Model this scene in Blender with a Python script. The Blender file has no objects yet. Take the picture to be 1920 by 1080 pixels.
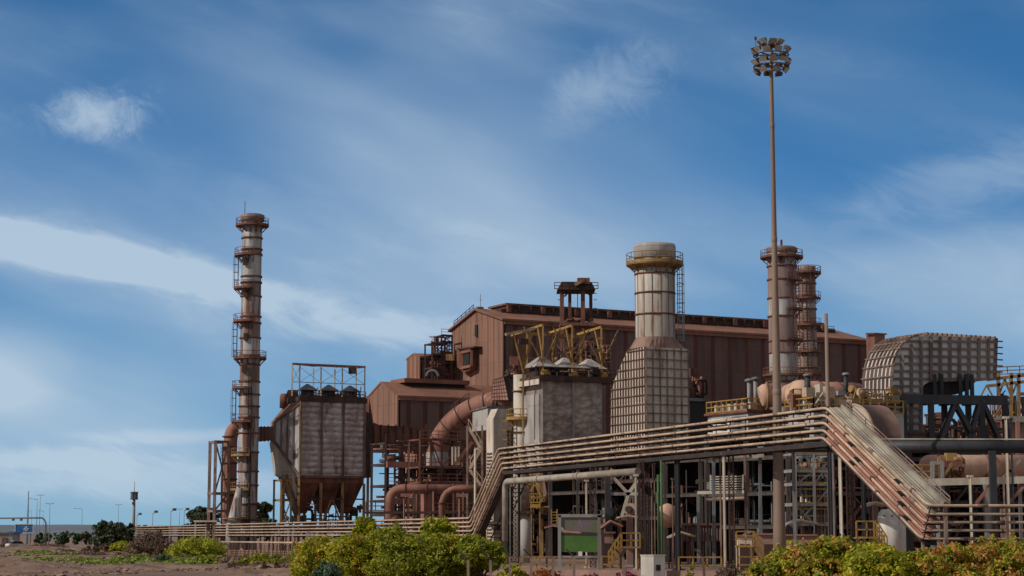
import bpy, math, random
import numpy as np
from mathutils import Vector, Matrix
random.seed(7)
R = math.radians
SC = bpy.context.scene
COL = SC.collection
# ------------------------------------------------------------------ camera
F = 3600.0; HY = 1004.0; EYE = 2.5
TH = math.atan((HY-540)/F)
cam = bpy.data.objects.new('camera', bpy.data.cameras.new('camera')); COL.objects.link(cam)
cam.location = (0, 0, EYE); cam.rotation_euler = (math.pi/2+TH, 0, 0)
cam.data.sensor_width = 36; cam.data.lens = 36*F/1920
cam.data.clip_start = .5; cam.data.clip_end = 30000
SC.camera = cam
# ------------------------------------------------------------------ world, sun, exposure
SUN = Vector((-.93, -.37, 0)).normalized()
EL = R(34)
SUNV = Vector((SUN.x*math.cos(EL), SUN.y*math.cos(EL), math.sin(EL)))
W = bpy.data.worlds.new('World'); SC.world = W; W.use_nodes = True
SC.view_settings.view_transform = 'Standard'; SC.view_settings.look = 'None'
SC.view_settings.gamma = 1; SC.view_settings.exposure = 0
def N(nt, t, **kw):
    n = nt.nodes.new(t)
    for k, v in kw.items():
        if k.startswith('i_'):
            key = k[2:]; key = int(key) if key.isdigit() else key
            n.inputs[key].default_value = v
        else: setattr(n, k, v)
    return n
def LK(nt, a, b): nt.links.new(a, b)
def val(nt, op, a, b=None, c=None, clamp=False):
    n = nt.nodes.new('ShaderNodeMath'); n.operation = op; n.use_clamp = clamp
    for i, x in enumerate((a, b, c)):
        if x is None: continue
        if isinstance(x, (int, float)): n.inputs[i].default_value = x
        else: nt.links.new(x, n.inputs[i])
    return n.outputs[0]
def mixc(nt, fac, a, b):
    n = nt.nodes.new('ShaderNodeMix'); n.data_type = 'RGBA'
    for s, x in ((n.inputs[0], fac), (n.inputs[6], a), (n.inputs[7], b)):
        if isinstance(x, (int, float)): s.default_value = x
        elif isinstance(x, tuple): s.default_value = (x[0], x[1], x[2], 1)
        else: nt.links.new(x, s)
    return n.outputs[2]
def smooth(nt, x, lo, hi):
    n = nt.nodes.new('ShaderNodeMapRange'); n.interpolation_type = 'SMOOTHSTEP'
    nt.links.new(x, n.inputs[0]); n.inputs[1].default_value = lo; n.inputs[2].default_value = hi
    return n.outputs[0]
def S(r, g, b, k=1.0):
    f = lambda c: ((c/255+.055)/1.055)**2.4 if c > 10 else c/255/12.92
    return (f(r)*k, f(g)*k, f(b)*k)
def world():
    nt = W.node_tree; nt.nodes.clear()
    out = N(nt, 'ShaderNodeOutputWorld'); bg = N(nt, 'ShaderNodeBackground'); bg.inputs[1].default_value = .1
    sky = N(nt, 'ShaderNodeTexSky', sky_type='NISHITA', sun_disc=False)
    sky.sun_elevation = EL; sky.sun_rotation = math.atan2(SUN.x, SUN.y)
    sky.altitude = 0; sky.air_density = 1.15; sky.dust_density = .35; sky.ozone_density = 2.6
    hs = N(nt, 'ShaderNodeHueSaturation'); hs.inputs['Saturation'].default_value = 1.1; hs.inputs['Value'].default_value = .62
    LK(nt, sky.outputs[0], hs.inputs['Color'])
    tc = N(nt, 'ShaderNodeTexCoord'); sp = N(nt, 'ShaderNodeSeparateXYZ'); LK(nt, tc.outputs['Generated'], sp.inputs[0])
    az = val(nt, 'MULTIPLY', val(nt, 'ARCTAN2', sp.outputs[0], sp.outputs[1]), 57.2958)
    el = val(nt, 'MULTIPLY', val(nt, 'ARCSINE', sp.outputs[2]), 57.2958)
    def noise(ax, ay, rot, scale, detail=6, rough=.55, dist=0, off=0, lac=2):
        # streaked noise in azimuth / elevation degrees
        c, s = math.cos(R(rot)), math.sin(R(rot))
        u = val(nt, 'ADD', val(nt, 'MULTIPLY', az, c), val(nt, 'MULTIPLY', el, -s))
        v = val(nt, 'ADD', val(nt, 'MULTIPLY', az, s), val(nt, 'MULTIPLY', el, c))
        cb = N(nt, 'ShaderNodeCombineXYZ'); cb.inputs[2].default_value = off
        LK(nt, val(nt, 'MULTIPLY', u, ax), cb.inputs[0]); LK(nt, val(nt, 'MULTIPLY', v, ay), cb.inputs[1])
        n = N(nt, 'ShaderNodeTexNoise'); n.inputs['Scale'].default_value = scale
        n.inputs['Detail'].default_value = detail; n.inputs['Roughness'].default_value = rough; n.inputs['Distortion'].default_value = dist
        LK(nt, cb.outputs[0], n.inputs['Vector']); return n.outputs[0]
    def blob(a0, e0, ra, re, tilt=0, inner=.0):
        c, s = math.cos(R(tilt)), math.sin(R(tilt))
        da = val(nt, 'SUBTRACT', az, a0); de = val(nt, 'SUBTRACT', el, e0)
        u = val(nt, 'DIVIDE', val(nt, 'ADD', val(nt, 'MULTIPLY', da, c), val(nt, 'MULTIPLY', de, s)), ra)
        v = val(nt, 'DIVIDE', val(nt, 'SUBTRACT', val(nt, 'MULTIPLY', de, c), val(nt, 'MULTIPLY', da, s)), re)
        r2 = val(nt, 'ADD', val(nt, 'MULTIPLY', u, u), val(nt, 'MULTIPLY', v, v))
        return val(nt, 'EXPONENT', val(nt, 'MULTIPLY', r2, -1))
    rp = N(nt, 'ShaderNodeValToRGB'); LK(nt, val(nt, 'DIVIDE', el, 30.0), rp.inputs[0]); cr = rp.color_ramp
    stops = [(0, S(132, 180, 208)), (.09, S(112, 166, 208)), (.2, S(86, 146, 196)), (.34, S(62, 124, 182)), (.52, S(44, 104, 160)), (1, S(36, 86, 142))]
    cr.elements[0].position = 0; cr.elements[0].color = (*stops[0][1], 1); cr.elements[1].position = 1; cr.elements[1].color = (*stops[-1][1], 1)
    for p_, c_ in stops[1:-1]: e_ = cr.elements.new(p_); e_.color = (*c_, 1)
    sc_ = N(nt, 'ShaderNodeVectorMath', operation='SCALE'); LK(nt, rp.outputs[0], sc_.inputs[0]); sc_.inputs['Scale'].default_value = 10
    hs = N(nt, 'ShaderNodeGroup') if 0 else hs
    base = mixc(nt, .9, hs.outputs[0], sc_.outputs[0])
    soft = noise(.07, .20, 20, 1.0, 3, .42, .3, 3.1)
    fine = noise(.35, 1.0, 14, 1.0, 7, .62, .5, 8.0)
    puff = noise(.9, 1.15, 25, 1.0, 8, .72, .9, 5.2)
    veil = val(nt, 'MULTIPLY', smooth(nt, soft, .32, .80), .30)
    veil = val(nt, 'ADD', veil, val(nt, 'MULTIPLY', val(nt, 'MULTIPLY', smooth(nt, fine, .42, .8), smooth(nt, soft, .35, .65)), .14))
    tot = veil
    def addb(b, lo, hi, amt, src):
        nonlocal tot
        m = val(nt, 'MULTIPLY', smooth(nt, val(nt, 'ADD', src, val(nt, 'MULTIPLY', b, .55)), lo, hi), val(nt, 'MINIMUM', val(nt, 'MULTIPLY', b, 2.2), 1.0))
        tot = val(nt, 'ADD', tot, val(nt, 'MULTIPLY', m, amt))
    addb(blob(-14.2, 8.4, 5.0, .58, -10), .25, 1.0, 1.15, fine)
    addb(blob(-8.6, 7.3, 3.6, .5, -11), .35, 1.15, .62, fine)
    addb(blob(-9, 8.0, 9, 2.2, -9), .3, 1.2, .16, soft)
    addb(blob(-2, 10.2, 8, 2.2, -25), .3, 1.2, .24, soft)
    addb(blob(-13, 4.2, 6, 2.6, 0), .3, 1.2, .26, soft)
    addb(blob(-3.4, 6.1, 4.2, .6, -3), .55, 1.1, .5, fine)
    addb(blob(-12.5, 12.2, 1.55, .8, 4), .54, 1.2, .62, puff)
    addb(blob(3.2, 13.5, 1.9, 1.1, 20), .5, 1.25, .30, puff)
    addb(blob(2.0, 12.9, 1.4, .9, 40), .5, 1.25, .16, fine)
    addb(blob(-15.3, 4.8, 2.6, 1.3, 0), .5, 1.2, .5, soft)
    addb(blob(-10.5, 1.6, 7, .7, -2), .5, 1.1, .45, fine)
    addb(blob(-9.5, 2.9, 3.0, .28, 2), .5, 1.1, .45, fine)
    addb(blob(-13.5, 2.2, 3.0, .35, 2), .5, 1.1, .45, fine)
    addb(blob(13.5, 10.3, 3.5, 1.0, 12), .5, 1.15, .30, fine)
    addb(blob(13.5, 6.8, 5, 2.2, 0), .45, 1.2, .30, soft)
    addb(blob(0.5, 11.5, 9, 3.5, -20), .4, 1.2, .26, soft)
    tot = val(nt, 'MULTIPLY', tot, smooth(nt, el, -.5, 1.5))
    tot = val(nt, 'MINIMUM', tot, .85)
    colr = mixc(nt, tot, base, (4.9, 6.1, 7.3))
    # added out-of-view overcast: warm neutral fill in place of blue sky
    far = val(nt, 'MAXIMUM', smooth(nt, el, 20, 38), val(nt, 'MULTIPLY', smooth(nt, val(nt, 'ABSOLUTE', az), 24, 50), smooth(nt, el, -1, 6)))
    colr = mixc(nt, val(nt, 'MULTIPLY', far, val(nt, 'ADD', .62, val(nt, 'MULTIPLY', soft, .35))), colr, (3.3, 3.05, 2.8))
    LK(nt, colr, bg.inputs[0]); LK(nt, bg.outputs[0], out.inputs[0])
world()
sd = bpy.data.lights.new('sun', 'SUN'); sd.energy = 2.75; sd.angle = R(.53); sd.color = (1, .93, .82)
sun = bpy.data.objects.new('sun', sd); COL.objects.link(sun)
sun.rotation_euler = (-SUNV).to_track_quat('-Z', 'Y').to_euler(); sun.location = (-60, -20, 80)

# ------------------------------------------------------------------ geometry helpers
A3 = Vector((math.sin(R(62.2)), math.cos(R(62.2)), 0)); B3 = Vector((-A3.y, A3.x, 0)); UP = Vector((0, 0, 1))
def ray(px, py):
    u = (px-960)/F; v = (540-py)/F
    y = math.cos(TH)-v*math.sin(TH); z = math.sin(TH)+v*math.cos(TH)
    return u/y, z/y
def P(px, py, D):
    a, b = ray(px, py); return Vector((a*D, D, EYE+b*D))
def G(px, D, z=0): p = P(px, 1000, D); return Vector((p.x, p.y, z))
class Face:
    """vertical plane through a point with a horizontal direction; converts measured directions to points on it"""
    def __init__(s, c, d): s.c = Vector((c.x, c.y, 0)); s.d = d
    def __call__(s, px, py):
        kx, kz = ray(px, py)
        t = (kx*s.c.y-s.c.x)/(s.d.x-kx*s.d.y)
        q = s.c+s.d*t; return Vector((q.x, q.y, EYE+kz*q.y))
    def off(s, n): return Face(s.c+n, s.d)
def basis(d):
    d = d.normalized(); h = UP if abs(d.z) < .95 else Vector((1, 0, 0))
    a = d.cross(h).normalized(); return a, a.cross(d).normalized()
class MB:
    def __init__(s): s.v = []; s.f = []; s.m = []; s.s = []
    def add(s, vs, fs, mi=0, sm=False):
        o = len(s.v); s.v += [tuple(x) for x in vs]
        for f in fs: s.f.append([i+o for i in f]); s.m.append(mi); s.s.append(sm)
    def add_(s, q): s.add(q, [[0, 1, 2, 3]]); return s
    def prism(s, pts, dv, mi=0, mis=None):
        n = len(pts); vs = list(pts)+[p+dv for p in pts]
        s.add(vs, [list(range(n))], mi); s.m[-1] = mi
        o = len(s.v)-2*n
        s.f.append([o+n+i for i in range(n)][::-1]); s.m.append(mi); s.s.append(False)
        for i in range(n):
            j = (i+1) % n; s.f.append([o+i, o+j, o+n+j, o+n+i]); s.m.append(mi if mis is None else mis[i]); s.s.append(False)
        return s
    def box(s, c, sx, sy, sz, ax=None, mi=0):
        """c = centre of the base"""
        ax = ax or Vector((1, 0, 0)); ay = Vector((-ax.y, ax.x, 0)); c = Vector(c)
        q = [c+ax*(a*sx/2)+ay*(b*sy/2) for a, b in ((-1, -1), (1, -1), (1, 1), (-1, 1))]
        return s.prism(q, UP*sz, mi)
    def beam(s, p, q, w, h=None, mi=0):
        p = Vector(p); q = Vector(q)
        if (q-p).length < 1e-4: return s
        a, b = basis(q-p); h = h or w
        pts = [p+a*(x*w/2)+b*(y*h/2) for x, y in ((-1, -1), (1, -1), (1, 1), (-1, 1))]
        return s.prism(pts, q-p, mi)
    def tube(s, pts, r, seg=8, mi=0, cap=True):
        pts = [Vector(p) for p in pts]; n = len(pts); rr = r if isinstance(r, (list, tuple)) else [r]*n
        o = len(s.v); prev = None
        for i, p in enumerate(pts):
            t = (pts[min(i+1, n-1)]-pts[max(i-1, 0)]).normalized()
            if prev is None: a, b = basis(t)
            else:
                a = (prev-t*prev.dot(t)).normalized(); b = a.cross(t)
            prev = a
            k = 1.0
            if 0 < i < n-1:
                c = (pts[i]-pts[i-1]).normalized().dot(t); k = 1/max(c, .6)
            for j in range(seg):
                an = 2*math.pi*j/seg
                s.v.append(tuple(p+(a*math.cos(an)+b*math.sin(an))*rr[i]*(k if seg < 7 else 1)))
        for i in range(n-1):
            for j in range(seg):
                k2 = (j+1) % seg
                s.f.append([o+i*seg+j, o+i*seg+k2, o+(i+1)*seg+k2, o+(i+1)*seg+j]); s.m.append(mi); s.s.append(True)
        if cap:
            s.f.append([o+j for j in range(seg)][::-1]); s.m.append(mi); s.s.append(False)
            s.f.append([o+(n-1)*seg+j for j in range(seg)]); s.m.append(mi); s.s.append(False)
        return s
    def lathe(s, c, prof, seg=24, mi=0, a0=0, a1=360, cap=True, mis=None, sm=True):
        c = Vector(c); full = (a1-a0 >= 360); n = seg if full else seg+1; o = len(s.v)
        for r, z in prof:
            for j in range(n):
                an = R(a0+(a1-a0)*j/seg); s.v.append((c.x+r*math.cos(an), c.y+r*math.sin(an), c.z+z))
        for i in range(len(prof)-1):
            for j in range(seg):
                k = (j+1) % n if full else j+1
                s.f.append([o+i*n+j, o+i*n+k, o+(i+1)*n+k, o+(i+1)*n+j]); s.m.append(mi if mis is None else mis[i]); s.s.append(sm)
        if cap and full:
            for i, rv in ((0, True), (len(prof)-1, False)):
                if prof[i][0] > .01:
                    f = [o+i*n+j for j in range(n)]; s.f.append(f[::-1] if rv else f); s.m.append(mi if mis is None else mis[max(i-1, 0)]); s.s.append(False)
        return s
    def rail(s, pts, h=1.1, sp=1.6, r=.045, mi=0, closed=False):
        pts = [Vector(p) for p in pts]
        if closed: pts = pts+[pts[0]]
        for a, b in zip(pts[:-1], pts[1:]):
            for k in (1, .52): s.beam(a+UP*h*k, b+UP*h*k, r*2, mi=mi)
            s.beam(a+UP*.06, b+UP*.06, r*1.2, .12, mi=mi)
            n = max(1, round((b-a).length/sp))
            for i in range(n+1):
                q = a.lerp(b, i/n); s.beam(q, q+UP*h, r*2, mi=mi)
        return s
    def ladder(s, p, q, side, w=.45, rung=.4, r=.03, mi=0, cage=None):
        p = Vector(p); q = Vector(q); sd = side.normalized()*w/2
        s.beam(p-sd, q-sd, r*2, mi=mi); s.beam(p+sd, q+sd, r*2, mi=mi)
        n = int((q-p).length/rung)
        for i in range(1, n): c = p.lerp(q, i/n); s.beam(c-sd, c+sd, r*1.4, mi=mi)
        if cage is not None:
            m = int((q-p).length/1.0); pv = None
            for i in range(m+1):
                c = p.lerp(q, i/max(m, 1))+UP*0
                ring = [c+sd*1.4*math.cos(R(a))+cage*.75*math.sin(R(a)) for a in (0, 45, 90, 135, 180)]
                for a, b in zip(ring[:-1], ring[1:]): s.beam(a, b, r*1.5, mi=mi)
                if pv:
                    for a, b in zip(pv[1:4], ring[1:4]): s.beam(a, b, r*1.3, mi=mi)
                pv = ring
        return s
    def build(s, name, mats, parent=None, loc=None, label=None, kind=None):
        base = Vector(parent['_b']) if parent is not None and '_b' in parent else (Vector(loc) if loc is not None else Vector((0, 0, 0)))
        me = bpy.data.meshes.new(name)
        b = tuple(base); vs = [(x-b[0], y-b[1], z-b[2]) for x, y, z in s.v]
        me.from_pydata(vs, [], s.f)
        if not isinstance(mats, (list, tuple)): mats = [mats]
        for m in mats: me.materials.append(M[m])
        me.polygons.foreach_set('material_index', s.m); me.polygons.foreach_set('use_smooth', s.s)
        me.update()
        o = bpy.data.objects.new(name, me); COL.objects.link(o)
        if parent is not None:
            o.parent = parent
            if '_b' in parent: o['_b'] = b
        else: o.location = base
        if label: o['label'] = label
        if kind: o['kind'] = kind
        o['_b'] = b
        return o
def thing(name, label, cat, base, group=None):
    o = bpy.data.objects.new(name, None); COL.objects.link(o); o.location = base; o.empty_display_size = .5
    o['label'] = label; o['category'] = cat; o['_b'] = tuple(base)
    if group: o['group'] = group
    return o
def tag(o, label, cat, group=None, kind=None):
    o['label'] = label; o['category'] = cat
    if group: o['group'] = group
    if kind: o['kind'] = kind
    return o
def struct(o): o['kind'] = 'structure'; return o
def dup(root, loc, label=None, rz=0):
    def cp(o, par):
        c = o.copy(); COL.objects.link(c); c.parent = par
        for ch in o.children: cp(ch, c)
        return c
    r = cp(root, None); r.location = loc; r.rotation_euler.z = rz
    if label: r['label'] = label
    return r
def arc(c, e1, e2, r, a0, a1, n):
    return [c+e1*(r*math.cos(R(a0+(a1-a0)*i/n)))+e2*(r*math.sin(R(a0+(a1-a0)*i/n))) for i in range(n+1)]
def fillet(pts, r, n=4):
    out = [pts[0]]
    for i in range(1, len(pts)-1):
        p, q, t = pts[i-1], pts[i], pts[i+1]; a = (p-q); b = (t-q); d = min(r, a.length*.45, b.length*.45)
        s_ = q+a.normalized()*d; e = q+b.normalized()*d
        for k in range(n+1):
            u = k/n; out.append(s_*(1-u)**2+q*2*u*(1-u)+e*u*u)
    out.append(pts[-1]); return out

# ------------------------------------------------------------------ materials
M = {}
def S(r, g, b, k=1.0):
    f = lambda c: ((c/255+.055)/1.055)**2.4 if c > 10 else c/255/12.92
    return (f(r)*k, f(g)*k, f(b)*k)
def weather(name, c1, c2, c3=None, scale=.5, streak=.25, lo=.42, hi=.62, lo3=.56, hi3=.7, rough=.75, metal=0, bump=.15, fine=6, var=.25, extra=None, grime=.26, lap=0):
    m = bpy.data.materials.new(name); m.use_nodes = True; nt = m.node_tree; nt.nodes.clear(); M[name] = m
    out = N(nt, 'ShaderNodeOutputMaterial'); bs = N(nt, 'ShaderNodeBsdfPrincipled'); LK(nt, bs.outputs[0], out.inputs[0])
    ge = N(nt, 'ShaderNodeNewGeometry')
    def ns(sc, st, det=5, ro=.6, off=0):
        mp = N(nt, 'ShaderNodeMapping'); mp.inputs['Scale'].default_value = (sc, sc, sc*st); mp.inputs['Location'].default_value = (off, off*.7, off)
        LK(nt, ge.outputs['Position'], mp.inputs[0])
        n = N(nt, 'ShaderNodeTexNoise'); n.inputs['Scale'].default_value = 1; n.inputs['Detail'].default_value = det; n.inputs['Roughness'].default_value = ro
        LK(nt, mp.outputs[0], n.inputs['Vector']); return n.outputs[0]
    c = mixc(nt, smooth(nt, ns(scale, streak), lo, hi), c1, c2)
    if c3: c = mixc(nt, smooth(nt, ns(scale*1.7, streak*.6, 6, .65, 9.3), lo3, hi3), c, c3)
    fn = ns(fine, .6, 4, .7, 3)
    gr = smooth(nt, ns(.9, .09, 5, .65, 21), .48, .72)
    pt = smooth(nt, ns(.16, .5, 4, .6, 33), .45, .7)
    k = val(nt, 'ADD', val(nt, 'MULTIPLY', fn, var*2), 1-var)
    k = val(nt, 'MULTIPLY', k, val(nt, 'SUBTRACT', 1.0, val(nt, 'ADD', val(nt, 'MULTIPLY', gr, grime), val(nt, 'MULTIPLY', pt, grime*.7))))
    if lap:
        sz = N(nt, 'ShaderNodeSeparateXYZ'); LK(nt, ge.outputs['Position'], sz.inputs[0])
        u_ = val(nt, 'ADD', val(nt, 'MULTIPLY', sz.outputs[0], A3.x-B3.x*1.0), val(nt, 'MULTIPLY', sz.outputs[1], A3.y))
        sheet = N(nt, 'ShaderNodeTexWhiteNoise'); sheet.noise_dimensions = '2D'; cbs = N(nt, 'ShaderNodeCombineXYZ')
        LK(nt, val(nt, 'FLOOR', val(nt, 'DIVIDE', u_, 1.1)), cbs.inputs[0]); LK(nt, val(nt, 'FLOOR', val(nt, 'DIVIDE', sz.outputs[2], lap*2)), cbs.inputs[1]); LK(nt, cbs.outputs[0], sheet.inputs[0])
        ln = smooth(nt, val(nt, 'PINGPONG', sz.outputs[2], lap), .12, .0)
        k = val(nt, 'MULTIPLY', k, val(nt, 'SUBTRACT', val(nt, 'ADD', .93, val(nt, 'MULTIPLY', sheet.outputs[0], .14)), val(nt, 'MULTIPLY', ln, .22)))
    mx = N(nt, 'ShaderNodeVectorMath', operation='SCALE'); LK(nt, c, mx.inputs[0]); LK(nt, k, mx.inputs['Scale'])
    LK(nt, mx.outputs[0], bs.inputs['Base Color'])
    bs.inputs['Roughness'].default_value = rough; bs.inputs['Metallic'].default_value = metal
    hgt = fn
    if extra: hgt = extra(nt, ge, mx.outputs[0], bs, fn)
    if bump:
        b = N(nt, 'ShaderNodeBump'); b.inputs['Strength'].default_value = bump; b.inputs['Distance'].default_value = .25 if extra else .05
        LK(nt, hgt, b.inputs['Height']); LK(nt, b.outputs[0], bs.inputs['Normal'])
    return m
def zig(per, amp, tk=.7, dk=.4, vs=.9, rows=.5):
    """crumpled lagging sheets: irregular creased facets over loose horizontal laps"""
    def f(nt, ge, colr, bs, fn):
        sp = N(nt, 'ShaderNodeSeparateXYZ'); LK(nt, ge.outputs['Position'], sp.inputs[0])
        u = val(nt, 'ADD', val(nt, 'MULTIPLY', sp.outputs[0], A3.x), val(nt, 'MULTIPLY', sp.outputs[1], A3.y))
        nz = N(nt, 'ShaderNodeTexNoise'); nz.inputs['Scale'].default_value = .7; nz.inputs['Detail'].default_value = 4
        LK(nt, ge.outputs['Position'], nz.inputs['Vector'])
        w = val(nt, 'MULTIPLY', nz.outputs[0], 1.3)
        cb = N(nt, 'ShaderNodeCombineXYZ'); LK(nt, val(nt, 'ADD', u, w), cb.inputs[0]); LK(nt, val(nt, 'ADD', val(nt, 'MULTIPLY', sp.outputs[2], 1.5), w), cb.inputs[1])
        vo = N(nt, 'ShaderNodeTexVoronoi'); vo.voronoi_dimensions = '2D'; vo.inputs['Scale'].default_value = vs; vo.distance = 'MANHATTAN'; LK(nt, cb.outputs[0], vo.inputs['Vector'])
        z = val(nt, 'ADD', sp.outputs[2], val(nt, 'MULTIPLY', w, tk))
        row = val(nt, 'DIVIDE', val(nt, 'PINGPONG', z, amp), amp)
        h = val(nt, 'ADD', val(nt, 'MULTIPLY', vo.outputs['Distance'], 1-rows), val(nt, 'ADD', val(nt, 'MULTIPLY', row, rows), val(nt, 'MULTIPLY', fn, .25)))
        dirt = smooth(nt, val(nt, 'ADD', val(nt, 'MULTIPLY', vo.outputs['Distance'], 1-rows), val(nt, 'MULTIPLY', val(nt, 'SUBTRACT', 1, row), rows)), .35, .95)  # creases darkened in the colour to stand for the shade of dents
        c = mixc(nt, val(nt, 'MULTIPLY', dirt, dk), colr, S(96, 74, 66))
        LK(nt, c, bs.inputs['Base Color'])
        return h
    return f
# steels, claddings, paints
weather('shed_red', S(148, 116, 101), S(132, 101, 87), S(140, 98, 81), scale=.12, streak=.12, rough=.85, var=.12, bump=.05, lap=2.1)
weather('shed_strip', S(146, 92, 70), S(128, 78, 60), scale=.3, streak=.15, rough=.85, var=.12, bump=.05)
weather('shed_side', S(112, 90, 85), S(100, 77, 72), S(116, 79, 67), scale=.15, streak=.1, rough=.85, var=.1, bump=.05, lap=2.1)  # shed cladding again, darkened for the walls in shade
weather('shed_side_strip', S(96, 60, 50), S(84, 50, 42), scale=.3, streak=.15, rough=.85, var=.12, bump=.05)  # strip colour darkened the same way for shade
weather('roof_red', S(142, 98, 81), S(128, 87, 71), scale=.15, streak=1, rough=.85, var=.12, bump=.05)
weather('rust', S(126, 82, 66), S(92, 56, 46), S(150, 92, 62), scale=.9, streak=.5, var=.3)
weather('rust_dark', S(78, 54, 47), S(52, 38, 36), S(104, 64, 50), scale=.9, streak=.5, var=.3)
weather('rust_pink', S(164, 118, 102), S(150, 96, 80), S(120, 74, 62), scale=.5, streak=.6, var=.2)
weather('stack_white', S(186, 184, 184), S(160, 150, 146), S(112, 74, 62), scale=.8, streak=.15, lo3=.51, hi3=.62, rough=.6, metal=.15, var=.15)
weather('stack_rust', S(146, 128, 120), S(118, 92, 82), S(176, 168, 166), scale=.8, streak=.15, lo3=.6, hi3=.72, var=.2)
weather('stack_brown', S(148, 126, 122), S(124, 96, 88), S(176, 166, 164), scale=.6, streak=.12, lo3=.58, hi3=.7, var=.15)
weather('stack_cream', S(196, 190, 182), S(176, 164, 150), S(136, 92, 70), scale=.8, streak=.12, lo3=.56, hi3=.68, rough=.65, var=.15)
weather('alu_wrinkled', S(204, 192, 190), S(176, 156, 150), S(128, 92, 84), scale=.35, streak=.5, lo3=.55, hi3=.7, rough=.5, metal=.35, var=.15, bump=.6, extra=zig(.9, .46, .3, .5, 1.1, .55))
weather('alu_wrinkled_pale', S(196, 182, 172), S(172, 156, 148), S(150, 118, 104), scale=.35, streak=.5, lo3=.58, hi3=.75, rough=.5, metal=.3, var=.15, bump=.7, extra=zig(.7, .6, .4, .35, .95, .15))
weather('panel_cream', S(214, 200, 184), S(192, 176, 160), S(156, 116, 96), scale=.6, streak=.3, lo3=.58, hi3=.74, var=.15, lap=2.1)
weather('panel_brown', S(150, 120, 108), S(130, 98, 88), S(160, 130, 118), scale=.6, streak=.3, var=.15)
weather('panel_grey', S(176, 170, 166), S(150, 142, 140), S(130, 104, 96), scale=.6, streak=.3, lo3=.6, hi3=.75, var=.15, lap=2.1)
weather('duct_grey', S(224, 222, 218), S(204, 200, 196), S(130, 108, 98), scale=.7, streak=.4, lo3=.6, hi3=.75, var=.15)
weather('duct_rib', S(140, 128, 122), S(116, 104, 98), S(110, 82, 70), scale=.7, streak=.5, var=.2)
weather('grid_steel', S(150, 138, 132), S(120, 104, 98), S(110, 76, 64), scale=.7, streak=.4, var=.2)
weather('rib_brown', S(122, 96, 88), S(92, 68, 62), scale=.7, streak=.5, var=.2)
weather('pipe_tan', S(198, 174, 150), S(172, 146, 124), S(150, 112, 90), scale=.7, streak=1, lo3=.6, hi3=.75, var=.15, rough=.7)
weather('pipe_pink', S(180, 122, 108), S(160, 104, 92), scale=.6, streak=1, var=.2)
weather('pipe_grey', S(168, 160, 146), S(140, 130, 118), scale=.6, streak=1, var=.2)
weather('pipe_dusty', S(150, 126, 114), S(116, 92, 82), scale=.8, streak=1, var=.2)
weather('duct_red', S(154, 106, 90), S(126, 82, 70), S(178, 128, 108), scale=.35, streak=.8, var=.15)
weather('tan_vessel', S(208, 172, 148), S(184, 142, 122), S(150, 106, 88), scale=.4, streak=.7, lo3=.56, hi3=.72, var=.15)
weather('vessel_pink', S(184, 134, 118), S(160, 110, 96), S(196, 150, 130), scale=.4, streak=.8, var=.15)
weather('navy_steel', S(56, 57, 62), S(44, 45, 50), S(84, 74, 68), scale=.7, streak=.4, lo3=.62, hi3=.74, rough=.6, var=.15)
weather('grey_steel', S(150, 148, 146), S(122, 118, 116), S(120, 96, 84), scale=.7, streak=.3, lo3=.62, hi3=.74, rough=.6, var=.15)
weather('cream_steel', S(206, 196, 180), S(182, 168, 152), S(150, 122, 104), scale=.8, streak=.3, lo3=.6, hi3=.75, var=.15)
weather('mast_tan', S(144, 122, 107), S(132, 108, 94), S(128, 98, 84), scale=.5, streak=.1, rough=.7, var=.1)
weather('yellow', S(174, 136, 66), S(152, 116, 60), S(120, 84, 54), scale=1.2, streak=.5, lo3=.56, hi3=.68, var=.2)
weather('yellow_old', S(160, 128, 78), S(132, 100, 64), S(110, 76, 56), scale=1.2, streak=.5, lo3=.5, hi3=.62, var=.2)
weather('green_paint', S(74, 110, 66), S(62, 94, 56), scale=1, streak=.3, var=.15)
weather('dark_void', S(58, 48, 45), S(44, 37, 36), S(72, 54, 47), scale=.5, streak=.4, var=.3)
weather('hood_grey', S(120, 124, 130), S(100, 102, 108), S(110, 84, 72), scale=.8, streak=.6, lo3=.58, hi3=.7, var=.15)
weather('white_paint', S(226, 222, 214), S(206, 200, 190), S(176, 156, 136), scale=1.0, streak=.3, lo3=.62, hi3=.75, var=.08)
weather('blue_sign', S(34, 108, 176), S(30, 96, 160), scale=1, streak=1, var=.08, rough=.5)
weather('sign_white', S(236, 236, 232), S(220, 222, 220), scale=1, streak=1, var=.05, rough=.5)
weather('poster_green', S(82, 122, 56), S(72, 110, 48), scale=.5, streak=1, var=.08, rough=.5)
weather('poster_brown', S(120, 104, 110), S(104, 110, 80), S(146, 150, 180), scale=1.2, streak=1, var=.15, rough=.5)
weather('poster_skin', S(196, 146, 120), S(180, 130, 106), scale=1.5, streak=1, var=.08, rough=.5)
weather('poster_dark', S(66, 56, 58), S(54, 48, 52), scale=1.5, streak=1, var=.08, rough=.5)
weather('black_gap', S(38, 36, 38), S(30, 28, 30), scale=1, streak=1, var=.1)
weather('glass_dark', S(40, 46, 54), S(34, 40, 48), scale=1, streak=1, var=.05, rough=.15)
weather('lens', S(186, 176, 160), S(160, 150, 136), scale=2, streak=1, var=.1, rough=.3)
weather('lamp_body', S(92, 80, 76), S(70, 60, 58), S(150, 130, 112), scale=2, streak=1, var=.2)
weather('hall_steel', S(82, 74, 69), S(64, 57, 53), S(100, 76, 62), scale=.8, streak=.4, var=.25)
weather('drum_brown', S(118, 90, 82), S(100, 76, 70), scale=.6, streak=1, var=.12)
weather('kerb_pink', S(168, 138, 126), S(150, 118, 108), scale=.5, streak=1, var=.15)
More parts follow.
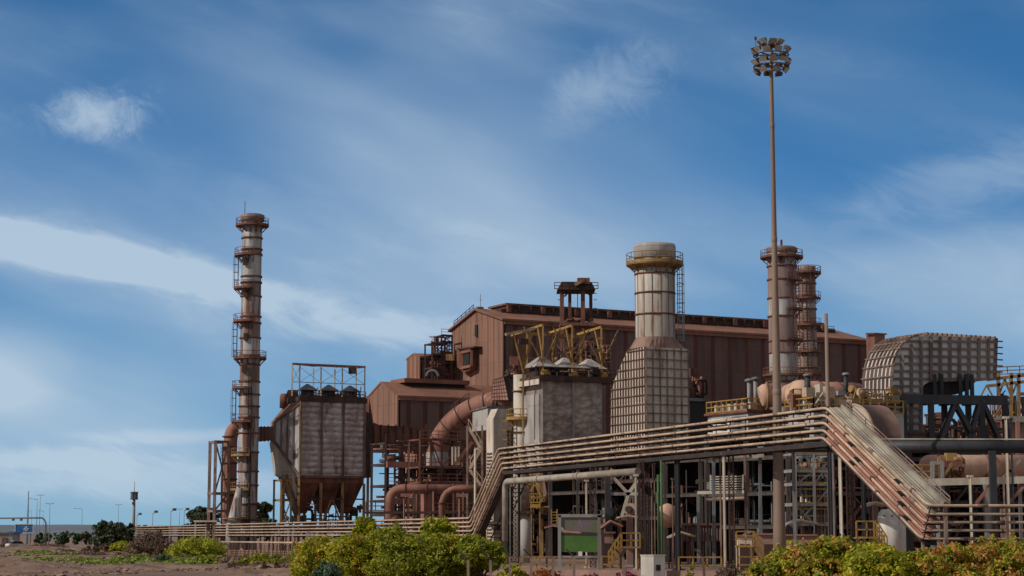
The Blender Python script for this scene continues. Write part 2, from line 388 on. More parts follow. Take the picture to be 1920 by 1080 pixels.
weather('apron_grey', S(150, 122, 108), S(126, 102, 92), S(100, 80, 72), scale=.2, streak=1, var=.2)
weather('far_haze_grey', S(150, 160, 170), S(138, 148, 158), scale=.5, streak=1, var=.1)  # pale grey paints distance haze onto the far posts
weather('far_hill', S(112, 120, 132), S(104, 112, 124), scale=.01, streak=1, var=.05)  # blue-grey carries the distance haze in the colour
weather('bark', S(108, 88, 72), S(80, 64, 54), scale=2, streak=.4, var=.3)
weather('stone', S(140, 112, 98), S(108, 84, 74), S(80, 62, 54), scale=1.5, streak=1, var=.3)
weather('tyre', (.02, .02, .02), (.03, .03, .03), scale=3, streak=1)
def leafmat(name, cols, trans=.36):
    m = bpy.data.materials.new(name); m.use_nodes = True; nt = m.node_tree; nt.nodes.clear(); M[name] = m
    out = N(nt, 'ShaderNodeOutputMaterial'); bs = N(nt, 'ShaderNodeBsdfPrincipled')
    bs.inputs['Roughness'].default_value = .6
    at = N(nt, 'ShaderNodeAttribute'); at.attribute_name = 'tone'
    rp = N(nt, 'ShaderNodeValToRGB'); LK(nt, at.outputs['Fac'], rp.inputs[0]); cr = rp.color_ramp
    cr.elements[0].color = (*cols[0], 1); cr.elements[1].color = (*cols[-1], 1)
    for i, c in enumerate(cols[1:-1]): e = cr.elements.new((i+1)/(len(cols)-1)); e.color = (*c, 1)
    LK(nt, rp.outputs[0], bs.inputs['Base Color'])
    tr = N(nt, 'ShaderNodeBsdfTranslucent'); LK(nt, rp.outputs[0], tr.inputs[0])
    mx = N(nt, 'ShaderNodeMixShader'); mx.inputs[0].default_value = trans
    LK(nt, bs.outputs[0], mx.inputs[1]); LK(nt, tr.outputs[0], mx.inputs[2]); LK(nt, mx.outputs[0], out.inputs[0])
leafmat('leaf_bush', [S(54, 72, 16), S(118, 130, 24), S(172, 174, 32), S(204, 194, 46), S(204, 142, 60)])
leafmat('leaf_flower', [S(50, 70, 18), S(106, 122, 26), S(160, 164, 34), S(194, 178, 48), S(206, 144, 78)])
leafmat('leaf_yellow', [S(110, 120, 30), S(158, 164, 40), S(190, 190, 50), S(200, 180, 60)])
leafmat('leaf_olive', [S(74, 88, 24), S(128, 138, 32), S(174, 174, 44), S(192, 178, 58)])
leafmat('leaf_dark', [S(46, 56, 38), S(68, 78, 50), S(92, 98, 62)], .2)
leafmat('leaf_dry', [S(84, 68, 56), S(116, 92, 76), S(140, 116, 92)], .15)
leafmat('leaf_grass', [S(84, 104, 36), S(118, 144, 50), S(146, 158, 62), S(146, 126, 80)], .2)
leafmat('leaf_bluegreen', [S(60, 84, 64), S(92, 116, 84), S(116, 136, 96)], .2)
leafmat('petal_magenta', [S(60, 80, 40), S(170, 50, 110), S(214, 70, 150)], .3)
leafmat('petal_orange', [S(70, 90, 44), S(186, 110, 50), S(210, 100, 60)], .3)
def groundmat():
    m = bpy.data.materials.new('dirt'); m.use_nodes = True; nt = m.node_tree; nt.nodes.clear(); M['dirt'] = m
    out = N(nt, 'ShaderNodeOutputMaterial'); bs = N(nt, 'ShaderNodeBsdfPrincipled'); LK(nt, bs.outputs[0], out.inputs[0])
    bs.inputs['Roughness'].default_value = .95
    ge = N(nt, 'ShaderNodeNewGeometry')
    def ns(sx, sy, det=6, ro=.6, off=0):
        mp = N(nt, 'ShaderNodeMapping'); mp.inputs['Scale'].default_value = (sx, sy, 1); mp.inputs['Location'].default_value = (off, off, off)
        LK(nt, ge.outputs['Position'], mp.inputs[0]); n = N(nt, 'ShaderNodeTexNoise'); n.inputs['Scale'].default_value = 1
        n.inputs['Detail'].default_value = det; n.inputs['Roughness'].default_value = ro; LK(nt, mp.outputs[0], n.inputs['Vector']); return n.outputs[0]
    c = mixc(nt, smooth(nt, ns(.07, .03), .4, .62), S(152, 124, 106), S(122, 97, 84))
    c = mixc(nt, smooth(nt, ns(.3, .08, 7, .7, 4), .52, .68), c, S(104, 80, 68))
    c = mixc(nt, smooth(nt, ns(1.6, .4, 5, .7, 7), .55, .72), c, S(92, 70, 60))
    c = mixc(nt, smooth(nt, ns(.12, .05, 5, .6, 14), .6, .72), c, S(180, 154, 134))
    sp = N(nt, 'ShaderNodeSeparateXYZ'); LK(nt, ge.outputs['Position'], sp.inputs[0])
    wv = val(nt, 'MULTIPLY', val(nt, 'SINE', val(nt, 'MULTIPLY', sp.outputs[0], .05)), 9)
    tr = val(nt, 'PINGPONG', val(nt, 'ADD', val(nt, 'ADD', val(nt, 'MULTIPLY', sp.outputs[1], .55), val(nt, 'MULTIPLY', sp.outputs[0], .25)), wv), 7)
    tm = val(nt, 'MULTIPLY', smooth(nt, val(nt, 'ABSOLUTE', val(nt, 'SUBTRACT', tr, 2.2)), .5, .1), smooth(nt, ns(.2, .1, 4, .6, 40), .4, .55))
    tm2 = val(nt, 'MULTIPLY', smooth(nt, val(nt, 'ABSOLUTE', val(nt, 'SUBTRACT', tr, 4.2)), .4, .1), smooth(nt, ns(.2, .1, 4, .6, 50), .4, .55))
    c = mixc(nt, val(nt, 'MULTIPLY', tm, .6), c, S(84, 64, 54)); c = mixc(nt, val(nt, 'MULTIPLY', tm2, .6), c, S(84, 64, 54))
    LK(nt, c, bs.inputs['Base Color'])
    b = N(nt, 'ShaderNodeBump'); b.inputs['Strength'].default_value = .8; b.inputs['Distance'].default_value = .3
    LK(nt, ns(.8, .5, 8, .75, 2), b.inputs['Height']); LK(nt, b.outputs[0], bs.inputs['Normal'])
groundmat()

# ------------------------------------------------------------------ foliage
def leaves(name, mat, centers, radii, n, size, parent=None, loc=None, seed=1, shell=.55, spread=.2, flat=1.0, tone=(0, 1), flowers=0):
    rg = np.random.default_rng(seed)
    centers = np.array([tuple(c) for c in centers], float); radii = np.array(radii, float)
    w = (radii[:, 0]*radii[:, 1]*radii[:, 2])**(2/3); w = np.maximum(w, .12*w.mean()); w /= w.sum()
    ns = max(8, n//28); sidx = rg.choice(len(centers), ns, p=w); sp = rg.integers(0, ns, n); idx = sidx[sp]
    ds = rg.normal(size=(ns, 3)); ds[:, 2] += .15; ds /= np.linalg.norm(ds, axis=1)[:, None]
    sr = (shell+(1-shell)*rg.random(ns)**.5)*rg.uniform(.85, 1.2, ns); stone_ = rg.random(ns)
    d = ds[sp]+rg.normal(size=(n, 3))*spread; d /= np.linalg.norm(d, axis=1)[:, None]
    # lumpy radius so the outline is uneven
    fr = (np.sin(d[:, 0]*5+idx*1.7)+np.sin(d[:, 1]*6+idx*2.3)+np.sin(d[:, 2]*7+idx))/3
    rad = sr[sp]*(1+.14*fr)+rg.normal(size=n)*.09
    p = centers[idx]+d*radii[idx]*rad[:, None]
    nrm = d*.9+rg.normal(size=(n, 3))*.65+np.array([0, 0, .35]); nrm /= np.linalg.norm(nrm, axis=1)[:, None]
    t = np.cross(nrm, rg.normal(size=(n, 3))); t /= np.linalg.norm(t, axis=1)[:, None]; bt = np.cross(nrm, t)
    sz = size*(.45+1.2*rg.random(n)**1.6)[:, None]*(.8+.5*rg.random(ns)[sp])[:, None]
    q = np.stack([p-t*sz, p-bt*sz*.55, p+t*sz, p+bt*sz*.55], 1).reshape(-1, 3)
    q[:, 2] = np.maximum(q[:, 2], .02)
    base = np.array(parent['_b'] if parent is not None else (loc if loc is not None else (0, 0, 0)), float)
    q = q-base
    me = bpy.data.meshes.new(name); me.vertices.add(4*n); me.vertices.foreach_set('co', q.ravel())
    me.loops.add(4*n); me.loops.foreach_set('vertex_index', np.arange(4*n))
    me.polygons.add(n); me.polygons.foreach_set('loop_start', np.arange(0, 4*n, 4)); me.polygons.foreach_set('loop_total', np.full(n, 4))
    me.update()
    cl = rg.random(len(centers))
    tn = tone[0]+(tone[1]-tone[0])*np.clip(.02+.12*cl[idx]+.46*stone_[sp]+.24*rg.random(n), 0, .8)
    if flowers: 
        fl = (rg.random(n) < flowers*2.4*(rg.random(ns)[sp] < .45)); tn = np.where(fl, 1.0, tn)
    at = me.attributes.new('tone', 'FLOAT', 'FACE'); at.data.foreach_set('value', tn)
    me.materials.append(M[mat]); me.validate()
    o = bpy.data.objects.new(name, me); COL.objects.link(o)
    if parent is not None: o.parent = parent
    else: o.location = base
    return o
def bush(label, px0, px1, pytop, pybot, D, mat, name='bush', n=6000, size=.12, depth=None, group=None, seed=1, cat='bush', trunk=True, flowers=0, nclump=12, top=None):
    """top: list of (px,py) outline; clumps fill under it"""
    rnd = random.Random(seed)
    c0 = G((px0+px1)/2, D); t = thing(name, label, cat, c0, group)
    w = G(px1, D).x-G(px0, D).x; depth = depth or w*.8
    cs = []; rs = []
    for i in range(nclump):
        u = (i+.5)/nclump; x = px0+(px1-px0)*(.08+.84*u)
        if top:
            ty = top[-1][1]
            for a, b in zip(top[:-1], top[1:]):
                if a[0] <= x <= b[0]: ty = a[1]+(b[1]-a[1])*(x-a[0])/(b[0]-a[0])
            if x < top[0][0]: ty = top[0][1]
        else: ty = pytop+(pybot-pytop)*.55*(abs(2*u-1)**2.2)
        zt = P(x, ty, D).z; zb = max(.1, P(x, pybot, D).z)
        rr = min(w*.24, max(.25, (zt-zb)*.42))
        for k in range(7):
            y = D+(rnd.random()-.5)*depth
            r = rr*rnd.choice([.5, .7, .85, 1.0]); z = zt-r*(1.12+.2*rnd.random())-(k > 0)*rnd.random()**.8*max(0, zt-zb-1.4*r)
            cs.append((G(x, D).x+rnd.uniform(-.5, .5)*rr, y, max(z, r*.5))); rs.append((r*1.15, r*1.15, r))
    k0 = len(cs)
    for i in range(int(nclump*1.2)):
        q = cs[rnd.randrange(k0)]; rq = rs[cs.index(q)][0]
        cs.append((q[0]+rnd.uniform(-.7, .7)*rq, q[1]+rnd.uniform(-.6, .3)*rq, q[2]+rq*rnd.uniform(.8, 1.1))); rs.append((rq*.16, rq*.16, rq*rnd.uniform(.2, .4)))
    leaves('crown', mat, cs, rs, n, size, parent=t, seed=seed, flowers=flowers)
    if trunk:
        mb = MB()
        for i in range(5):
            x = c0.x+(rnd.random()-.5)*w*.5; y = c0.y+(rnd.random()-.5)*depth*.4
            q = cs[rnd.randrange(len(cs))]
            mb.tube([(x, y, 0), ((x*2+q[0])/3, (y*2+q[1])/3, q[2]*.5), (q[0], q[1], q[2])], [.07, .05, .025], 6)
        mb.build('trunk', 'bark', t)
    return t
def tree(label, px, pytop, D, wpx, mat='leaf_dark', n=5000, seed=1, group=None, size=.3, name='tree'):
    rnd = random.Random(seed); b = G(px, D); t = thing(name, label, 'tree', b, group)
    H = P(px, pytop, D).z; w = wpx*D/F
    cs = []; rs = []
    for i in range(26):
        a = rnd.random()*6.28; rr = rnd.random()**.5*w*.36; z = H*(.25+.6*rnd.random()); 
        r = w*.17*(.7+.7*rnd.random())
        z = min(z, H-r*(1+.8*rr/w*2)); cs.append((b.x+rr*math.cos(a), b.y+rr*math.sin(a), z)); rs.append((r*1.2, r*1.2, r))
    leaves('crown', mat, cs, rs, n, size, parent=t, seed=seed, shell=.3)
    mb = MB(); mb.tube([(b.x, b.y, 0), (b.x+.1, b.y, H*.4), (b.x, b.y+.1, H*.75)], [w*.035, w*.025, w*.01], 8)
    for i in range(6):
        q = cs[i]; mb.tube([(b.x, b.y, H*(.2+.05*i)), ((b.x+q[0])/2, (b.y+q[1])/2, (q[2]+H*.3)/2), q], [w*.015, w*.01, w*.005], 5)
    mb.build('trunk', 'bark', t)
    return t
#@@SECTIONS
# ------------------------------------------------------------------ ground and far distance
mb = MB(); mb.add([(-6000, -200, 0), (6000, -200, 0), (6000, 9000, 0), (-6000, 9000, 0)], [[0, 1, 2, 3]])
struct(mb.build('ground', 'dirt'))
# far ridge on the horizon
mb = MB(); rnd = random.Random(3); n = 120
for i in range(n):
    xa = -4200+i*70; xb = xa+70
    ha = 33+2.0*math.sin(i*.37)+1.2*math.sin(i*1.1); hb = 33+2.0*math.sin((i+1)*.37)+1.2*math.sin((i+1)*1.1)
    ya = 5600
    mb.add([(xa, ya, 0), (xb, ya, 0), (xb, ya+200, hb), (xa, ya+200, ha), (xb, ya+900, 0), (xa, ya+900, 0)], [[0, 1, 2, 3], [3, 2, 4, 5]], 0, True)
struct(mb.build('hills', 'far_hill'))
# pale track across the far dirt
mb = MB(); mb.add([(-140, 640, .02), (-60, 610, .02), (-60, 660, .02), (-140, 720, .02)], [[0, 1, 2, 3]])
struct(mb.build('far_track', 'kerb_pink'))
# loose clods and stones
rg = np.random.default_rng(5); mb = MB()
def stone(mb, x, y, r, rnd=random):
    vs = []; 
    for (a, b, c) in ((1,0,0),(-1,0,0),(0,1,0),(0,-1,0),(0,0,1),(.7,.7,.5),(-.7,.7,.4),(.7,-.7,.5),(-.7,-.7,.4)):
        k = r*rnd.uniform(.6, 1.2); vs.append((x+a*k*1.3, y+b*k*1.3, max(-.05, c*k*.7)))
    mb.add(vs, [[0,5,4],[5,2,4],[2,6,4],[6,1,4],[1,8,4],[8,3,4],[3,7,4],[7,0,4],[0,2,5],[2,1,6],[1,3,8],[3,0,7]], 0)
rnd = random.Random(11)
for i in range(2600):
    D = 116+ (rnd.random()**1.6)*260; px = rnd.uniform(-20, 470 if D > 150 else 620)
    g = G(px, D)
    cl = math.sin(g.x*.35+g.y*.05)+math.sin(g.y*.11-g.x*.2)
    if cl < rnd.uniform(-1.2, 1.2): continue
    stone(mb, g.x, g.y, rnd.choice([.08, .1, .14, .2, .3])*(1 if D < 200 else 1.4), rnd)
tag(mb.build('rubble', 'stone'), 'loose brown stones and dirt clods scattered over the bare ground', 'rubble', kind='stuff')
# low earth mounds
def mound(px, D, w, d, h, seed):
    rnd = random.Random(seed); g = G(px, D); mb = MB(); nx, ny = 28, 12; vs = []; fs = []
    for j in range(ny+1):
        for i in range(nx+1):
            u = i/nx*2-1; v = j/ny*2-1; r = max(0, 1-u*u)*max(0, 1-v*v)
            vs.append((g.x+u*w/2, g.y+v*d/2, -.02+h*r*(.6+.8*rnd.random())))
    for j in range(ny):
        for i in range(nx): a = j*(nx+1)+i; fs.append([a, a+1, a+nx+2, a+nx+1])
    mb.add(vs, fs, 0, True); return mb
mm = MB()
for i, (px, D, w, d, h) in enumerate([(20, 165, 9, 10, .45), (70, 135, 12, 8, .3), (300, 150, 14, 5, .35), (520, 128, 10, 6, .5), (480, 150, 9, 6, .45), (150, 215, 16, 12, .35), (60, 330, 26, 20, .6), (110, 300, 18, 12, .5), (265, 235, 14, 10, .6), (30, 122, 8, 3, .2), (560, 120, 6, 4, .35)]):
    m = mound(px, D, w, d, h, i); mm.add(m.v, m.f, 0, True)
tag(mm.build('dirt_mounds', 'dirt'), 'low banks of churned brown earth on the bare ground', 'earth', kind='structure')
# grass strips
def grass(label, strips, mat, n, size, seed):
    rg = np.random.default_rng(seed); cs = []; rs = []
    for (a, b, D, dd, h) in strips:
        m = max(2, int((b-a)/10))
        for i in range(m):
            g = G(a+(b-a)*(i+.5)/m, D+rg.normal()*dd*.35); wd = (b-a)/m*D/F*.8
            cs.append((g.x, g.y, h*.25*rg.uniform(.6, 1.4))); rs.append((wd, dd*.5*rg.uniform(.5, 1.1), h*.6*rg.uniform(.5, 1.3)))
    o = leaves('grass', mat, cs, rs, n, size, seed=seed, shell=.2); tag(o, label, 'grass', kind='stuff')
grass('bright green grass strips growing across the bare dirt', [(60, 330, 190, 10, .45), (30, 190, 255, 22, .5), (150, 430, 170, 9, .4), (330, 560, 180, 12, .5), (230, 420, 205, 10, .6)], 'leaf_grass', 26000, .12, 3)
grass('dry brown weeds and scrub along the ground left of the fence', [(100, 300, 225, 14, .7), (200, 460, 198, 9, .55), (420, 600, 160, 16, .9), (440, 600, 135, 10, .6), (40, 130, 270, 10, .7), (0, 120, 380, 20, 1.0)], 'leaf_dry', 22000, .14, 4)
# --- far left: wall, gantry, sign, car, lamps
g = G(-6, 385); mb = MB(); f = Face(g, Vector((1, 0, 0)))
t = thing('outbuilding', 'low tan outbuilding cut off by the left edge of the photo', 'building', g)
c = Vector((g.x-2, 388, 0)); MB().box((c.x, 388, 0), 10.2, 6, 2.9).build('wall', 'panel_grey', t)
MB().box((c.x, 388, 2.9), 10.9, 6.7, .3).build('roof', 'hood_grey', t)
MB().box((G(9, 385).x, 384.9, 0), 1.0, .12, 2.1).build('door', 'rib_brown', t)
t = thing('road_sign', 'blue rectangular road sign with a white four-pointed emblem', 'sign', G(45, 398))
a = P(29, 983, 398); b = P(62, 999, 398)
MB().box(((a.x+b.x)/2, 398, b.z), b.x-a.x, .12, a.z-b.z).build('panel', 'blue_sign', t)
MB().beam((a.x, 397.9, a.z), (b.x, 397.9, a.z), .1).beam((a.x, 397.9, b.z), (b.x, 397.9, b.z), .1).beam((a.x, 397.9, a.z), (a.x, 397.9, b.z), .1).beam((b.x, 397.9, a.z), (b.x, 397.9, b.z), .1).build('border', 'sign_white', t)
c = P(49, 991.5, 397.9); mb = MB()
for sx, sz in ((1, 0), (-1, 0), (0, 1), (0, -1)):
    e = Vector((sx, 0, sz)); s2 = Vector((sz, 0, -sx))
    mb.prism([c+e*.22+s2*.16, c+e*.62, c+e*.22-s2*.16, c+e*.1], Vector((0, -.06, 0)))
    mb.prism([c+(e+s2)*.24, c+(e+s2)*.42+e*.08, c+(e+s2)*.42+s2*.08], Vector((0, -.05, 0)))
mb.build('emblem', 'sign_white', t)
MB().box((P(42, 984, 397.9).x, 397.85, P(42, 987, 398).z), .18, .06, .1).build('emblem', 'yellow', t)
for x in (a.x+.6, b.x-.6): MB().box((x, 398.2, 0), .14, .14, a.z).build('post', 'grey_steel', t)
# gantry arm
t = thing('overhead_gantry', 'long grey overhead gantry arm curving down to its post right of the blue sign', 'gantry', G(86, 402))
pts = [P(-30, 972, 402), P(78, 971, 402), P(83, 974, 402), P(86, 981, 402), Vector((P(86, 981, 402).x, 402, 0))]
MB().tube(pts, .17, 8).build('arm', 'hood_grey', t)
for px in (25, 40): 
    q = P(px, 972, 402); MB().box((q.x, 402, q.z-.5), .5, .3, .5).build('signal_box', 'lamp_body', t)
t = thing('roadside_board', 'small blue board by the tan outbuilding at the far left', 'sign', G(20, 375))
a = P(17, 996.5, 375); b = P(24.5, 1001, 375); MB().box(((a.x+b.x)/2, 375, b.z), b.x-a.x, .1, a.z-b.z).build('panel', 'blue_sign', t)
for x in (a.x+.1, b.x-.1): MB().box((x, 375.15, 0), .1, .1, a.z).build('post', 'grey_steel', t)
# parked car
def car(px, D):
    b = G(px, D); t = thing('parked_car', 'white parked car beside the tan outbuilding at the far left', 'car', b)
    X = Vector((.75, .66, 0)).normalized(); Y = Vector((-X.y, X.x, 0))
    o = b-Y*.85
    def pr(pts, name, m, off=0, wd=1.7):
        MB().prism([o+Y*off+X*x+UP*z for x, z in pts], Y*wd).build(name, m, t)
    pr([(-2.1, .3), (2.1, .3), (2.15, .75), (1.2, .92), (-1.9, .95), (-2.15, .7)], 'body', 'white_paint')
    pr([(-1.6, .94), (1.05, .92), (.45, 1.42), (-1.1, 1.44)], 'cabin', 'glass_dark', .06, 1.58)
    pr([(-1.12, 1.44), (.47, 1.42), (.3, 1.5), (-.95, 1.5)], 'roof', 'white_paint', .08, 1.54)
    for x in (-1.3, 1.35):
        for y in (.02, 1.5):
            c = o+X*x+Y*y+UP*.32; w = MB().tube([c, c+Y*.2], .32, 14).build('wheel', 'tyre', t); MB().tube([c-Y*.01, c+Y*.21], .17, 10).build('rim', 'grey_steel', w)
    for y in (.15, 1.3):
        MB().prism([o+X*2.1+Y*y+UP*.6, o+X*2.17+Y*y+UP*.6, o+X*2.17+Y*y+UP*.75, o+X*2.1+Y*y+UP*.75], Y*.25).build('headlight', 'lens', t)
car(33, 372)
def lamp(px, py, D, label, arm=1.6, two=False, heavy=False, group='lamp posts along the distant road', side=-1):
    b = G(px, D); H = P(px, py, D).z; t = thing('street_lamp', label, 'street lamp', b, group)
    MB().tube([b, b+UP*H*.5, b+UP*H], [.13, .1, .06] if not heavy else [.3, .24, .14], 7).build('pole', 'far_haze_grey', t)
    if arm:
        for s in ((side, -side) if two else (side,)):
            MB().tube([b+UP*(H-.1), b+UP*H+Vector((s*arm, 0, .15))], .07, 5).build('arm', 'far_haze_grey', t)
            MB().box(b+UP*(H+.05)+Vector((s*(arm+.4), 0, 0)), 0.8, .3, .12).build('lamp_head', 'hood_grey', t)
lamp(51, 921, 470, 'thick tapered mast standing behind the blue road sign', 0, heavy=True)
lamp(68, 936, 520, 'lamp post with a short left arm between the two tall masts by the blue sign', 1.6)
lamp(73.5, 929, 560, 'tall thin mast with crossbar right of the single arm lamp by the blue sign', .3, True)
lamp(92, 945, 500, 'stout lamp post standing just right of the gantry post', .25, True)
lamp(80.5, 958, 700, 'shorter distant lamp post between the gantry post and the tall mast', 1.2)
lamp(153, 954, 640, 'single arm lamp post standing alone left of the dark trees', 2.0)
lamp(221, 947, 600, 'faint thin lamp post above the dark tree left of the telecom tower', .25, True)
lamp(58, 958, 720, 'shorter faint lamp post left of the two tall masts by the blue sign', 1.2)
lamp(336, 955, 600, 'faint pole between the last two floodlight posts', .2, True)
def flood(px, py, D, label, side):
    b = G(px, D); H = P(px, py, D).z; t = thing('floodlight_post', label, 'floodlight', b, 'floodlight posts behind the long pipes')
    MB().tube([b, b+UP*H], [.11, .07], 7).build('pole', 'far_haze_grey', t)
    MB().beam(b+UP*(H-.1), b+UP*(H+.2)+Vector((side*.8, 0, 0)), .12).build('bracket', 'hood_grey', t)
    MB().box(b+UP*(H+.05)+Vector((side*.7, 0, 0)), 0.75, .45, .5, Vector((.8, .6, 0))).build('floodlight', 'hood_grey', t)
flood(285.5, 962, 420, 'floodlight post with single dark head right of the telecom tower', 1)
flood(319.5, 958, 400, 'floodlight post with two heads midway between telecom tower and chimney', 1)
flood(344.5, 957, 420, 'floodlight post nearest the left chimney', 1)
flood(256, 966, 470, 'small floodlight post right beside the telecom tower', 1)
# telecom tower
D = 460; b = G(250, D); H = P(250, 902, D).z; t = thing('telecom_tower', 'white telecom tower with a cage of antennas and a thin top mast', 'tower', b)
z1 = P(250, 922, D).z; z2 = P(250, 937, D).z
MB().tube([b, b+UP*z2], [.45, .3], 10).build('pole', 'grey_steel', t)
MB().tube([b+UP*z2, b+UP*H], [.12, .06], 6).build('top_mast', 'grey_steel', t)
mb = MB()
for k in range(6):
    a = k*60; q = b+Vector((math.cos(R(a))*.75, math.sin(R(a))*.75, 0)); MB().box(q+UP*z2, .32, .18, z1-z2, Vector((math.cos(R(a+90)), math.sin(R(a+90)), 0))).build('antenna', 'hood_grey', t)
for z in (z2+.2, z1-.2): mb.lathe(b+UP*z, [(1.0, 0), (1.0, .12), (.2, .12)], 12)
mb.build('cage', 'hood_grey', t)
z3 = P(250, 946, D).z; MB().box(b+UP*z3+Vector((0, -.5, 0)), .7, .5, .6).build('junction_box', 'rust', t)
# far scrub trees
rnd = random.Random(5)
for i, (px, py, w, lab) in enumerate([(112, 996, 26, 'green scrub bush right of the gantry post'), (121, 994, 14, 'darker tall scrub bush beside the green scrub bush'), (140, 997, 22, 'pale low scrub bush left of the lone single arm lamp'), (163, 996, 22, 'grey green scrub at the edge of the big dark tree'), (88, 998, 14, 'small scrub bush at the foot of the gantry post'), (72, 997, 12, 'low scrub bush behind the right end of the blue sign')]):
    tree(lab, px, py, 520, w*1.3, 'leaf_bluegreen' if i % 2 == 0 else 'leaf_dark', 1400, 40+i, 'scrub bushes on the far dirt', .35, 'scrub_bush')['category'] = 'bush'
tree('large dark green tree left of the telecom tower', 203, 974, 335, 62, 'leaf_dark', 7000, 60, 'dark trees behind the pipes', .3)
tree('round dark tree at the left end of the pipe rack', 236, 978, 345, 44, 'leaf_dark', 5000, 61, 'dark trees behind the pipes', .3)
tree('low dark tree right of the telecom tower behind the pipes', 270, 980, 480, 36, 'leaf_dark', 2500, 62, 'dark trees behind the pipes', .3)
tree('smaller low dark tree behind the floodlight posts', 300, 984, 480, 34, 'leaf_dark', 2000, 63, 'dark trees behind the pipes', .3)
tree('low dark tree left of the rusty post frame', 348, 979, 470, 28, 'leaf_dark', 2500, 64, 'dark trees behind the pipes', .3)
tree('tall dark tree directly left of the chimney frame', 382, 945, 400, 58, 'leaf_dark', 9000, 65, 'dark trees behind the pipes', .3)
tree('dark tree showing between chimney and the first filter house', 488, 933, 380, 46, 'leaf_dark', 7000, 66, 'dark trees behind the pipes', .3)
tree('small dark tree at the foot of the first filter house', 506, 968, 400, 22, 'leaf_dark', 1500, 67, 'dark trees behind the pipes', .3)
# ------------------------------------------------------------------ shared plant helpers
def zp(px, py, D): return P(px, py, D).z
def steel_frame(t, c0, d1, l1, l2, levels, n1, n2, w=.35, mat='rust', deckmat=None, brace=(), brmat=None, rail=None, ground=0, decks=True):
    """columns, floor beams, braces of a frame from corner c0 along d1 (n1 bays) and its left normal (n2 bays)"""
    d2 = Vector((-d1.y, d1.x, 0)); c0 = Vector((c0.x, c0.y, ground)); top = levels[-1]
    g = lambda i, j, z: c0+d1*(l1*i/n1)+d2*(l2*j/n2)+UP*(z-ground)
    for i in range(n1+1):
        for j in range(n2+1):
            MB().beam(g(i, j, ground), g(i, j, top), w, mi=0).build('column', mat, t)
    for z in levels:
        m = MB()
        for j in range(n2+1): m.beam(g(0, j, z)-d1*w*.55, g(n1, j, z)+d1*w*.55, w*.8, w*.9)
        for i in range(n1+1): m.beam(g(i, 0, z-.01), g(i, n2, z-.01), w*.7, w*.8)
        m.build('floor_beams', mat, t)
        if decks and z != levels[-1] or decks == 2:
            dk = MB().prism([g(0, 0, z+w*.45), g(n1, 0, z+w*.45), g(n1, n2, z+w*.45), g(0, n2, z+w*.45)], UP*.06).build('deck', deckmat or mat, t)
        else: dk = t
        if rail: MB().rail([g(0, 0, z+w*.45), g(n1, 0, z+w*.45)], 1.1, 1.5, .04).build('railing', rail, dk)
    zs = [ground]+list(levels)
    for (i, k, s) in brace:
        m = MB(); a, b = (i, i+1) if s > 0 else (i+1, i)
        if s == 2:
            m.beam(g(i, 0, zs[k]), g(i+.5, 0, zs[k+1]), w*.55).beam(g(i+1, 0, zs[k]), g(i+.5, 0, zs[k+1]), w*.55)
        elif s == 3:
            m.beam(g(i, 0, zs[k]), g(i+1, 0, zs[k+1]), w*.5).beam(g(i+1, 0, zs[k]), g(i, 0, zs[k+1])+d2*.02, w*.5)
        else: m.beam(g(a, 0, zs[k]), g(b, 0, zs[k+1]), w*.5)
        m.build('brace', brmat or mat, t)
    return g
def clutter(t, g0, d1, l1, l2, z0, z1, n, seed, mats, name='pipework', big=1.0):
    """runs of pipe with elbows, valves and boxes inside a volume"""
    rnd = random.Random(seed); d2 = Vector((-d1.y, d1.x, 0)); m = MB(); g0 = Vector((g0.x, g0.y, 0))
    q = lambda u, v, z: g0+d1*(l1*u)+d2*(l2*v)+UP*z
    for i in range(n):
        mi = rnd.randrange(len(mats)); r = rnd.choice([.06, .08, .1, .14, .2])*big
        k = rnd.random(); u, v, z = rnd.random(), rnd.random(), rnd.uniform(z0, z1)
        if k < .38:
            u2 = min(1, u+rnd.uniform(.08, .4)); z2 = rnd.uniform(z0, z1)
            m.tube(fillet([q(u, v, z), q(u2, v, z), q(u2, v, z2)], r*3, 3), r, 6, mi)
        elif k < .58: m.tube([q(u, v, z0), q(u, v, rnd.uniform(z, z1))], r, 6, mi)
        elif k < .72:
            m.tube([q(u, v, z), q(min(1, u+rnd.uniform(.05, .2)), v, z)], r*2.2, 8, mi)
        elif k < .86: m.box(q(u, v, z), rnd.uniform(.4, 1.4)*big, rnd.uniform(.4, 1)*big, rnd.uniform(.3, 1.3)*big, d1, mi)
        else:
            m.beam(q(u, v, z), q(min(1, u+rnd.uniform(.05, .2)), v, z+rnd.uniform(-2, 2)*big), .14*big, mi=mi)
    return m.build(name, mats, t)
def platform(t, c, r0, r1, z, a0, a1, mat='rust', mi=None, seg=20, name='platform'):
    m = MB(); c = Vector((c.x, c.y, z))
    prof = [(r0, 0), (r1, 0), (r1, .18), (r0, .18), (r0, 0)]
    m.lathe(c, prof, seg, 0, a0, a1, cap=False, sm=False)
    n = max(3, int((a1-a0)/30))
    m2 = MB()
    for i in range(n+1):
        an = R(a0+(a1-a0)*i/n); e = Vector((math.cos(an), math.sin(an), 0))
        m.beam(c+e*(r1-.1), c+e*(r0*.98)-UP*(r1-r0)*.9, .12)
        m2.beam(c+e*(r1-.06), c+e*(r1-.06)+UP*1.2, .07)
    for h in (.6, 1.2):
        pts = [c+Vector((math.cos(R(a0+(a1-a0)*i/seg)), math.sin(R(a0+(a1-a0)*i/seg)), 0))*(r1-.06)+UP*h for i in range(seg+1)]
        m2.tube(pts, .045, 4)
    m.lathe(c+UP*.18, [(r1, 0), (r1, .16)], seg, 0, a0, a1, cap=False)
    o = m.build(name, mat, t); m2.build('railing', mat, o); return o
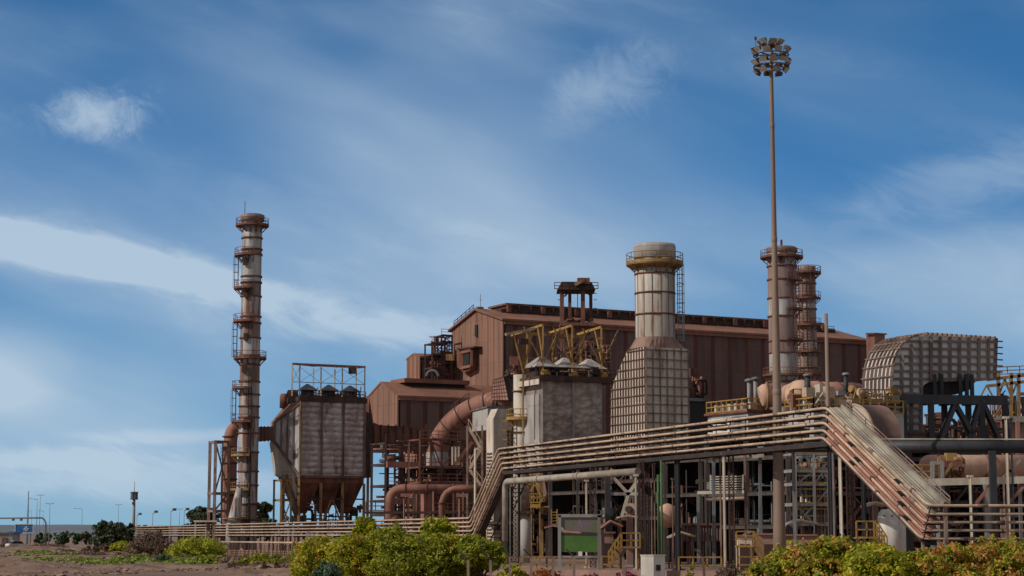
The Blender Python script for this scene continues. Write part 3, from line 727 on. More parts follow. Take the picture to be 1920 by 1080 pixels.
def stack(t, px, pyt, D, pxr, mats, flanges, pyb=None, taper=1.0, seg=32, name='shell', z0=0, lip=True):
    """cylindrical stack with alternating section colours between its flanges"""
    c = G(px, D); zt = zp(px, pyt, D); r = pxr*D/F; fz = sorted([zp(px, f, D) for f in flanges]+[z0, zt])
    prof = []; mis = []
    rr = lambda z: r*(taper+(1-taper)*(z-z0)/(zt-z0))
    for i, z in enumerate(fz):
        prof.append((rr(z), z-z0))
        if i < len(fz)-1: mis.append((i*7 % 3) % len(mats))
    prof.append((rr(zt)*.9, zt-z0)); mis.append(0); prof.append((rr(zt)*.88, zt-z0-1.5)); mis.append(0)
    MB().lathe(Vector((c.x, c.y, z0)), prof, seg, cap=False, mis=mis).build(name, mats, t)
    for z in fz[1:-1]:
        MB().lathe(Vector((c.x, c.y, z-.12)), [(rr(z), 0), (rr(z)+.16, 0), (rr(z)+.16, .24), (rr(z), .24)], seg, cap=False).build('flange', 'rust', t)
    return c, r, zt
# ------------------------------------------------------------------ tall left chimney
D = 292; t = thing('tall_chimney', 'tallest slim rusty white chimney with many ring platforms at far left', 'chimney', G(463, D))
fl = [447, 468, 478, 519, 530, 556, 594, 606, 634, 668, 684, 716, 740, 762, 783, 812, 848, 884, 910, 945, 975]
px0 = 463.0
c, r, zt = stack(t, px0, 408, D, 18.6, ['stack_white', 'stack_rust', 'stack_white'], fl)
def zz(py): return zp(px0, py, D)
MB().lathe(Vector((c.x, c.y, zz(416))), [(r, 0), (r+.35, .1), (r+.35, 1.0), (r, 1.15)], 32, cap=False).build('cap_ring', 'stack_rust', t)
platform(t, c, r, r+1.05, zz(425), 0, 360, 'rust', seg=30)
platform(t, c, r, r+1.0, zz(674), 0, 360, 'rust', seg=30)
for py in (481, 543, 605, 730, 793): platform(t, c, r, r+1.15, zz(py), 150, 285, 'rust', seg=14)
for py in (856, 920, 974): platform(t, c, r, r+1.1, zz(py), 150, 280, 'yellow_old', seg=14)
for a, b in ((540, 483), (670, 606), (790, 733)):
    q = Vector((c.x-r-.45, c.y-.6, 0)); m = MB(); m.ladder(q+UP*zz(a), q+UP*zz(b), Vector((0, 1, 0)), .5, .5, .035, cage=Vector((-1, 0, 0))); m.build('caged_ladder', 'rust_dark', t)
m = MB(); q = Vector((c.x+.35, c.y-r-.2, 0)); m.ladder(q, q+UP*zz(690), Vector((1, 0, 0)), .5, .45, .05)
m.beam(q+Vector((.1, -.1, 0)), q+Vector((.1, -.1, zz(780))), .3); m.build('cable_tray', 'black_gap', t)
for py, dx in ((700, -.7), (640, -.5), (560, -.6), (500, -.8)):
    q = Vector((c.x+dx, c.y-r-.1, zz(py))); m = MB().box(q, .6, .4, 1.1)
    m.beam(q+Vector((.5, -.1, .4)), q+Vector((.5, -.1, 2.6)), .12); m.build('inspection_hatch', 'rust_dark', t)
MB().tube([Vector((c.x-1.2, c.y, zt-1)), Vector((c.x-1.2, c.y, zt+2.6))], .05, 5).build('lightning_rod', 'rust_dark', t)
# duct elbows left of the chimney
t = thing('stack_duct', 'rusty domed duct looping down left of the tall chimney base', 'duct', G(434, 298))
fr = G(434, 298); s = 298/F
pts = [P(428, 1035, 298), P(429, 975, 298), P(431, 900, 298), P(432, 830, 298), P(434, 812, 298), P(441, 802, 298), P(452, 800, 298)]
MB().tube(fillet(pts, 1.5, 4), 1.05, 18).build('riser', 'duct_red', t)
m = MB()
for py in (960, 930, 900, 870, 840, 820): m.lathe(P(431, py, 298), [(1.05, 0), (1.18, 0), (1.18, .2), (1.05, .2)], 18, cap=False)
m.build('flange', 'rust_dark', t)
t = thing('stack_base_duct', 'conical pale and rusty duct leaning on the foot of the tall chimney', 'duct', G(440, 288.2))
MB().tube([P(436, 1034, 288.2), P(438, 985, 288.2), P(446, 935, 288.2), P(449, 915, 288.2)], [1.2, 1.1, .65, .45], 16).build('cone', 'stack_white', t)
m = MB(); m.lathe(P(438, 974, 288.2), [(1.3, 0), (1.75, 0), (1.75, .25), (1.3, .25)], 18, cap=False); m.build('flange', 'yellow_old', t)
# grey post frame at far left of chimney
t = thing('post_frame', 'tall open steel frame of grey and brown posts left of the chimney', 'frame', G(400, 296))
lv = [zp(400, y, 296) for y in (975, 958, 925, 828)]
g = steel_frame(t, G(401, 296), A3, 2.2, 2.6, [3.0, lv[1], lv[2], lv[3]], 1, 1, .42, 'pipe_dusty', brace=[(0, 3, 3), (0, 2, 1)], decks=False)
m = MB(); e = g(1, 0, lv[3]); m.beam(e, P(440, 828, 300), .35); m.beam(g(1, 0, lv[2]), P(440, 922, 297), .3); m.beam(g(1, 0, lv[1]), P(440, 962, 297), .3); m.build('tie_beam', 'pipe_dusty', t)
m = MB(); m.ladder(P(418, 985, 295), P(418, 835, 295), Vector((1, 0, 0)), .6, .5, .04); m.build('ladder', 'rust_dark', t)
# flat white canopy near x=364..408
t = thing('canopy', 'thin flat pale canopy on slim posts just left of the post frame', 'canopy', G(385, 296))
a = P(364, 977, 296); b = P(408, 977, 296); MB().box(((a.x+b.x)/2, 297, a.z-.15), b.x-a.x, 3, .25).build('roof', 'cream_steel', t)
for x in (a.x+.2, (a.x+b.x)/2, b.x-.2): MB().box((x, 296, 0), .15, .15, a.z-.16).build('post', 'cream_steel', t)
# ------------------------------------------------------------------ filter house one
D = 292; c0 = G(560, D); FA = Face(c0, A3); t = thing('first_filter_house', 'rusty wrinkled-metal filter house with three hoppers beside the tall chimney', 'filter house', c0)
E = FA(683, 900); LN = (E-Vector((c0.x, c0.y, E.z))).length; dep = 7.0
z_t = FA(560, 752).z; z_b = FA(560, 893).z
MB().prism([c0+UP*z_b, c0+A3*LN+UP*z_b, c0+A3*LN+UP*z_t, c0+UP*z_t], B3*dep).build('casing', 'alu_wrinkled', t)
m = MB()
for u in (0, 1/3, 2/3, 1): q = c0+A3*LN*u-B3*.06; m.beam(q+UP*z_b, q+UP*z_t, .42, .3)
m.beam(c0-B3*.12+UP*(z_b), c0-B3*.12+A3*LN+UP*(z_b), .3, .35)
m.build('corner_strips', 'rib_brown', t)
MB().beam(c0-B3*.24-A3*.1+UP*3, c0-B3*.24-A3*.1+UP*z_t, .22).build('corner_post', 'yellow_old', t)
m = MB(); m.prism([c0-B3*.25-A3*.3+UP*(z_t), c0-B3*.25+A3*(LN+.3)+UP*z_t, c0-B3*.25+A3*(LN+.3)+UP*(z_t+.75), c0-B3*.25-A3*.3+UP*(z_t+.75)], B3*(dep+.5)); m.build('roof_deck', 'rust_dark', t)
# skirt band and hoppers
zs = FA(560, 905).z; zh = FA(560, 962).z
m = MB(); m.prism([c0+UP*zs+A3*.05+B3*.05, c0+A3*(LN-.05)+B3*.05+UP*zs, c0+A3*(LN-.05)+B3*.05+UP*(z_b-.02), c0+A3*.05+B3*.05+UP*(z_b-.02)], B3*(dep-.1)); m.build('skirt', 'rust', t)
for k in range(3):
    m = MB(); w = LN/3; o = c0+A3*(w*k+.1)+B3*.2; ww = w-.2; dd = dep-.4
    top = [o, o+A3*ww, o+A3*ww+B3*dd, o+B3*dd]; ce = o+A3*ww/2+B3*dd/2
    bot = [ce+(p-ce)*.28 for p in top]
    m.add([p+UP*(zs-.01) for p in top]+[p+UP*zh for p in bot], [[0, 1, 5, 4], [1, 2, 6, 5], [2, 3, 7, 6], [3, 0, 4, 7], [7, 6, 5, 4]])
    m.build('hopper', 'rust', t)
for k in range(4):
    for j in (0, 1): q = c0+A3*(LN*k/3)+B3*(.1+j*(dep-.3)); MB().beam(q, q+UP*zs, .42).build('leg', 'yellow_old' if j == 0 else 'rust', t)
m = MB()
for y in (935,): m.beam(c0+UP*FA(560, y).z, c0+A3*LN+UP*FA(560, y).z, .22)
m.beam(c0+UP*3.4, c0+A3*LN+UP*3.4, .6)
m.build('tie_beam', 'rust_dark', t)
m = MB(); q = LN/3; zz1 = FA(560, 932).z
m.beam(c0+A3*q+UP*3.7, c0+A3*q*1.5+UP*zz1, .2); m.beam(c0+A3*q*2+UP*3.7, c0+A3*q*1.5+UP*zz1, .2); m.build('brace', 'yellow_old', t)
m = MB(); m.beam(c0+A3*q*2-UP*-zs, c0+A3*q*1.4+UP*zz1, .16); m.build('brace', 'rust_dark', t)
clutter(t, c0+B3*1, A3, LN, 5, 3.0, zh+1.5, 60, 3, ['rust_dark', 'rust', 'grey_steel'])
# inlet transition on left face
FL = Face(c0-A3*.02, B3)
near = [FL(559, 757), FL(559, 893)]
dl = c0+B3*3.5
za, zb = P(492, 795, 300).z, P(492, 826, 300).z
Q = G(516, 298); 
# prism-like flaring duct: big opening on left wall, small throat at the left
m = MB(); bw = 6.6
big = [c0+B3*.1+UP*(z_t-.3), c0+B3*(bw)+UP*(z_t-.3), c0+B3*bw+UP*(z_b+.1), c0+B3*.1+UP*(z_b+.1)]
th0 = G(512, 294); thv = B3*1.2
sm = [th0+UP*P(512, 792, 294).z, th0+thv*1.6+UP*P(512, 792, 294).z, th0+thv*1.6+UP*P(512, 826, 294).z, th0+UP*P(512, 826, 294).z]
m.add(big+sm, [[0, 1, 5, 4], [1, 2, 6, 5], [2, 3, 7, 6], [3, 0, 4, 7], [4, 5, 6, 7]], 0)
m.m[0] = 1
m.build('inlet_transition', ['stack_white', 'roof_red'], t)
m = MB()
for u in (.25, .5, .75):
    m.beam(sm[0].lerp(big[0], u)-B3*.06, sm[3].lerp(big[3], u)-B3*.06, .2)
m.beam(sm[0]-B3*.05, sm[3]-B3*.05, .25); m.beam(sm[3]-B3*.05, big[3]-B3*.05, .3); m.beam(sm[0]-B3*.05, big[0]-B3*.05, .25)
m.build('stiffener', 'rib_brown', t)
m = MB(); x0 = P(486, 800, 294); m.prism([x0*1, Vector((sm[0].x, sm[0].y, x0.z)), Vector((sm[0].x, sm[0].y, P(512, 825, 294).z)), Vector((x0.x, x0.y, P(486, 828, 294).z))], thv*1.5)
m.build('inlet_duct', 'stack_rust', t)
m = MB()
for px in (490, 496, 503, 510): a = P(px, 799, 293.9); b2 = P(px, 828, 293.9); m.beam(a, b2, .2)
m.build('flange', 'rust', t)
# lower pale chute under transition
m = MB(); a = [P(514, 833, 295), P(560, 893, 293), P(563, 905, 293), P(530, 893, 295)]
m.prism([P(512, 829, 294.5), P(558, 892, 293.5), P(556, 935, 293.5), P(545, 905, 294), P(521, 890, 294.5)], B3*1.6); m.build('drain_chute', 'stack_cream', t)
m = MB(); m.tube([P(532, 893, 294.5), P(546, 935, 294), P(556, 968, 294)], [.9, .5, .35], 10); m.build('drain_pipe', 'stack_rust', t)
# stair tower left of hoppers
t2 = thing('access_tower', 'narrow rusty access frame under the left flare of the first filter house', 'frame', G(524, 291))
steel_frame(t2, G(526, 290), A3, 1.6, 3, [3.6, zp(526, 938, 290), zp(526, 900, 290)], 1, 1, .28, 'yellow_old', brace=[(0, 1, 3), (0, 2, 2)], rail='rust')
MB().beam(G(514, 290, 3.2), G(540, 289, 5.2), .4).build('stair', 'rust_dark', t2)
# hoods on the roof
def hood(t, c, w, h1, h2, mat='panel_grey'):
    MB().box(c, w*.62, w*.62, h1, A3).build('vent_stub', 'rust_dark', t)
    m = MB(); 
    q = [c+UP*h1+A3*(a*w/2)+B3*(b*w/2) for a, b in ((-1, -1), (1, -1), (1, 1), (-1, 1))]
    m.add(q+[p+(c-Vector((p.x, p.y, c.z)))*.9+UP*h2 for p in q]+[p-UP*.12 for p in q], [[0, 1, 5, 4], [1, 2, 6, 5], [2, 3, 7, 6], [3, 0, 4, 7], [4, 5, 6, 7], [8, 9, 1, 0], [9, 10, 2, 1], [10, 11, 3, 2], [11, 8, 0, 3], [11, 10, 9, 8]])
    hd = m.build('hood', mat, t)
    m = MB()
    for a, b in ((-1, -1), (1, -1), (1, 1), (-1, 1)): p = c+A3*(a*w*.45)+B3*(b*w*.45); m.beam(p, p+UP*(h1-.1), .1)
    m.build('hood_legs', 'rust_dark', hd)
lab = ['left', 'middle', 'right']
for k, px in enumerate((576, 616, 656)):
    q = FA.off(B3*2.2)(px, 745); hc = Vector((q.x, q.y, z_t+.75))
    tt = thing('roof_vent', ['leftmost of the three grey vent hoods on the first filter house', 'middle one of the three grey vent hoods on the first filter house', 'rightmost of the three grey vent hoods on the first filter house'][k], 'vent', hc, 'vent hoods on the first filter house')
    hood(tt, hc, 2.5, 1.15, .95, 'hood_grey')
t = thing('roof_clutter', 'rusty walkway rails and drums on the roof of the first filter house', 'equipment', c0+UP*(z_t+.75))
clutter(t, c0+B3*.5, A3, LN, 5, z_t+.76, z_t+1.5, 40, 8, ['rust', 'rust_dark', 'hood_grey'], 'drums', .9)
MB().rail([c0-B3*.2+UP*(z_t+.75), c0-B3*.2+A3*LN+UP*(z_t+.75)], 1.0, 1.2, .05).build('railing', 'rust_dark', t)
m = MB(); 
for px, py, rr in ((534, 745, .8), (548, 738, .9)): q = P(px, py+8, 297); m.lathe(q-UP*1.0, [(rr, 0), (rr, 1.8), (rr*.8, 2.2)], 14)
m.build('side_drum', 'rust', t)
# hoist gantry above roof
tg = thing('roof_gantry', 'open rusty white lattice gantry above the first filter house roof', 'gantry', c0+UP*(z_t+.75))
zg = FA(560, 684).z; zm = FA(560, 716).z
cols = [(548, .3), (562, .3), (602, .3), (642, .3), (684, .3), (588, 5), (628, 5), (668, 5)]
tops = []
for px, dd in cols:
    q = FA.off(B3*dd)(px, 700); b0 = Vector((q.x, q.y, z_t+.76)); MB().beam(b0, Vector((q.x, q.y, zg)), .2).build('column', 'cream_steel', tg); tops.append(Vector((q.x, q.y, zg)))
m = MB(); m.beam(tops[0]+UP*.15, tops[4]+UP*.15, .28); m.beam(tops[5]+UP*.45, tops[7]+UP*.45, .22)
m.beam(tops[0]+UP*.1, tops[5]+UP*.4, .2)
for a, b in ((2, 5), (3, 6), (4, 7), (1, 5)): m.beam(tops[a]+UP*.15, tops[b]+UP*.4, .26)
m.build('top_beams', 'duct_red', tg)
m = MB()
for a, b in ((0, 4),): 
    for z in (zm, (zm+zg)/2-3): m.beam(Vector((*tops[a][:2], zm)), Vector((*tops[b][:2], zm)), .1)
for i in range(4):
    a, b = tops[i], tops[i+1]; m.beam(Vector((*a[:2], zm)), b-UP*.3, .06); m.beam(Vector((*b[:2], zm)), a-UP*.3, .06)
m.build('bracing', 'cream_steel', tg)
q = tops[3].lerp(tops[4], .45); MB().box(q-UP*1.0, 1.2, .8, .9).build('hoist', 'rust_dark', tg)
# right-hand outlet duct toward the red shed
t = thing('outlet_duct', 'broad brown duct joining the first filter house to the red shed', 'duct', G(700, 303))
o = FA(684, 800); o = Vector((o.x, o.y, 0))
m = MB(); m.prism([o+B3*1+UP*(z_t-1), o+B3*1+A3*1.6+UP*(z_t-1.5), o+B3*1+A3*1.6+UP*(z_b), o+B3*1+UP*z_b], B3*5); m.build('plenum', 'rust_dark', t)
f2 = Face(G(690, 304), A3); dd = [f2(692, 742), f2(700, 792), f2(712, 797), f2(800, 802), f2(800, 843), f2(712, 838), f2(692, 838)]
MB().prism(dd, B3*4).build('duct', 'rust', t)
m = MB()
for px in range(700, 800, 14): m.beam(f2(px, 796)-B3*.1, f2(px, 840)-B3*.1, .22)
m.build('stiffener', 'rust_dark', t)
# ------------------------------------------------------------------ big shed
def stripwall(p0, d, L, zb, ztf, nstrip, sw, th=.12, off=0):
    """wall of cladding with vertical strips; ztf(u) gives the top height along the wall"""
    m = MB(); nd = Vector((d.y, -d.x, 0)); us = [0, L]
    for i in range(nstrip):
        c = L*(i+.5+off)/nstrip; us += [c-sw/2, c+sw/2]
    us = sorted(set([u for u in us if 0 <= u <= L]+[L*.5]))
    for a, b in zip(us[:-1], us[1:]):
        mid = (a+b)/2; s = any(abs(mid-L*(i+.5+off)/nstrip) < sw/2 for i in range(nstrip))
        o = nd*(.03 if s else 0)
        q = [p0+d*a+UP*zb+o, p0+d*b+UP*zb+o, p0+d*b+UP*ztf(b)+o, p0+d*a+UP*ztf(a)+o]
        m.prism(q, -nd*.3, 1 if s else 0)
    return m
def shed(name, label, px, D, pxl, pxp, pye, pyp, pxr, mats, nsg, nss, zb=0, Lmax=None, over=.8, roof='roof_red', swg=.9, sws=1.4):
    c0 = G(px, D); FA = Face(c0, A3); FB = Face(c0, B3)
    ze = FA(px, pye).z; l = FB(pxl, pye); p = FB(pxp, pyp); Wd = (Vector((l.x, l.y, 0))-c0).length
    Lp = FA(pxr, pye); L = (Vector((Lp.x, Lp.y, 0))-c0).length; zr = ze+(p.z-ze)
    t = thing(name, label, 'building', c0)
    uh = (Vector((p.x, p.y, 0))-c0).length
    uh = Wd/2
    ztf = lambda u: ze+(zr-ze)*(u/uh if u < uh else (Wd-u)/(Wd-uh))
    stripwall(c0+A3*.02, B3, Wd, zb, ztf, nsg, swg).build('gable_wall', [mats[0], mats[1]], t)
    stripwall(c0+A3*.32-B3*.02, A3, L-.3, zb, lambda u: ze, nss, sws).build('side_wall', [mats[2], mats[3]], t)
    MB().prism([c0+B3*Wd+A3*.35+UP*zb, c0+B3*Wd+A3*(L-.1)+UP*zb, c0+B3*Wd+A3*(L-.1)+UP*(ze-.1), c0+B3*Wd+A3*.35+UP*(ze-.1)], -B3*.3).build('rear_wall', mats[2], t)
    MB().prism([c0+A3*L+B3*.05+UP*zb, c0+A3*L+B3*(Wd-.3)+UP*zb, c0+A3*L+B3*(Wd-.3)+UP*(ze-.1), c0+A3*L+B3*uh+UP*(zr-.1), c0+A3*L+B3*.05+UP*(ze-.1)], -A3*.3).build('end_wall', mats[2], t)
    sl = (zr-ze)/uh
    for s in (0, 1):
        a = c0-A3*over+B3*(-over if not s else Wd+over)+UP*(ze-over*sl+.05); b = c0-A3*over+B3*uh+UP*(zr+.05)
        q = [a, a+A3*(L+2*over), b+A3*(L+2*over), b]
        MB().prism(q, UP*.35).build('roof', roof, t)
    return t, c0, FA, FB, Wd, L, ze, zr, uh
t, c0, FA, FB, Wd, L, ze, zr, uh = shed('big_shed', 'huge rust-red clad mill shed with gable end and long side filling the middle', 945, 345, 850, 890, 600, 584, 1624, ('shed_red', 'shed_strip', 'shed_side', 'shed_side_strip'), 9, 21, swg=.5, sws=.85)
bigFA, bigFB, bc0, bW, bL, bze, bzr, buh = FA, FB, c0, Wd, L, ze, zr, uh
m = MB(); m.beam(c0-B3*.3-A3*.1+UP*(ze-.4), c0-B3*.3+A3*L+UP*(ze-.4), .5, .7); m.build('gutter', 'roof_red', t)
# box bay with frame on the gable
def onB(px, py, off=0): q = Face(c0-A3*off, B3)(px, py); return q
v = [onB(869, 655, 0), onB(898, 655, 0), onB(898, 692, 0), onB(884, 700, 0), onB(869, 688, 0)]
MB().prism(v, -A3*1.5).build('box_bay', 'rust', t)
m = MB(); e = [onB(866, 661, 1.7), onB(884, 657, 1.7), onB(884, 686, 1.7), onB(866, 690, 1.7)]
for a, b in zip(e, e[1:]+e[:1]): m.beam(a, b, .5)
m.build('bay_frame', 'roof_red', t)
MB().prism([onB(870, 664, 1.6), onB(880, 662, 1.6), onB(880, 683, 1.6), onB(870, 685, 1.6)], -A3*.1).build('bay_opening', 'black_gap', t)
MB().beam(onB(866, 655, 1.0), onB(898, 651, 1.0), 2.0, .3).build('bay_roof', 'rust_dark', t)
MB().prism([onB(895, 609, 0), onB(899, 609, 0), onB(899, 633, 0), onB(895, 631, 0)], -A3*.5).build('slot_vent', 'black_gap', t)
MB().prism([onB(891, 609, 0), onB(894.5, 609, 0), onB(894.5, 628, 0), onB(889, 626, 0)], -A3*.5).build('vent_casing', 'shed_red', t)
# ridge monitor
mo = c0+B3*buh; 
def RM(u0, u1, dz0, dz1, w, mat, name, t=t):
    a = mo+A3*u0+B3*(-w/2)
    MB().prism([a+UP*(zr+dz0), a+A3*(u1-u0)+UP*(zr+dz0), a+A3*(u1-u0)+UP*(zr+dz1), a+UP*(zr+dz1)], B3*w).build(name, mat, t)
RM(3, L*.97, -.8, .15, 7.2, 'rust_dark', 'ridge_base')
fr = Face(mo-B3*3.6, A3); 
us = (Vector((*fr(952, 580)[:2], 0))-Vector((*fr.c[:2], 0))).length
RM(us, L*.93, .2, .95, 6.4, 'rust_dark', 'ridge_monitor')
RM(us-.4, L*.93+.4, .96, 1.3, 7.4, 'rust', 'monitor_roof')
n = 30
for i in range(n+1):
    m = MB(); u = us+(L*.93-us)*i/n; q = mo-B3*3.7+A3*u+UP*(zr-.1); m.beam(q, q+UP*1.05, .25)
    if i % 3 == 0: m.box(q-B3*.4-UP*.3, .7, .6, 1.3, A3)
    m.build('monitor_post', 'rust', t)
m = MB(); m.rail([mo-B3*4.2+A3*4+UP*(zr-.1), mo-B3*4.2+A3*L*.96+UP*(zr-.3)], .9, 2.2, .05); m.build('railing', 'rust_dark', t)
m = MB(); q = mo+A3*.3+UP*zr; m.box(q, 1.2, 1.0, .7, A3); m.beam(q+A3*.2, q+A3*.2+UP*3.2, .09); m.beam(q+A3*.2+UP*2-B3*.6, q+A3*.2+UP*2+B3*.6, .07); m.build('roof_aerial', 'yellow_old', t)
m = MB(); m.beam(mo+A3*.5-B3*1+UP*(zr+.3), mo+A3*.5-B3*(uh*.45)+UP*(zr+.3-(zr-ze)*.45), .1); 
m.rail([c0+B3*(Wd-1)+UP*(ze+.6)-A3*.4, c0+B3*(uh+1)+UP*(zr+.2)-A3*.4], 1, 1.6, .05); m.build('edge_rail', 'rust_dark', t)
# small block at far right end of shed roof
q = G(1642, 378); t = thing('roof_plant_block', 'plain red-brown block rising beyond the right end of the big shed', 'building', q)
f = Face(G(1640, 376), A3); fb = Face(G(1640, 376), B3)
a = f(1640, 627); b = f(1659, 627); l = fb(1624, 627)
MB().prism([Vector((a.x, a.y, 0)), Vector((b.x, b.y, 0)), b, Vector((b.x, b.y, a.z))][0:2]+[Vector((b.x, b.y, a.z)), Vector((a.x, a.y, a.z))], Vector((l.x-a.x, l.y-a.y, 0))).build('wall', 'duct_red', t)
MB().prism([Vector((a.x, a.y, a.z+.01))-A3*.3-B3*.3, Vector((b.x, b.y, a.z+.01))+A3*.3-B3*.3, Vector((b.x, b.y, a.z+.31))+A3*.3-B3*.3, Vector((a.x, a.y, a.z+.31))-A3*.3-B3*.3], Vector((l.x-a.x, l.y-a.y, 0))*1.05).build('roof', 'roof_red', t)
# lower red shed
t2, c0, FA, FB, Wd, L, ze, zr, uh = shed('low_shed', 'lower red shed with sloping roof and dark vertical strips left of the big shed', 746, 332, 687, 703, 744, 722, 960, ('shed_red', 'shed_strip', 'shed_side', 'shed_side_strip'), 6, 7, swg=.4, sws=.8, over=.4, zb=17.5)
for u in (0, .33, .66, 1):
    for w_ in (0, 1): q = c0+A3*(L*u*.96+.3)+B3*(Wd*w_*.97+.1); MB().beam(q, q+UP*17.5, .45).build('leg', 'rust_dark', t2)
MB().prism([c0+UP*17.2, c0+A3*L+UP*17.2, c0+A3*L+B3*Wd+UP*17.2, c0+B3*Wd+UP*17.2], UP*.28).build('floor', 'rust_dark', t2)
q = c0+B3*uh; f = Face(q-B3*2, A3); a = f(754, 712); u0 = (Vector((*a[:2], 0))-f.c).length; b = f(876, 712); u1 = (Vector((*b[:2], 0))-f.c).length
def mon(t, q, u0, u1, z0, z1, w, mat, name): 
    a = q+A3*u0-B3*w/2; MB().prism([a+UP*z0, a+A3*(u1-u0)+UP*z0, a+A3*(u1-u0)+UP*z1, a+UP*z1], B3*w).build(name, mat, t)
mon(t2, q, u0+.5, u1-.5, zr-.3, a.z-.5, 4, 'black_gap', 'ridge_monitor'); mon(t2, q, u0, u1, a.z-.49, a.z+.25, 6, 'roof_red', 'monitor_roof')
m = MB(); m.beam(c0-B3*.15+UP*(ze-.3)-A3*.1, c0-B3*.15+A3*L+UP*(ze-.3), .35, .5); m.build('gutter', 'roof_red', t2)
# small red block upper left
t3 = shed('small_shed', 'small red clad block behind the rusty lattice tower, left of the big shed', 787, 372, 765, 772, 671, 667, 850, ('shed_red', 'shed_strip', 'shed_side', 'shed_side_strip'), 3, 3, over=.3)[0]
f = Face(t3.location-A3*.06, B3); MB().prism([f(780, 701), f(784, 702), f(784, 712), f(780, 712)], -A3*.1).build('door', 'black_gap', t3)
MB().prism([f(770, 703), f(773, 703), f(773, 712), f(770, 712)], -A3*.1).build('door', 'black_gap', t3)
# rusty lattice tower at the gable's left
t = thing('lattice_tower', 'tangled rusty lattice stair tower against the left edge of the big shed', 'tower', G(830, 357))
lv = [zp(830, y, 357) for y in (715, 700, 680, 660, 640, 628)]
steel_frame(t, G(808, 357), A3, 2.6, 3, [zp(808, 712, 357), zp(808, 690, 357), zp(808, 665, 357), zp(808, 644, 357)], 1, 1, .3, 'rust_dark', brace=[(0, 3, 3), (0, 2, 1), (0, 1, 2)], rail='rust', ground=18)
steel_frame(t, G(826, 358), A3, 2.2, 3, lv, 1, 1, .3, 'rust_dark', brace=[(0, 5, 3), (0, 4, 1), (0, 3, 2), (0, 2, 1), (0, 1, 2)], rail='rust', ground=18)
clutter(t, G(808, 357.5), A3, 5, 3, 28, lv[-1], 60, 21, ['rust_dark', 'rust', 'rust'])
MB().box(P(844, 676, 356), 1.6, .3, 1.2).build('crate', 'yellow_old', t)
m = MB(); 
for s in (-1, 1): m.tube(arc(P(811, 706, 356)-Vector((0, s*.01, 0)), Vector((1, 0, 0)), UP, 1.1, 0, 180, 10), .3, 6)
m.build('half_ring', 'hood_grey', t)
# ------------------------------------------------------------------ big curved duct
D = 268; t = thing('curved_duct', 'fat red duct curving from upright up and over to the right', 'duct', G(822, D))
def bend(pts): return fillet([P(x, y, d) for x, y, d in pts], 6, 7)
pts = bend([(820, 985, D), (820, 850, D), (826, 822, D), (850, 790, D-1), (885, 766, D-2), (925, 754, D-3), (965, 751, D-4)])
MB().tube(pts, 1.5, 24).build('duct', 'duct_red', t)
m = MB()
for i in (12, 18, 24, 29, 34, 39):
    if i+1 < len(pts): d = (pts[i+1]-pts[i]).normalized(); m.tube([pts[i]-d*.08, pts[i]+d*.08], 1.58, 24)
m.build('flange', 'rust_dark', t)
MB().tube([P(820, 893, D), P(820, 848, D)], 1.56, 24, cap=False).build('pale_sleeve', 'panel_grey', t)
m = MB()
m.rail([pts[i]+UP*1.5-A3*.3 for i in (20, 24, 28)], .8, 1, .05); m.build('walkway', 'rust_dark', t)
# gridded hopper
t = thing('gridded_hopper', 'pinkish red hopper with a square rib grid above the curved duct', 'hopper', P(940, 752, 262))
f = Face(G(951, 262), Vector((-.8, .6, 0)).normalized()); a, b, c2, d_ = f(921, 750), f(953, 750), f(944, 706), f(925, 712)
m = MB(); dv = Vector((.9, 1.2, 0)); m.prism([a, b, c2, d_], dv, 0); m.build('shell', 'vessel_pink', t)
m = MB()
for i in range(7): u = i/6; m.beam(a.lerp(d_, u)+Vector((-.05, -.07, 0)), b.lerp(c2, u)+Vector((-.05, -.07, 0)), .05); m.beam(a.lerp(b, u)+Vector((-.06, -.08, 0)), d_.lerp(c2, u)+Vector((-.06, -.08, 0)), .05)
m.build('rib_grid', 'rib_brown', t)
MB().prism([c2+Vector((.01,0,0)), c2+Vector((1.3, .5, .2)), b+Vector((1.0, .6, 0)), b+Vector((.01,0,0))], Vector((.1, .9, 0))).build('shade_side', 'rust_dark', t)  # right face coloured dark for the side turned from the sun
clutter(t, P(944, 700, 262), Vector((1, 0, 0)), 2.4, 2, zp(944, 706, 262), zp(944, 696, 262), 22, 3, ['rust', 'rust_dark'])
for px in (925, 955): MB().beam(G(px, 263), P(px, 752, 263), .35).build('leg', 'rust_dark', t)
# grey cabin and white chute right of the curved duct
t = thing('grey_cabin', 'flat grey cladded cabin behind the white chute', 'building', G(885, 250))
f = Face(G(914, 250), A3); g2 = Face(G(914, 250), B3)
l = g2(886, 770); b = f(960, 760)
LB = (Vector((*l[:2], 0))-g2.c).length; LA = (Vector((*b[:2], 0))-f.c).length
MB().prism([f.c+UP*zp(914, 806, 250), f.c+B3*LB+UP*zp(914, 806, 250), f.c+B3*LB+UP*zp(914, 768, 250), f.c+UP*zp(914, 764, 250)], A3*LA).build('wall', 'panel_grey', t)
MB().prism([f.c-A3*.2-B3*.2+UP*(zp(914, 764, 250)), f.c-A3*.2+B3*(LB+.2)+UP*(zp(914, 768, 250)), f.c-A3*.2+B3*(LB+.2)+UP*(zp(914, 766, 250)), f.c-A3*.2-B3*.2+UP*(zp(914, 761.5, 250))], A3*(LA+.4)).build('roof', 'hood_grey', t)
for u in (0.1, .9):
    for s in (0, 1): q = f.c+B3*LB*u+A3*LA*(.05+.9*s); MB().beam(q, q+UP*zp(914, 806, 250), .35).build('leg', 'rust_dark', t)
t = thing('white_chute', 'tall narrow white chute tower with slanted top left of the white pipe stack', 'tower', G(925, 236))
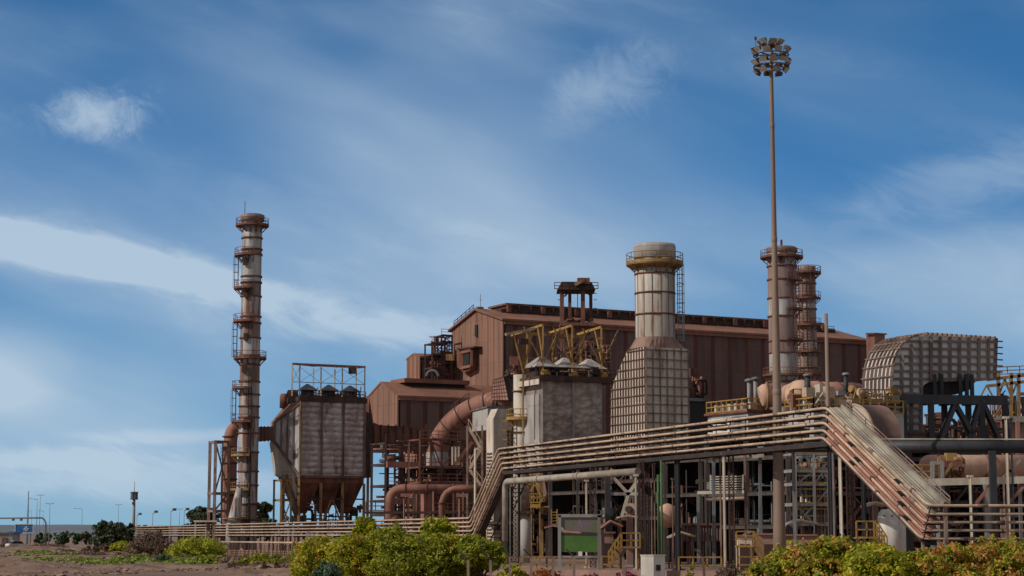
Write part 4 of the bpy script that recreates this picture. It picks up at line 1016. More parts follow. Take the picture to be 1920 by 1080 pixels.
f = Face(G(924, 236), A3); fb = Face(G(924, 236), B3); l = fb(912, 790); LB = (Vector((*l[:2], 0))-fb.c).length; b = f(950, 770); LA = (Vector((*b[:2], 0))-f.c).length
ztc = f(924, 787).z; ztr = f(950, 767).z
o = f.c
MB().prism([o, o+A3*LA, o+A3*LA+UP*ztr, o+A3*LA*.35+UP*ztr, o+UP*ztc], B3*LB).build('wall', 'panel_cream', t)
m = MB()
for k in range(26): z = 2+k*.42; m.beam(o-A3*.06+B3*.2+UP*z, o-A3*.06+B3*(LB-.2)+UP*z, .3, .12)
m.build('louvre', 'rib_brown', t)
m = MB(); m.beam(o-B3*.08, o-B3*.08+UP*ztc, .16); m.beam(o-B3*.08+UP*ztc, o-B3*.08+A3*LA*.35+UP*ztr, .14)
m.build('corner_trim', 'panel_cream', t)
# diagonal stair between curved duct and chute
t = thing('stair_flight', 'pale zigzag stair flight between the curved duct and the white chute', 'stairs', G(890, 240))
m = MB()
for (x0, y0, x1, y1) in ((878, 800, 902, 842), (902, 842, 880, 880), (880, 880, 905, 915)):
    a, b = P(x0, y0, 240), P(x1, y1, 240)
    for dy in (0, 1.1): m.beam(a+Vector((0, dy, 0)), b+Vector((0, dy, 0)), .18, .35); m.beam(a+Vector((0, dy, 1)), b+Vector((0, dy, 1)), .09)
    n = 10
    for i in range(n+1): q = a.lerp(b, i/n); m.beam(q, q+Vector((0, 1.1, 0)), .3, .08); 
    for i in range(0, n+1, 3): q = a.lerp(b, i/n); m.beam(q, q+UP*1, .07)
m.build('flight', 'pipe_tan', t)
for px in (876, 904): MB().beam(G(px, 240), P(px, 798, 240), .26).build('post', 'pipe_dusty', t)
t = thing('thin_lamp_pole', 'thin pale lamp pole standing in front of the curved duct structure', 'pole', G(891, 215))
MB().tube([G(891, 215), P(891, 842, 215)], .13, 8).build('pole', 'cream_steel', t); MB().beam(P(889, 841, 215), P(899, 843, 215), .2).build('lamp_head', 'cream_steel', t)
# ------------------------------------------------------------------ rusty support structures, left centre
t = thing('duct_support_structure', 'dark rusty multi-storey frame under the low shed and outlet duct', 'frame', G(694, 282))
lv = [zp(694, y, 282) for y in (966, 940, 912, 872, 832)]
g = steel_frame(t, G(722, 280), A3, 13, 5, lv, 5, 1, .34, 'rust_dark', 'rust_dark', brace=[(1, 3, 2), (3, 4, 1), (4, 3, 2), (2, 2, 1)], rail='rust')
clutter(t, G(722, 282), A3, 13, 4, 3, lv[-1], 150, 31, ['rust_dark', 'rust', 'rust', 'rust_pink', 'hood_grey'])
for k in (1, 3): MB().beam(g(0, 0, lv[k])-B3*.4, g(2, 0, lv[k])-B3*.4, .4, .9).build('red_beam', 'duct_red', t)
t = thing('duct_base_structure', 'rusty platform frame around the foot of the curved duct', 'frame', G(770, 262))
lv = [zp(770, y, 262) for y in (960, 905, 876, 824)]
g = steel_frame(t, G(786, 262), A3, 10, 3.5, lv, 3, 1, .26, 'rust', 'rust_dark', brace=[(0, 3, 2), (1, 3, 1), (2, 3, 2), (2, 1, 3)], rail='rust_pink')
clutter(t, G(786, 263), A3, 10, 3, 3, lv[-2], 110, 33, ['rust_dark', 'rust', 'rust_pink', 'stack_cream'])
m = MB()
for i in range(3): a = P(845+i*5, 905-i*1, 258); m.beam(P(848+i*6, 872, 258), P(848+i*6, 838, 258), .22)
m.build('pale_posts', 'cream_steel', t)
m = MB(); m.beam(P(853, 872, 257), P(886, 828, 257), .3, .5); m.build('stair', 'rust', t)
MB().prism([G(790, 300)+UP*0, G(914, 321), G(914, 321)+UP*15, G(790, 300)+UP*15], B3*.4).build('back_wall', 'rust_dark', t)
# square pink pier
t = thing('brick_pier', 'square pinkish pier standing under the curved duct', 'pier', G(798, 252)); MB().box(G(798, 252), 1.0, 1.0, zp(798, 918, 252), A3).build('shaft', 'duct_red', t); MB().box(G(798, 252, zp(798, 918, 252)), 1.4, 1.4, .3, A3).build('cap', 'rust', t)
# red horizontal pipes with elbows
t = thing('elbow_pipe', 'fat red pipe running right with a big elbow down at its left end', 'pipe', G(731, 246)); D = 246
MB().tube(fillet([P(746, 975, D), P(731, 975, D), P(731, 917, D), P(900, 917, D)], 2.6, 6), .62, 18).build('pipe', 'duct_red', t)
m = MB()
for px in (760, 800, 850): q = P(px, 917, D); m.tube([q-Vector((.1, 0, 0)), q+Vector((.1, 0, 0))], .72, 18)
m.build('flange', 'rust', t)
t = thing('elbow_pipe', 'second red pipe elbow dropping down right of the fat elbow pipe', 'pipe', G(829, 240)); D = 240
MB().tube(fillet([P(829, 1000, D), P(829, 916, D), P(905, 917, D)], 2.6, 6), .42, 16).build('pipe', 'duct_red', t)
MB().tube([P(829, 945, D), P(829, 942, D)], .5, 16).build('flange', 'rust', t)
t = thing('rack_of_pipes', 'row of thin upright rusty posts beneath the fat red elbow pipe', 'frame', G(760, 243)); 
for px in (758, 775, 786, 812, 850, 858, 868): MB().beam(G(px, 243), P(px, 922, 243), .22).build('post', random.choice(['rust', 'rust_dark', 'rust_pink']), t)
MB().rail([P(686, 958, 243), P(722, 958, 243)], 1.2, 1, .06).build('railing', 'rust', t)
MB().beam(P(684, 961, 243), P(900, 961, 243), .3).build('sill_beam', 'rust_dark', t)
for i, px in enumerate((757, 861)):
    q = G(px, 236); tt = thing('small_lamp', ['small rusty double-headed lamp under the fat elbow pipe', 'small rusty double-headed lamp under the second red elbow pipe'][i], 'lamp', q, 'small rusty lamps under the red pipes')
    z = zp(px, 930, 236); MB().tube([q, q+UP*z], .09, 6).build('pole', 'rust_pink', tt); MB().box(q+UP*z+Vector((.2, 0, -.1)), 1.2, .4, .4).build('lamp_head', 'rust_pink', tt)
# ------------------------------------------------------------------ white pipe stack
D = 216; t = thing('white_stack_pipe', 'slim white pipe stack with yellow ring platform between chute and second filter house', 'stack', G(977, D)); c = G(976, D); zt = zp(976, 703, D); r = 14*D/F/1.0
prof = []; zf = [0, zp(976, 985, D), zp(976, 850, D), zp(976, 812, D), zp(976, 735, D), zt]
MB().lathe(c, [(r*.95, 0), (r*.95, zt)], 28).build('shell', 'cream_steel', t)
for y in (812, 735, 865): MB().lathe(Vector((c.x, c.y, zp(976, y, D))), [(r*.95, 0), (r+.1, 0), (r+.1, .14), (r*.95, .14)], 28, cap=False).build('flange', 'rust', t)
platform(t, c, r, r+.75, zp(976, 788, D), 0, 360, 'yellow', seg=22)
q = Vector((c.x+r+.35, c.y-.4, 0)); MB().ladder(q+UP*2, q+UP*zt, Vector((1, 0, 0)), .5, .45, .045, cage=Vector((0, -1, 0))).build('caged_ladder', 'yellow_old', t)
q = Vector((c.x-r-.7, c.y-.4, 0)); MB().ladder(q+UP*zp(976, 860, D), q+UP*zp(976, 790, D), Vector((1, 0, 0)), .7, .45, .05, cage=Vector((0, -1, 0))).build('side_ladder', 'yellow_old', t)
clutter(t, Vector((c.x-1.2, c.y-.5, 0)), Vector((1, 0, 0)), 2.4, 1.2, zt, zt+1.6, 18, 4, ['rust', 'rust_pink'], 'top_valves', .9)
# ------------------------------------------------------------------ filter house two
D = 212; c0 = G(1016, D); FA = Face(c0, A3); FB = Face(c0, B3)
t = thing('second_filter_house', 'pale wrinkled-metal filter house with sunlit white left face in the centre', 'filter house', c0)
e = FA(1143, 800); LN = (Vector((*e[:2], 0))-FA.c).length; l = FB(993, 720); WB = (Vector((*l[:2], 0))-FB.c).length+1.5
z_t = FA(1016, 714).z; z_b = FA(1016, 872).z; o = FA.c
pl_ = [o, o+A3*LN*.80, o+A3*LN*.91+B3*LN*.05, o+A3*LN*.98+B3*LN*.16, o+A3*LN+B3*LN*.32, o+A3*LN+B3*WB, o+B3*WB]
m = MB(); m.prism([p+UP*z_b for p in pl_], UP*(z_t-z_b)); m.build('casing', 'alu_wrinkled_pale', t)
# left inlet flare as a flat plate, its shade put into the grey
m = MB(); q = [FB(1015, 745), FB(994, 745), FB(994, 790), FB(1015, 838)]
m.prism([o-A3*.02+B3*.3+UP*FA(1016, 738).z, o-A3*.02+B3*WB+UP*FA(1016, 738).z, o-A3*.02+B3*WB+UP*(z_b+2.5), o-A3*.02+B3*.3+UP*z_b], -A3*.12); m.build('inlet_shade_plate', 'panel_grey', t)
m = MB()
for u in (0, .46): q = o+A3*LN*u-B3*.07; m.beam(q+UP*z_b, q+UP*z_t, .3, .22)
m.build('corner_strips', 'panel_grey', t)
MB().prism([o-A3*.6-B3*.6+UP*z_t, o+A3*(LN+.6)-B3*.6+UP*z_t, o+A3*(LN+.6)-B3*.6+UP*(z_t+.5), o-A3*.6-B3*.6+UP*(z_t+.5)], B3*(WB+1)).build('roof_deck', 'rust_dark', t)
MB().prism([o-A3*.75-B3*.7+UP*(z_t-.45), o-A3*.62-B3*.7+UP*(z_t-.45), o-A3*.62-B3*.7+UP*(z_t+.15), o-A3*.75-B3*.7+UP*(z_t+.15)], B3*(WB+1)).build('fascia', 'panel_cream', t)
MB().rail([o-A3*.5-B3*.5+UP*(z_t+.5), o+A3*(LN+.5)-B3*.5+UP*(z_t+.5)], 1.0, 1, .045).build('railing', 'rust_dark', t)
zh = FA(1016, 935).z
for k in range(2):
    w = LN/2; oo = o+A3*(w*k+.1)+B3*.2; ww = w-.2; dd = WB-.4
    top = [oo, oo+A3*ww, oo+A3*ww+B3*dd, oo+B3*dd]; ce = oo+A3*ww/2+B3*dd/2; bot = [ce+(p-ce)*.25 for p in top]
    MB().add([p+UP*(z_b-.01) for p in top]+[p+UP*zh for p in bot], [[0, 1, 5, 4], [1, 2, 6, 5], [2, 3, 7, 6], [3, 0, 4, 7], [7, 6, 5, 4]]) if 0 else None
    m = MB(); m.add([p+UP*(z_b-.01) for p in top]+[p+UP*zh for p in bot], [[0, 1, 5, 4], [1, 2, 6, 5], [2, 3, 7, 6], [3, 0, 4, 7], [7, 6, 5, 4]]); m.build('hopper', 'panel_brown', t)
for k in range(3):
    for j in (0, 1): q = o+A3*(LN*k/2)+B3*(.1+j*(WB-.3)); MB().beam(q, q+UP*z_b, .4).build('leg', 'yellow_old', t)
m = MB()
for y in (945, 968): m.beam(o+UP*FA(1016, y).z-A3*2, o+A3*LN+UP*FA(1016, y).z, .45)
m.build('tie_beam', 'rust_dark', t)
for k in range(2):
    a = o+A3*LN*(k+.5)/2-B3*.1+UP*z_b
    for s in (-1, 1): MB().beam(a-UP*.5, o+A3*LN*(k+.5+s*.45)/2-B3*.1+UP*FA(1016, 943).z, .25).build('brace', 'yellow_old', t)
clutter(t, o+B3*.5-A3*1, A3, LN, 5, FA(1016, 968).z, zh+1.5, 60, 40, ['yellow_old', 'rust_dark', 'rust', 'yellow'])
for k, px in enumerate((1014, 1058, 1104)):
    q = FA.off(B3*2.0)(px, 710); hc = Vector((q.x, q.y, z_t+.5))
    tt = thing('roof_vent', ['leftmost', 'middle', 'rightmost'][k]+' of the three grey vent hoods under the yellow gantries', 'vent', hc, 'vent hoods on the second filter house')
    hood(tt, hc, 3.1, 1.2, 1.2)
t = thing('roof_machinery', 'yellow and rusty valves crowding the roof edge of the second filter house', 'equipment', o+UP*(z_t+.5))
clutter(t, o-B3*.2, A3, LN, 3, z_t+.5, z_t+1.5, 60, 41, ['yellow_old', 'rust_dark', 'rust', 'panel_grey'], big=.8)
for k, px in enumerate((1017, 1070, 1127)):
    q = FA.off(-B3*.2)(px, 710); MB().tube([Vector((q.x, q.y, z_t+.9)), Vector((q.x, q.y, z_t+.9))+A3*.7], .38, 12).build('drum', 'yellow', t)
# yellow gantries above
def gantry(label, pxs, pyt, pxb, pytb, arm, y0=711):
    """portal: front column px, rear column pxb; beams from rear top toward left"""
    q = FA.off(-B3*.3)(pxs, y0); qb = FA.off(B3*4.2)(pxb, y0)
    b1 = Vector((q.x, q.y, z_t+.5)); b2 = Vector((qb.x, qb.y, z_t+.5)); t1 = Vector((q.x, q.y, zp(pxs, pyt, q.y))); t2 = Vector((qb.x, qb.y, zp(pxb, pytb, qb.y)))
    t = thing('hoist_gantry', label, 'gantry', b1, 'yellow hoist gantries on the second filter house')
    MB().beam(b1, t1, .2).build('column', 'yellow', t); MB().beam(b2, t2, .18).build('column', 'yellow', t)
    e = t2+(t2-t1)*arm; MB().beam(t1+UP*.1, e+UP*.1, .2, .26).build('top_beam', 'yellow', t)
    m = MB(); m.beam(t1-UP*.1+(t2-t1)*.3, b1.lerp(t1, .35), .14); m.build('brace', 'yellow', t)
    m = MB(); m.beam(t2-UP*.1+(t1-t2)*.2, b2.lerp(t2, .45), .12); m.build('brace', 'yellow_old', t)
    m = MB(); m.beam(t1-UP*.2+A3*-2.4, b1.lerp(t1, .25), .13); m.build('brace', 'yellow_old', t)
    m = MB(); m.beam(t1-UP*.2+A3*2.2, b1.lerp(t1, .25), .13); m.build('brace', 'yellow_old', t)
    return t, t1, t2
ga = gantry('leftmost yellow hoist gantry with long arm reaching over the white stack pipe', 1018, 611, 988, 621, 1.0)
gb = gantry('middle yellow hoist gantry above the vent hoods', 1073, 612, 1036, 624, .15)
gc = gantry('rightmost yellow hoist gantry above the vent hoods', 1128, 615, 1089, 627, .15)
t = thing('runway_beam', 'long yellow runway beam linking the tops of the three gantries', 'beam', gb[1])
MB().beam(ga[2]+UP*-.25, gc[2]+UP*-.25+A3*1, .22, .35).build('beam', 'yellow_old', t)
MB().beam(ga[2]+UP*-3, gc[2]+UP*-3.4, .15).build('lower_beam', 'yellow_old', t)
f = FA.off(B3*1.5)
m = MB(); q = f(981, 711); b = Vector((q.x, q.y, 9)); tp = Vector((q.x, q.y, zp(981, 632, q.y)))
t = thing('yellow_post', 'slim yellow Y-shaped post left of the gantries rising beside the white stack', 'post', Vector((q.x, q.y, 0)))
MB().beam(Vector((q.x, q.y, 14)), tp, .2).build('post', 'yellow_old', t)
for s, w in ((-1, 1.25), (1, 1.1)): MB().beam(tp-UP*4, tp+UP*.4+A3*s*w, .18).build('arm', 'yellow', t)
MB().beam(tp+UP*.5-A3*2.2-UP*.3, tp+UP*.5+A3*1.4+UP*.5, .35, .3).build('top_beam', 'pipe_tan', t)
MB().box(tp+UP*-.8, 1.0, .7, .6, A3).build('trolley', 'rust_dark', t)
# ------------------------------------------------------------------ four-column tower with canopy
D = 292; b = G(1082, D); t = thing('hoist_tower', 'rusty four-column tower with a dark canopy rising over the shed roof', 'tower', b)
za = zp(1082, 545, D)
for px, dd in ((1055, 0), (1095, 0), (1070, 3), (1110, 3)): MB().beam(G(px, D+dd, 8), G(px, D+dd, za), .62 if dd == 0 else .5).build('column', 'rust', t)
L0 = G(1046, D-1.2); L1 = G(1119, D-1.2)
m = MB(); w = L1.x-L0.x
m.prism([L0+UP*za, L1+UP*za, L1-Vector((w*.1, 0, 0))+UP*(za+1.2), L0+Vector((w*.12, 0, 0))+UP*(za+1.25)], Vector((0, 5.5, 0))); m.build('canopy', 'rust_dark', t)
MB().rail([L0+UP*(za+.1)-Vector((.4, 0, 0)), L1+UP*(za+.1)+Vector((.4, 0, 0))], 1.0, 1.2, .05).build('railing', 'rust_dark', t)
MB().box(P(1094, 533, D-1), 1.9, 1.6, .9).build('motor_house', 'rust', t)
MB().beam(P(1078, 534, D-1.5), P(1096, 525, D-1.5), .9, .5).build('motor_arm', 'yellow_old', t)
for a, c2 in (((1058, 556), (1066, 548)), ((1109, 556), (1100, 548))): MB().beam(P(*a, D-.1), P(*c2, D-.1), .25).build('brace', 'rust_dark', t)
MB().tube([P(1083, 545, D+1), P(1083, 583, D+1)], .06, 5).build('hoist_rope', 'rust_dark', t)
m = MB(); z0 = zp(1082, 612, D); m.prism([G(1051, D-1)+UP*z0, G(1119, D-1)+UP*z0, G(1119, D-1)+UP*(z0+.5), G(1051, D-1)+UP*(z0+.5)], Vector((0, 5, 0))); m.build('base_deck', 'rust', t)
clutter(t, G(1053, D), Vector((1, 0, 0)), 5, 4, z0+.5, zp(1082, 592, D), 26, 50, ['rust', 'rust_dark'], 'machinery')
for px, s in ((1052, -1), (1113, 1)):
    for y in (550, 562, 578, 590): MB().beam(P(px, y, D), P(px+s*6, y, D), .09).build('bracket', 'rust_dark', t)
t = thing('process_skid', 'tangle of red-brown valves and pipes behind the yellow gantries', 'equipment', G(1040, 285, 10))
clutter(t, G(1040, 285), Vector((1, 0, 0)), 8.5, 4, zp(1080, 712, 285), zp(1080, 640, 285), 120, 51, ['rust', 'duct_red', 'rust_dark'])
for px in (1045, 1075, 1110): MB().beam(G(px, 287), P(px, 615, 287), .4).build('column', 'rust_dark', t)
for y in (632, 662, 700): MB().beam(P(1042, y, 286), P(1122, y, 286), .4).build('beam', 'rust_dark', t)
# ------------------------------------------------------------------ gridded box with fat stack
D = 204; c0 = G(1213, D); FA = Face(c0, A3); FB = Face(c0, B3)
t = thing('exhaust_stack_house', 'cream gridded box house carrying the fat rust-streaked round stack', 'stack', c0)
o = FA.c; e = FA(1291, 760); LA = (Vector((*e[:2], 0))-o).length
out = [FB(1213, 1060), FB(1213, 650), FB(1196, 637), FB(1176, 659), FB(1168, 676), FB(1153, 711), FB(1146, 737), FB(1145, 821), FB(1145, 1040)]
LB = (Vector((*out[7][:2], 0))-o).length
# left profile polygon (in B plane), extruded along A, with its top following the shoulders
pol = [o, o+UP*FA(1213, 650).z]+[p for p in out[2:8]]; 
for i in range(2, len(pol)): pass
pol = [o+UP*11, o+UP*FA(1213, 650).z]+out[3:8]+[Vector((out[7].x, out[7].y, 11))]
MB().prism(pol, A3*LA).build('casing', 'panel_cream', t)
# ribs on the front (A plane)
m = MB(); zt = FA(1213, 650).z
nu = 6
for i in range(nu+1): q = o+A3*LA*i/nu-B3*.08; m.beam(q+UP*11.2, q+UP*zt, .07, .14)
for py in range(655, 850, 17): z = FA(1213, py).z; m.beam(o-B3*.09+UP*z, o-B3*.09+A3*LA+UP*z, .14, .07)
m.build('rib_grid', 'pipe_dusty', t)
m = MB()
pl = [p for p in out[2:8]]
def leftlim(z):
    ps = [(p.z, (Vector((p.x, p.y, 0))-o).length) for p in out[3:8]]+[(0, LB)]
    ps = sorted(ps)
    for (z0, l0), (z1, l1) in zip(ps[:-1], ps[1:]):
        if z0 <= z <= z1: return l0+(l1-l0)*(z-z0)/max(z1-z0, 1e-6)
    return ps[-1][1]
nb = 13
for i in range(nb+1):
    l = LB*i/nb; 
    zz_ = 0
    for z in np.linspace(0, zt, 80):
        if leftlim(z) >= l-.01: zz_ = z
    q = o+B3*l-A3*.08; m.beam(q+UP*11.2, q+UP*zz_, .08, .16)
for py in range(655, 850, 17):
    z = FA(1213, py).z; 
    if z < zt: m.beam(o-A3*.09+UP*z, o-A3*.09+B3*leftlim(z)+UP*z, .16, .08)
m.build('rib_grid', 'rib_brown', t)
# transition roof from box to stack
sc_px = 1229; cc = o+A3*LA*.5+B3*LA*.45
kx, _ = ray(1229, 640); 
# put stack centre on the view direction 1229 at the mid of the box
mid = Face(o+A3*LA*.5, B3)(1229, 640); cc = Vector((mid.x, mid.y, 0)); Dc = cc.y
r = 37*Dc/F; zb = zp(1229, 634, Dc)
m = MB(); seg = 32; L2 = (out[3]-o-UP*out[3].z).length
sq = [o, o+A3*LA, o+A3*LA+B3*L2, o+B3*L2]
ring = []; base = []
for k in range(seg):
    an = 2*math.pi*k/seg; d = Vector((math.cos(an), math.sin(an), 0)); ring.append(cc+d*r+UP*zb)
    # project to the square boundary
    cb = (sq[0]+sq[2])/2; da, db = d.dot(A3), d.dot(B3); s_ = min(LA/2/max(abs(da), 1e-6), L2/2/max(abs(db), 1e-6)); base.append(cb+d*s_+UP*zt)
m.add(base+ring, [[k, (k+1) % seg, seg+(k+1) % seg, seg+k] for k in range(seg)]); m.build('transition_roof', 'panel_brown', t)
ztop = zp(1227, 460, Dc); fl = [592, 552, 515]
prof = [(r, zb-.8)]; mis = []
MB().lathe(cc, [(r, zb-.8), (r, ztop), (r*.93, ztop), (r*.9, ztop-2)], 40, cap=False).build('stack_shell', 'stack_cream', t)
for y in (592, 552, 516): z = zp(1229, y, Dc); MB().lathe(cc+UP*z, [(r, 0), (r+.12, 0), (r+.12, .15), (r, .15)], 40, cap=False).build('flange', 'rust', t)
z1 = zp(1229, 487, Dc); MB().lathe(cc+UP*z1, [(r, 0), (r+.18, .1), (r+.18, ztop-z1-.3), (r+.1, ztop-z1+.05), (r*.93, ztop-z1+.05)], 40, cap=False).build('top_collar', 'panel_grey', t)
m = MB()
for k in range(14): an = k/14*6.283; q = cc+Vector((math.cos(an), math.sin(an), 0))*(r+.02); m.beam(q+UP*zb, q+UP*z1, .08)
m.build('seam_strips', 'pipe_dusty', t)
z2 = zp(1229, 499, Dc); m = MB(); m.lathe(cc+UP*z2, [(r, -.4), (r+.95, 0), (r+.95, .22), (r, .22)], 40, cap=False, sm=False); m.build('ring_platform', 'yellow_old', t)
platform(t, cc, r, r+1.0, z2+.1, 0, 360, 'yellow_old', seg=36, name='walkway')
q = cc+Vector((r+.55, -.3, 0)); MB().ladder(q+UP*zp(1270, 640, Dc), q+UP*z2, Vector((1, 0, 0)), .5, .45, .045, cage=Vector((.3, -.9, 0)).normalized()).build('caged_ladder', 'grey_steel', t)
# side platforms
q = P(1291, 700, D+6); 
# ------------------------------------------------------------------ dark box, louvred house, ducts right of it
def abox(px, pyt, pyb, D, pxr, dep, mat, name, t, pxl=None, face=None):
    f = Face(G(px, D), A3); zt, zb = f(px, pyt).z, (f(px, pyb).z if pyb else 0)
    L_ = (Vector((*f(pxr, pyt)[:2], 0))-f.c).length
    if pxl is not None: dep = (Vector((*Face(G(px, D), B3)(pxl, pyt)[:2], 0))-f.c).length
    MB().prism([f.c+UP*zb, f.c+A3*L_+UP*zb, f.c+A3*L_+UP*zt, f.c+UP*zt], B3*dep).build(name, mat, t)
    return f, L_, dep, zt, zb
t = thing('dark_block', 'dark flat-roofed block right of the gridded box house', 'building', G(1294, 215))
f, L_, dp, zt, zb = abox(1294, 752, None, 215, 1326, 6, 'dark_void', 'wall', t)
MB().prism([f.c-A3*.2-B3*.2+UP*zt, f.c+A3*(L_+.2)-B3*.2+UP*zt, f.c+A3*(L_+.2)-B3*.2+UP*(zt+.35), f.c-A3*.2-B3*.2+UP*(zt+.35)], B3*(dp+.4)).build('roof', 'hood_grey', t)
clutter(t, f.c+B3*1, A3, L_*1.3, 3, zt+.4, zt+3.0, 50, 60, ['rust', 'duct_red', 'rust_dark'], 'roof_valves')
t = thing('louvred_house', 'grey house with white louvre bands and a yellow roof railing', 'building', G(1376, 182))
f, L_, dp, zt, zb = abox(1406, 773, 818, 182, 1450, 5, 'panel_grey', 'wall', t, pxl=1328)
m = MB()
for i in range(2):
    z = zt-1.0-i*1.15; m.prism([f.c+B3*dp*.42-A3*.1+UP*z, f.c+B3*(dp-.2)-A3*.1+UP*z, f.c+B3*(dp-.2)-A3*.1+UP*(z+.6), f.c+B3*dp*.42-A3*.1+UP*(z+.6)], -A3*.12)
    m.build('louvre', 'white_paint', t); m = MB()
MB().prism([f.c+B3*.3-A3*.05+UP*(zt-2.5), f.c+B3*dp*.38-A3*.05+UP*(zt-2.5), f.c+B3*dp*.38-A3*.05+UP*(zt-.3), f.c+B3*.3-A3*.05+UP*(zt-.3)], -A3*.06).build('panel', 'hood_grey', t)
MB().prism([f.c-A3*.3-B3*.3+UP*zt, f.c+A3*(L_+.3)-B3*.3+UP*zt, f.c+A3*(L_+.3)-B3*.3+UP*(zt+.22), f.c-A3*.3-B3*.3+UP*(zt+.22)], B3*(dp+.6)).build('roof', 'rust', t)
MB().rail([f.c-A3*.2+B3*dp+UP*(zt+.2), f.c-A3*.2-B3*.2+UP*(zt+.2), f.c+A3*L_-B3*.2+UP*(zt+.2)], 1.1, .9, .05).build('railing', 'yellow', t)
m = MB(); 
for i in range(6): q = f.c+A3*.9+B3*(dp*(i+.5)/6)+UP*(zt+.22); m.box(q, .8, .5, .8, A3)
m.build('fan_boxes', 'cream_steel', t)
for px, py in ((1405, 717), (1417, 714)):
    q = Face(f.c+A3*2.5, B3)(px, 760); b = Vector((q.x, q.y, zt+.2)); zz2 = zp(px, py, q.y)
    MB().tube([b, Vector((b.x, b.y, zz2))], .2, 10).build('vent_pipe', 'grey_steel', t)
    MB().lathe(Vector((b.x, b.y, zz2)), [(.2, 0), (.42, .1), (.42, .25), (.1, .4)], 12).build('vent_cap', 'hood_grey', t)
# bulb duct
D = 178; t = thing('bulb_duct', 'tan bulbous duct elbow curving down beside the tall mast', 'duct', G(1485, D))
pts = fillet([P(1478, 742, D+3), P(1500, 738, D), P(1508, 760, D-1), P(1500, 790, D-1), P(1497, 812, D-1)], 2.2, 6)
MB().tube(pts, [1.05+.35*math.sin(min(1, i/8)*3.14) if i < 8 else max(.75, 1.25-.05*i) for i in range(len(pts))], 24).build('elbow', 'tan_vessel', t)
MB().tube([P(1425, 744, D+4), P(1432, 742, D+4), P(1446, 741, D+4)], [.9, 1.1, 1.15], 22).build('left_bulb', 'tan_vessel', t)
MB().tube([P(1444, 742, D+4), P(1480, 742, D+4)], 1.0, 20).build('barrel', 'tan_vessel', t)
m = MB(); m.tube([P(1436, 742, D+4), P(1438, 742, D+4)], 1.35, 20); m.build('flange', 'yellow_old', t)
m = MB(); m.tube([P(1462, 742, D+3.8), P(1464, 742, D+3.8)], 1.35, 20); m.build('flange', 'yellow_old', t)
for px in (1450, 1497): MB().beam(G(px, D), P(px, 775, D), .35).build('leg', 'rust_dark', t)
t = thing('pink_barrel', 'long pinkish horizontal barrel duct between bulb duct and ribbed duct', 'duct', G(1550, 186))
f = Face(G(1505, 186), A3); a = f(1506, 740); b = f(1608, 740); 
MB().tube([a+UP*.0, Vector((b.x, b.y, a.z))], 1.35, 26).build('barrel', 'vessel_pink', t)
m = MB(); 
for u in (.25, .6, .9): q = a.lerp(Vector((b.x, b.y, a.z)), u); m.tube([q-A3*.08, q+A3*.08], 1.42, 26)
m.build('band', 'rust', t)
for u in (.2, .8): q = a.lerp(b, u); MB().beam(Vector((q.x, q.y, 0)), Vector((q.x, q.y, a.z-1.1)), .4).build('leg', 'rust_dark', t)
for i, (px, py, yb, w) in enumerate(((1514, 706, 738, .28), (1586, 704, 742, .22))):
    tt = thing('vent_pipe', ['short dark blue vent pipe standing over the bulb duct', 'thin dark vent pipe over the pink barrel near the ribbed duct'][i], 'pipe', P(px, yb+6, 176))
    MB().tube([P(px, yb+6, 176), P(px, py, 176)], w, 10).build('pipe', 'navy_steel', tt); MB().lathe(P(px, py, 176), [(w, 0), (w+.12, 0), (w+.12, .2), (w, .25)], 10).build('cap', 'grey_steel', tt)
t = thing('roof_terrace', 'low cream block terrace with yellow railings below the pink barrel', 'building', G(1540, 160))
f = Face(G(1530, 160), A3)
MB().prism([f.c+UP*(zp(1530,770,160)-3), f.c+A3*9.5+UP*(zp(1530,770,160)-3), f.c+A3*9.5+UP*zp(1530, 770, 160), f.c+UP*zp(1530, 770, 160)], B3*4).build('wall', 'panel_grey', t)
zt = zp(1530, 770, 160)
MB().rail([f.c+B3*4+UP*zt, f.c+UP*zt, f.c+A3*9.5+UP*zt], 1.1, .9, .05).build('railing', 'yellow', t)
clutter(t, f.c+B3*.5, A3, 9, 3, zt, zt+1.6, 46, 71, ['cream_steel', 'grey_steel', 'rust', 'pipe_tan'], 'roof_machinery', .8)
t = thing('access_platform', 'small yellow-railed platform on grey legs in front of the bulb duct', 'platform', G(1500, 165))
a, b = P(1488, 758, 165), P(1518, 758, 165); b.z = a.z
MB().prism([a, b, b+UP*.2, a+UP*.2], Vector((0, 2, 0))).build('deck', 'grey_steel', t)
MB().rail([a+Vector((0, 2, .2)), a+UP*.2, b+UP*.2, b+Vector((0, 2, .2))], 1.1, .7, .05).build('railing', 'yellow', t)
for q in (a, b): MB().beam(Vector((q.x, q.y, 0)), q, .25).build('leg', 'grey_steel', t)
clutter(t, Vector((a.x, a.y, 0)), Vector((1, 0, 0)), 1.5, 2, a.z-2.5, a.z, 18, 72, ['grey_steel', 'cream_steel', 'navy_steel'])
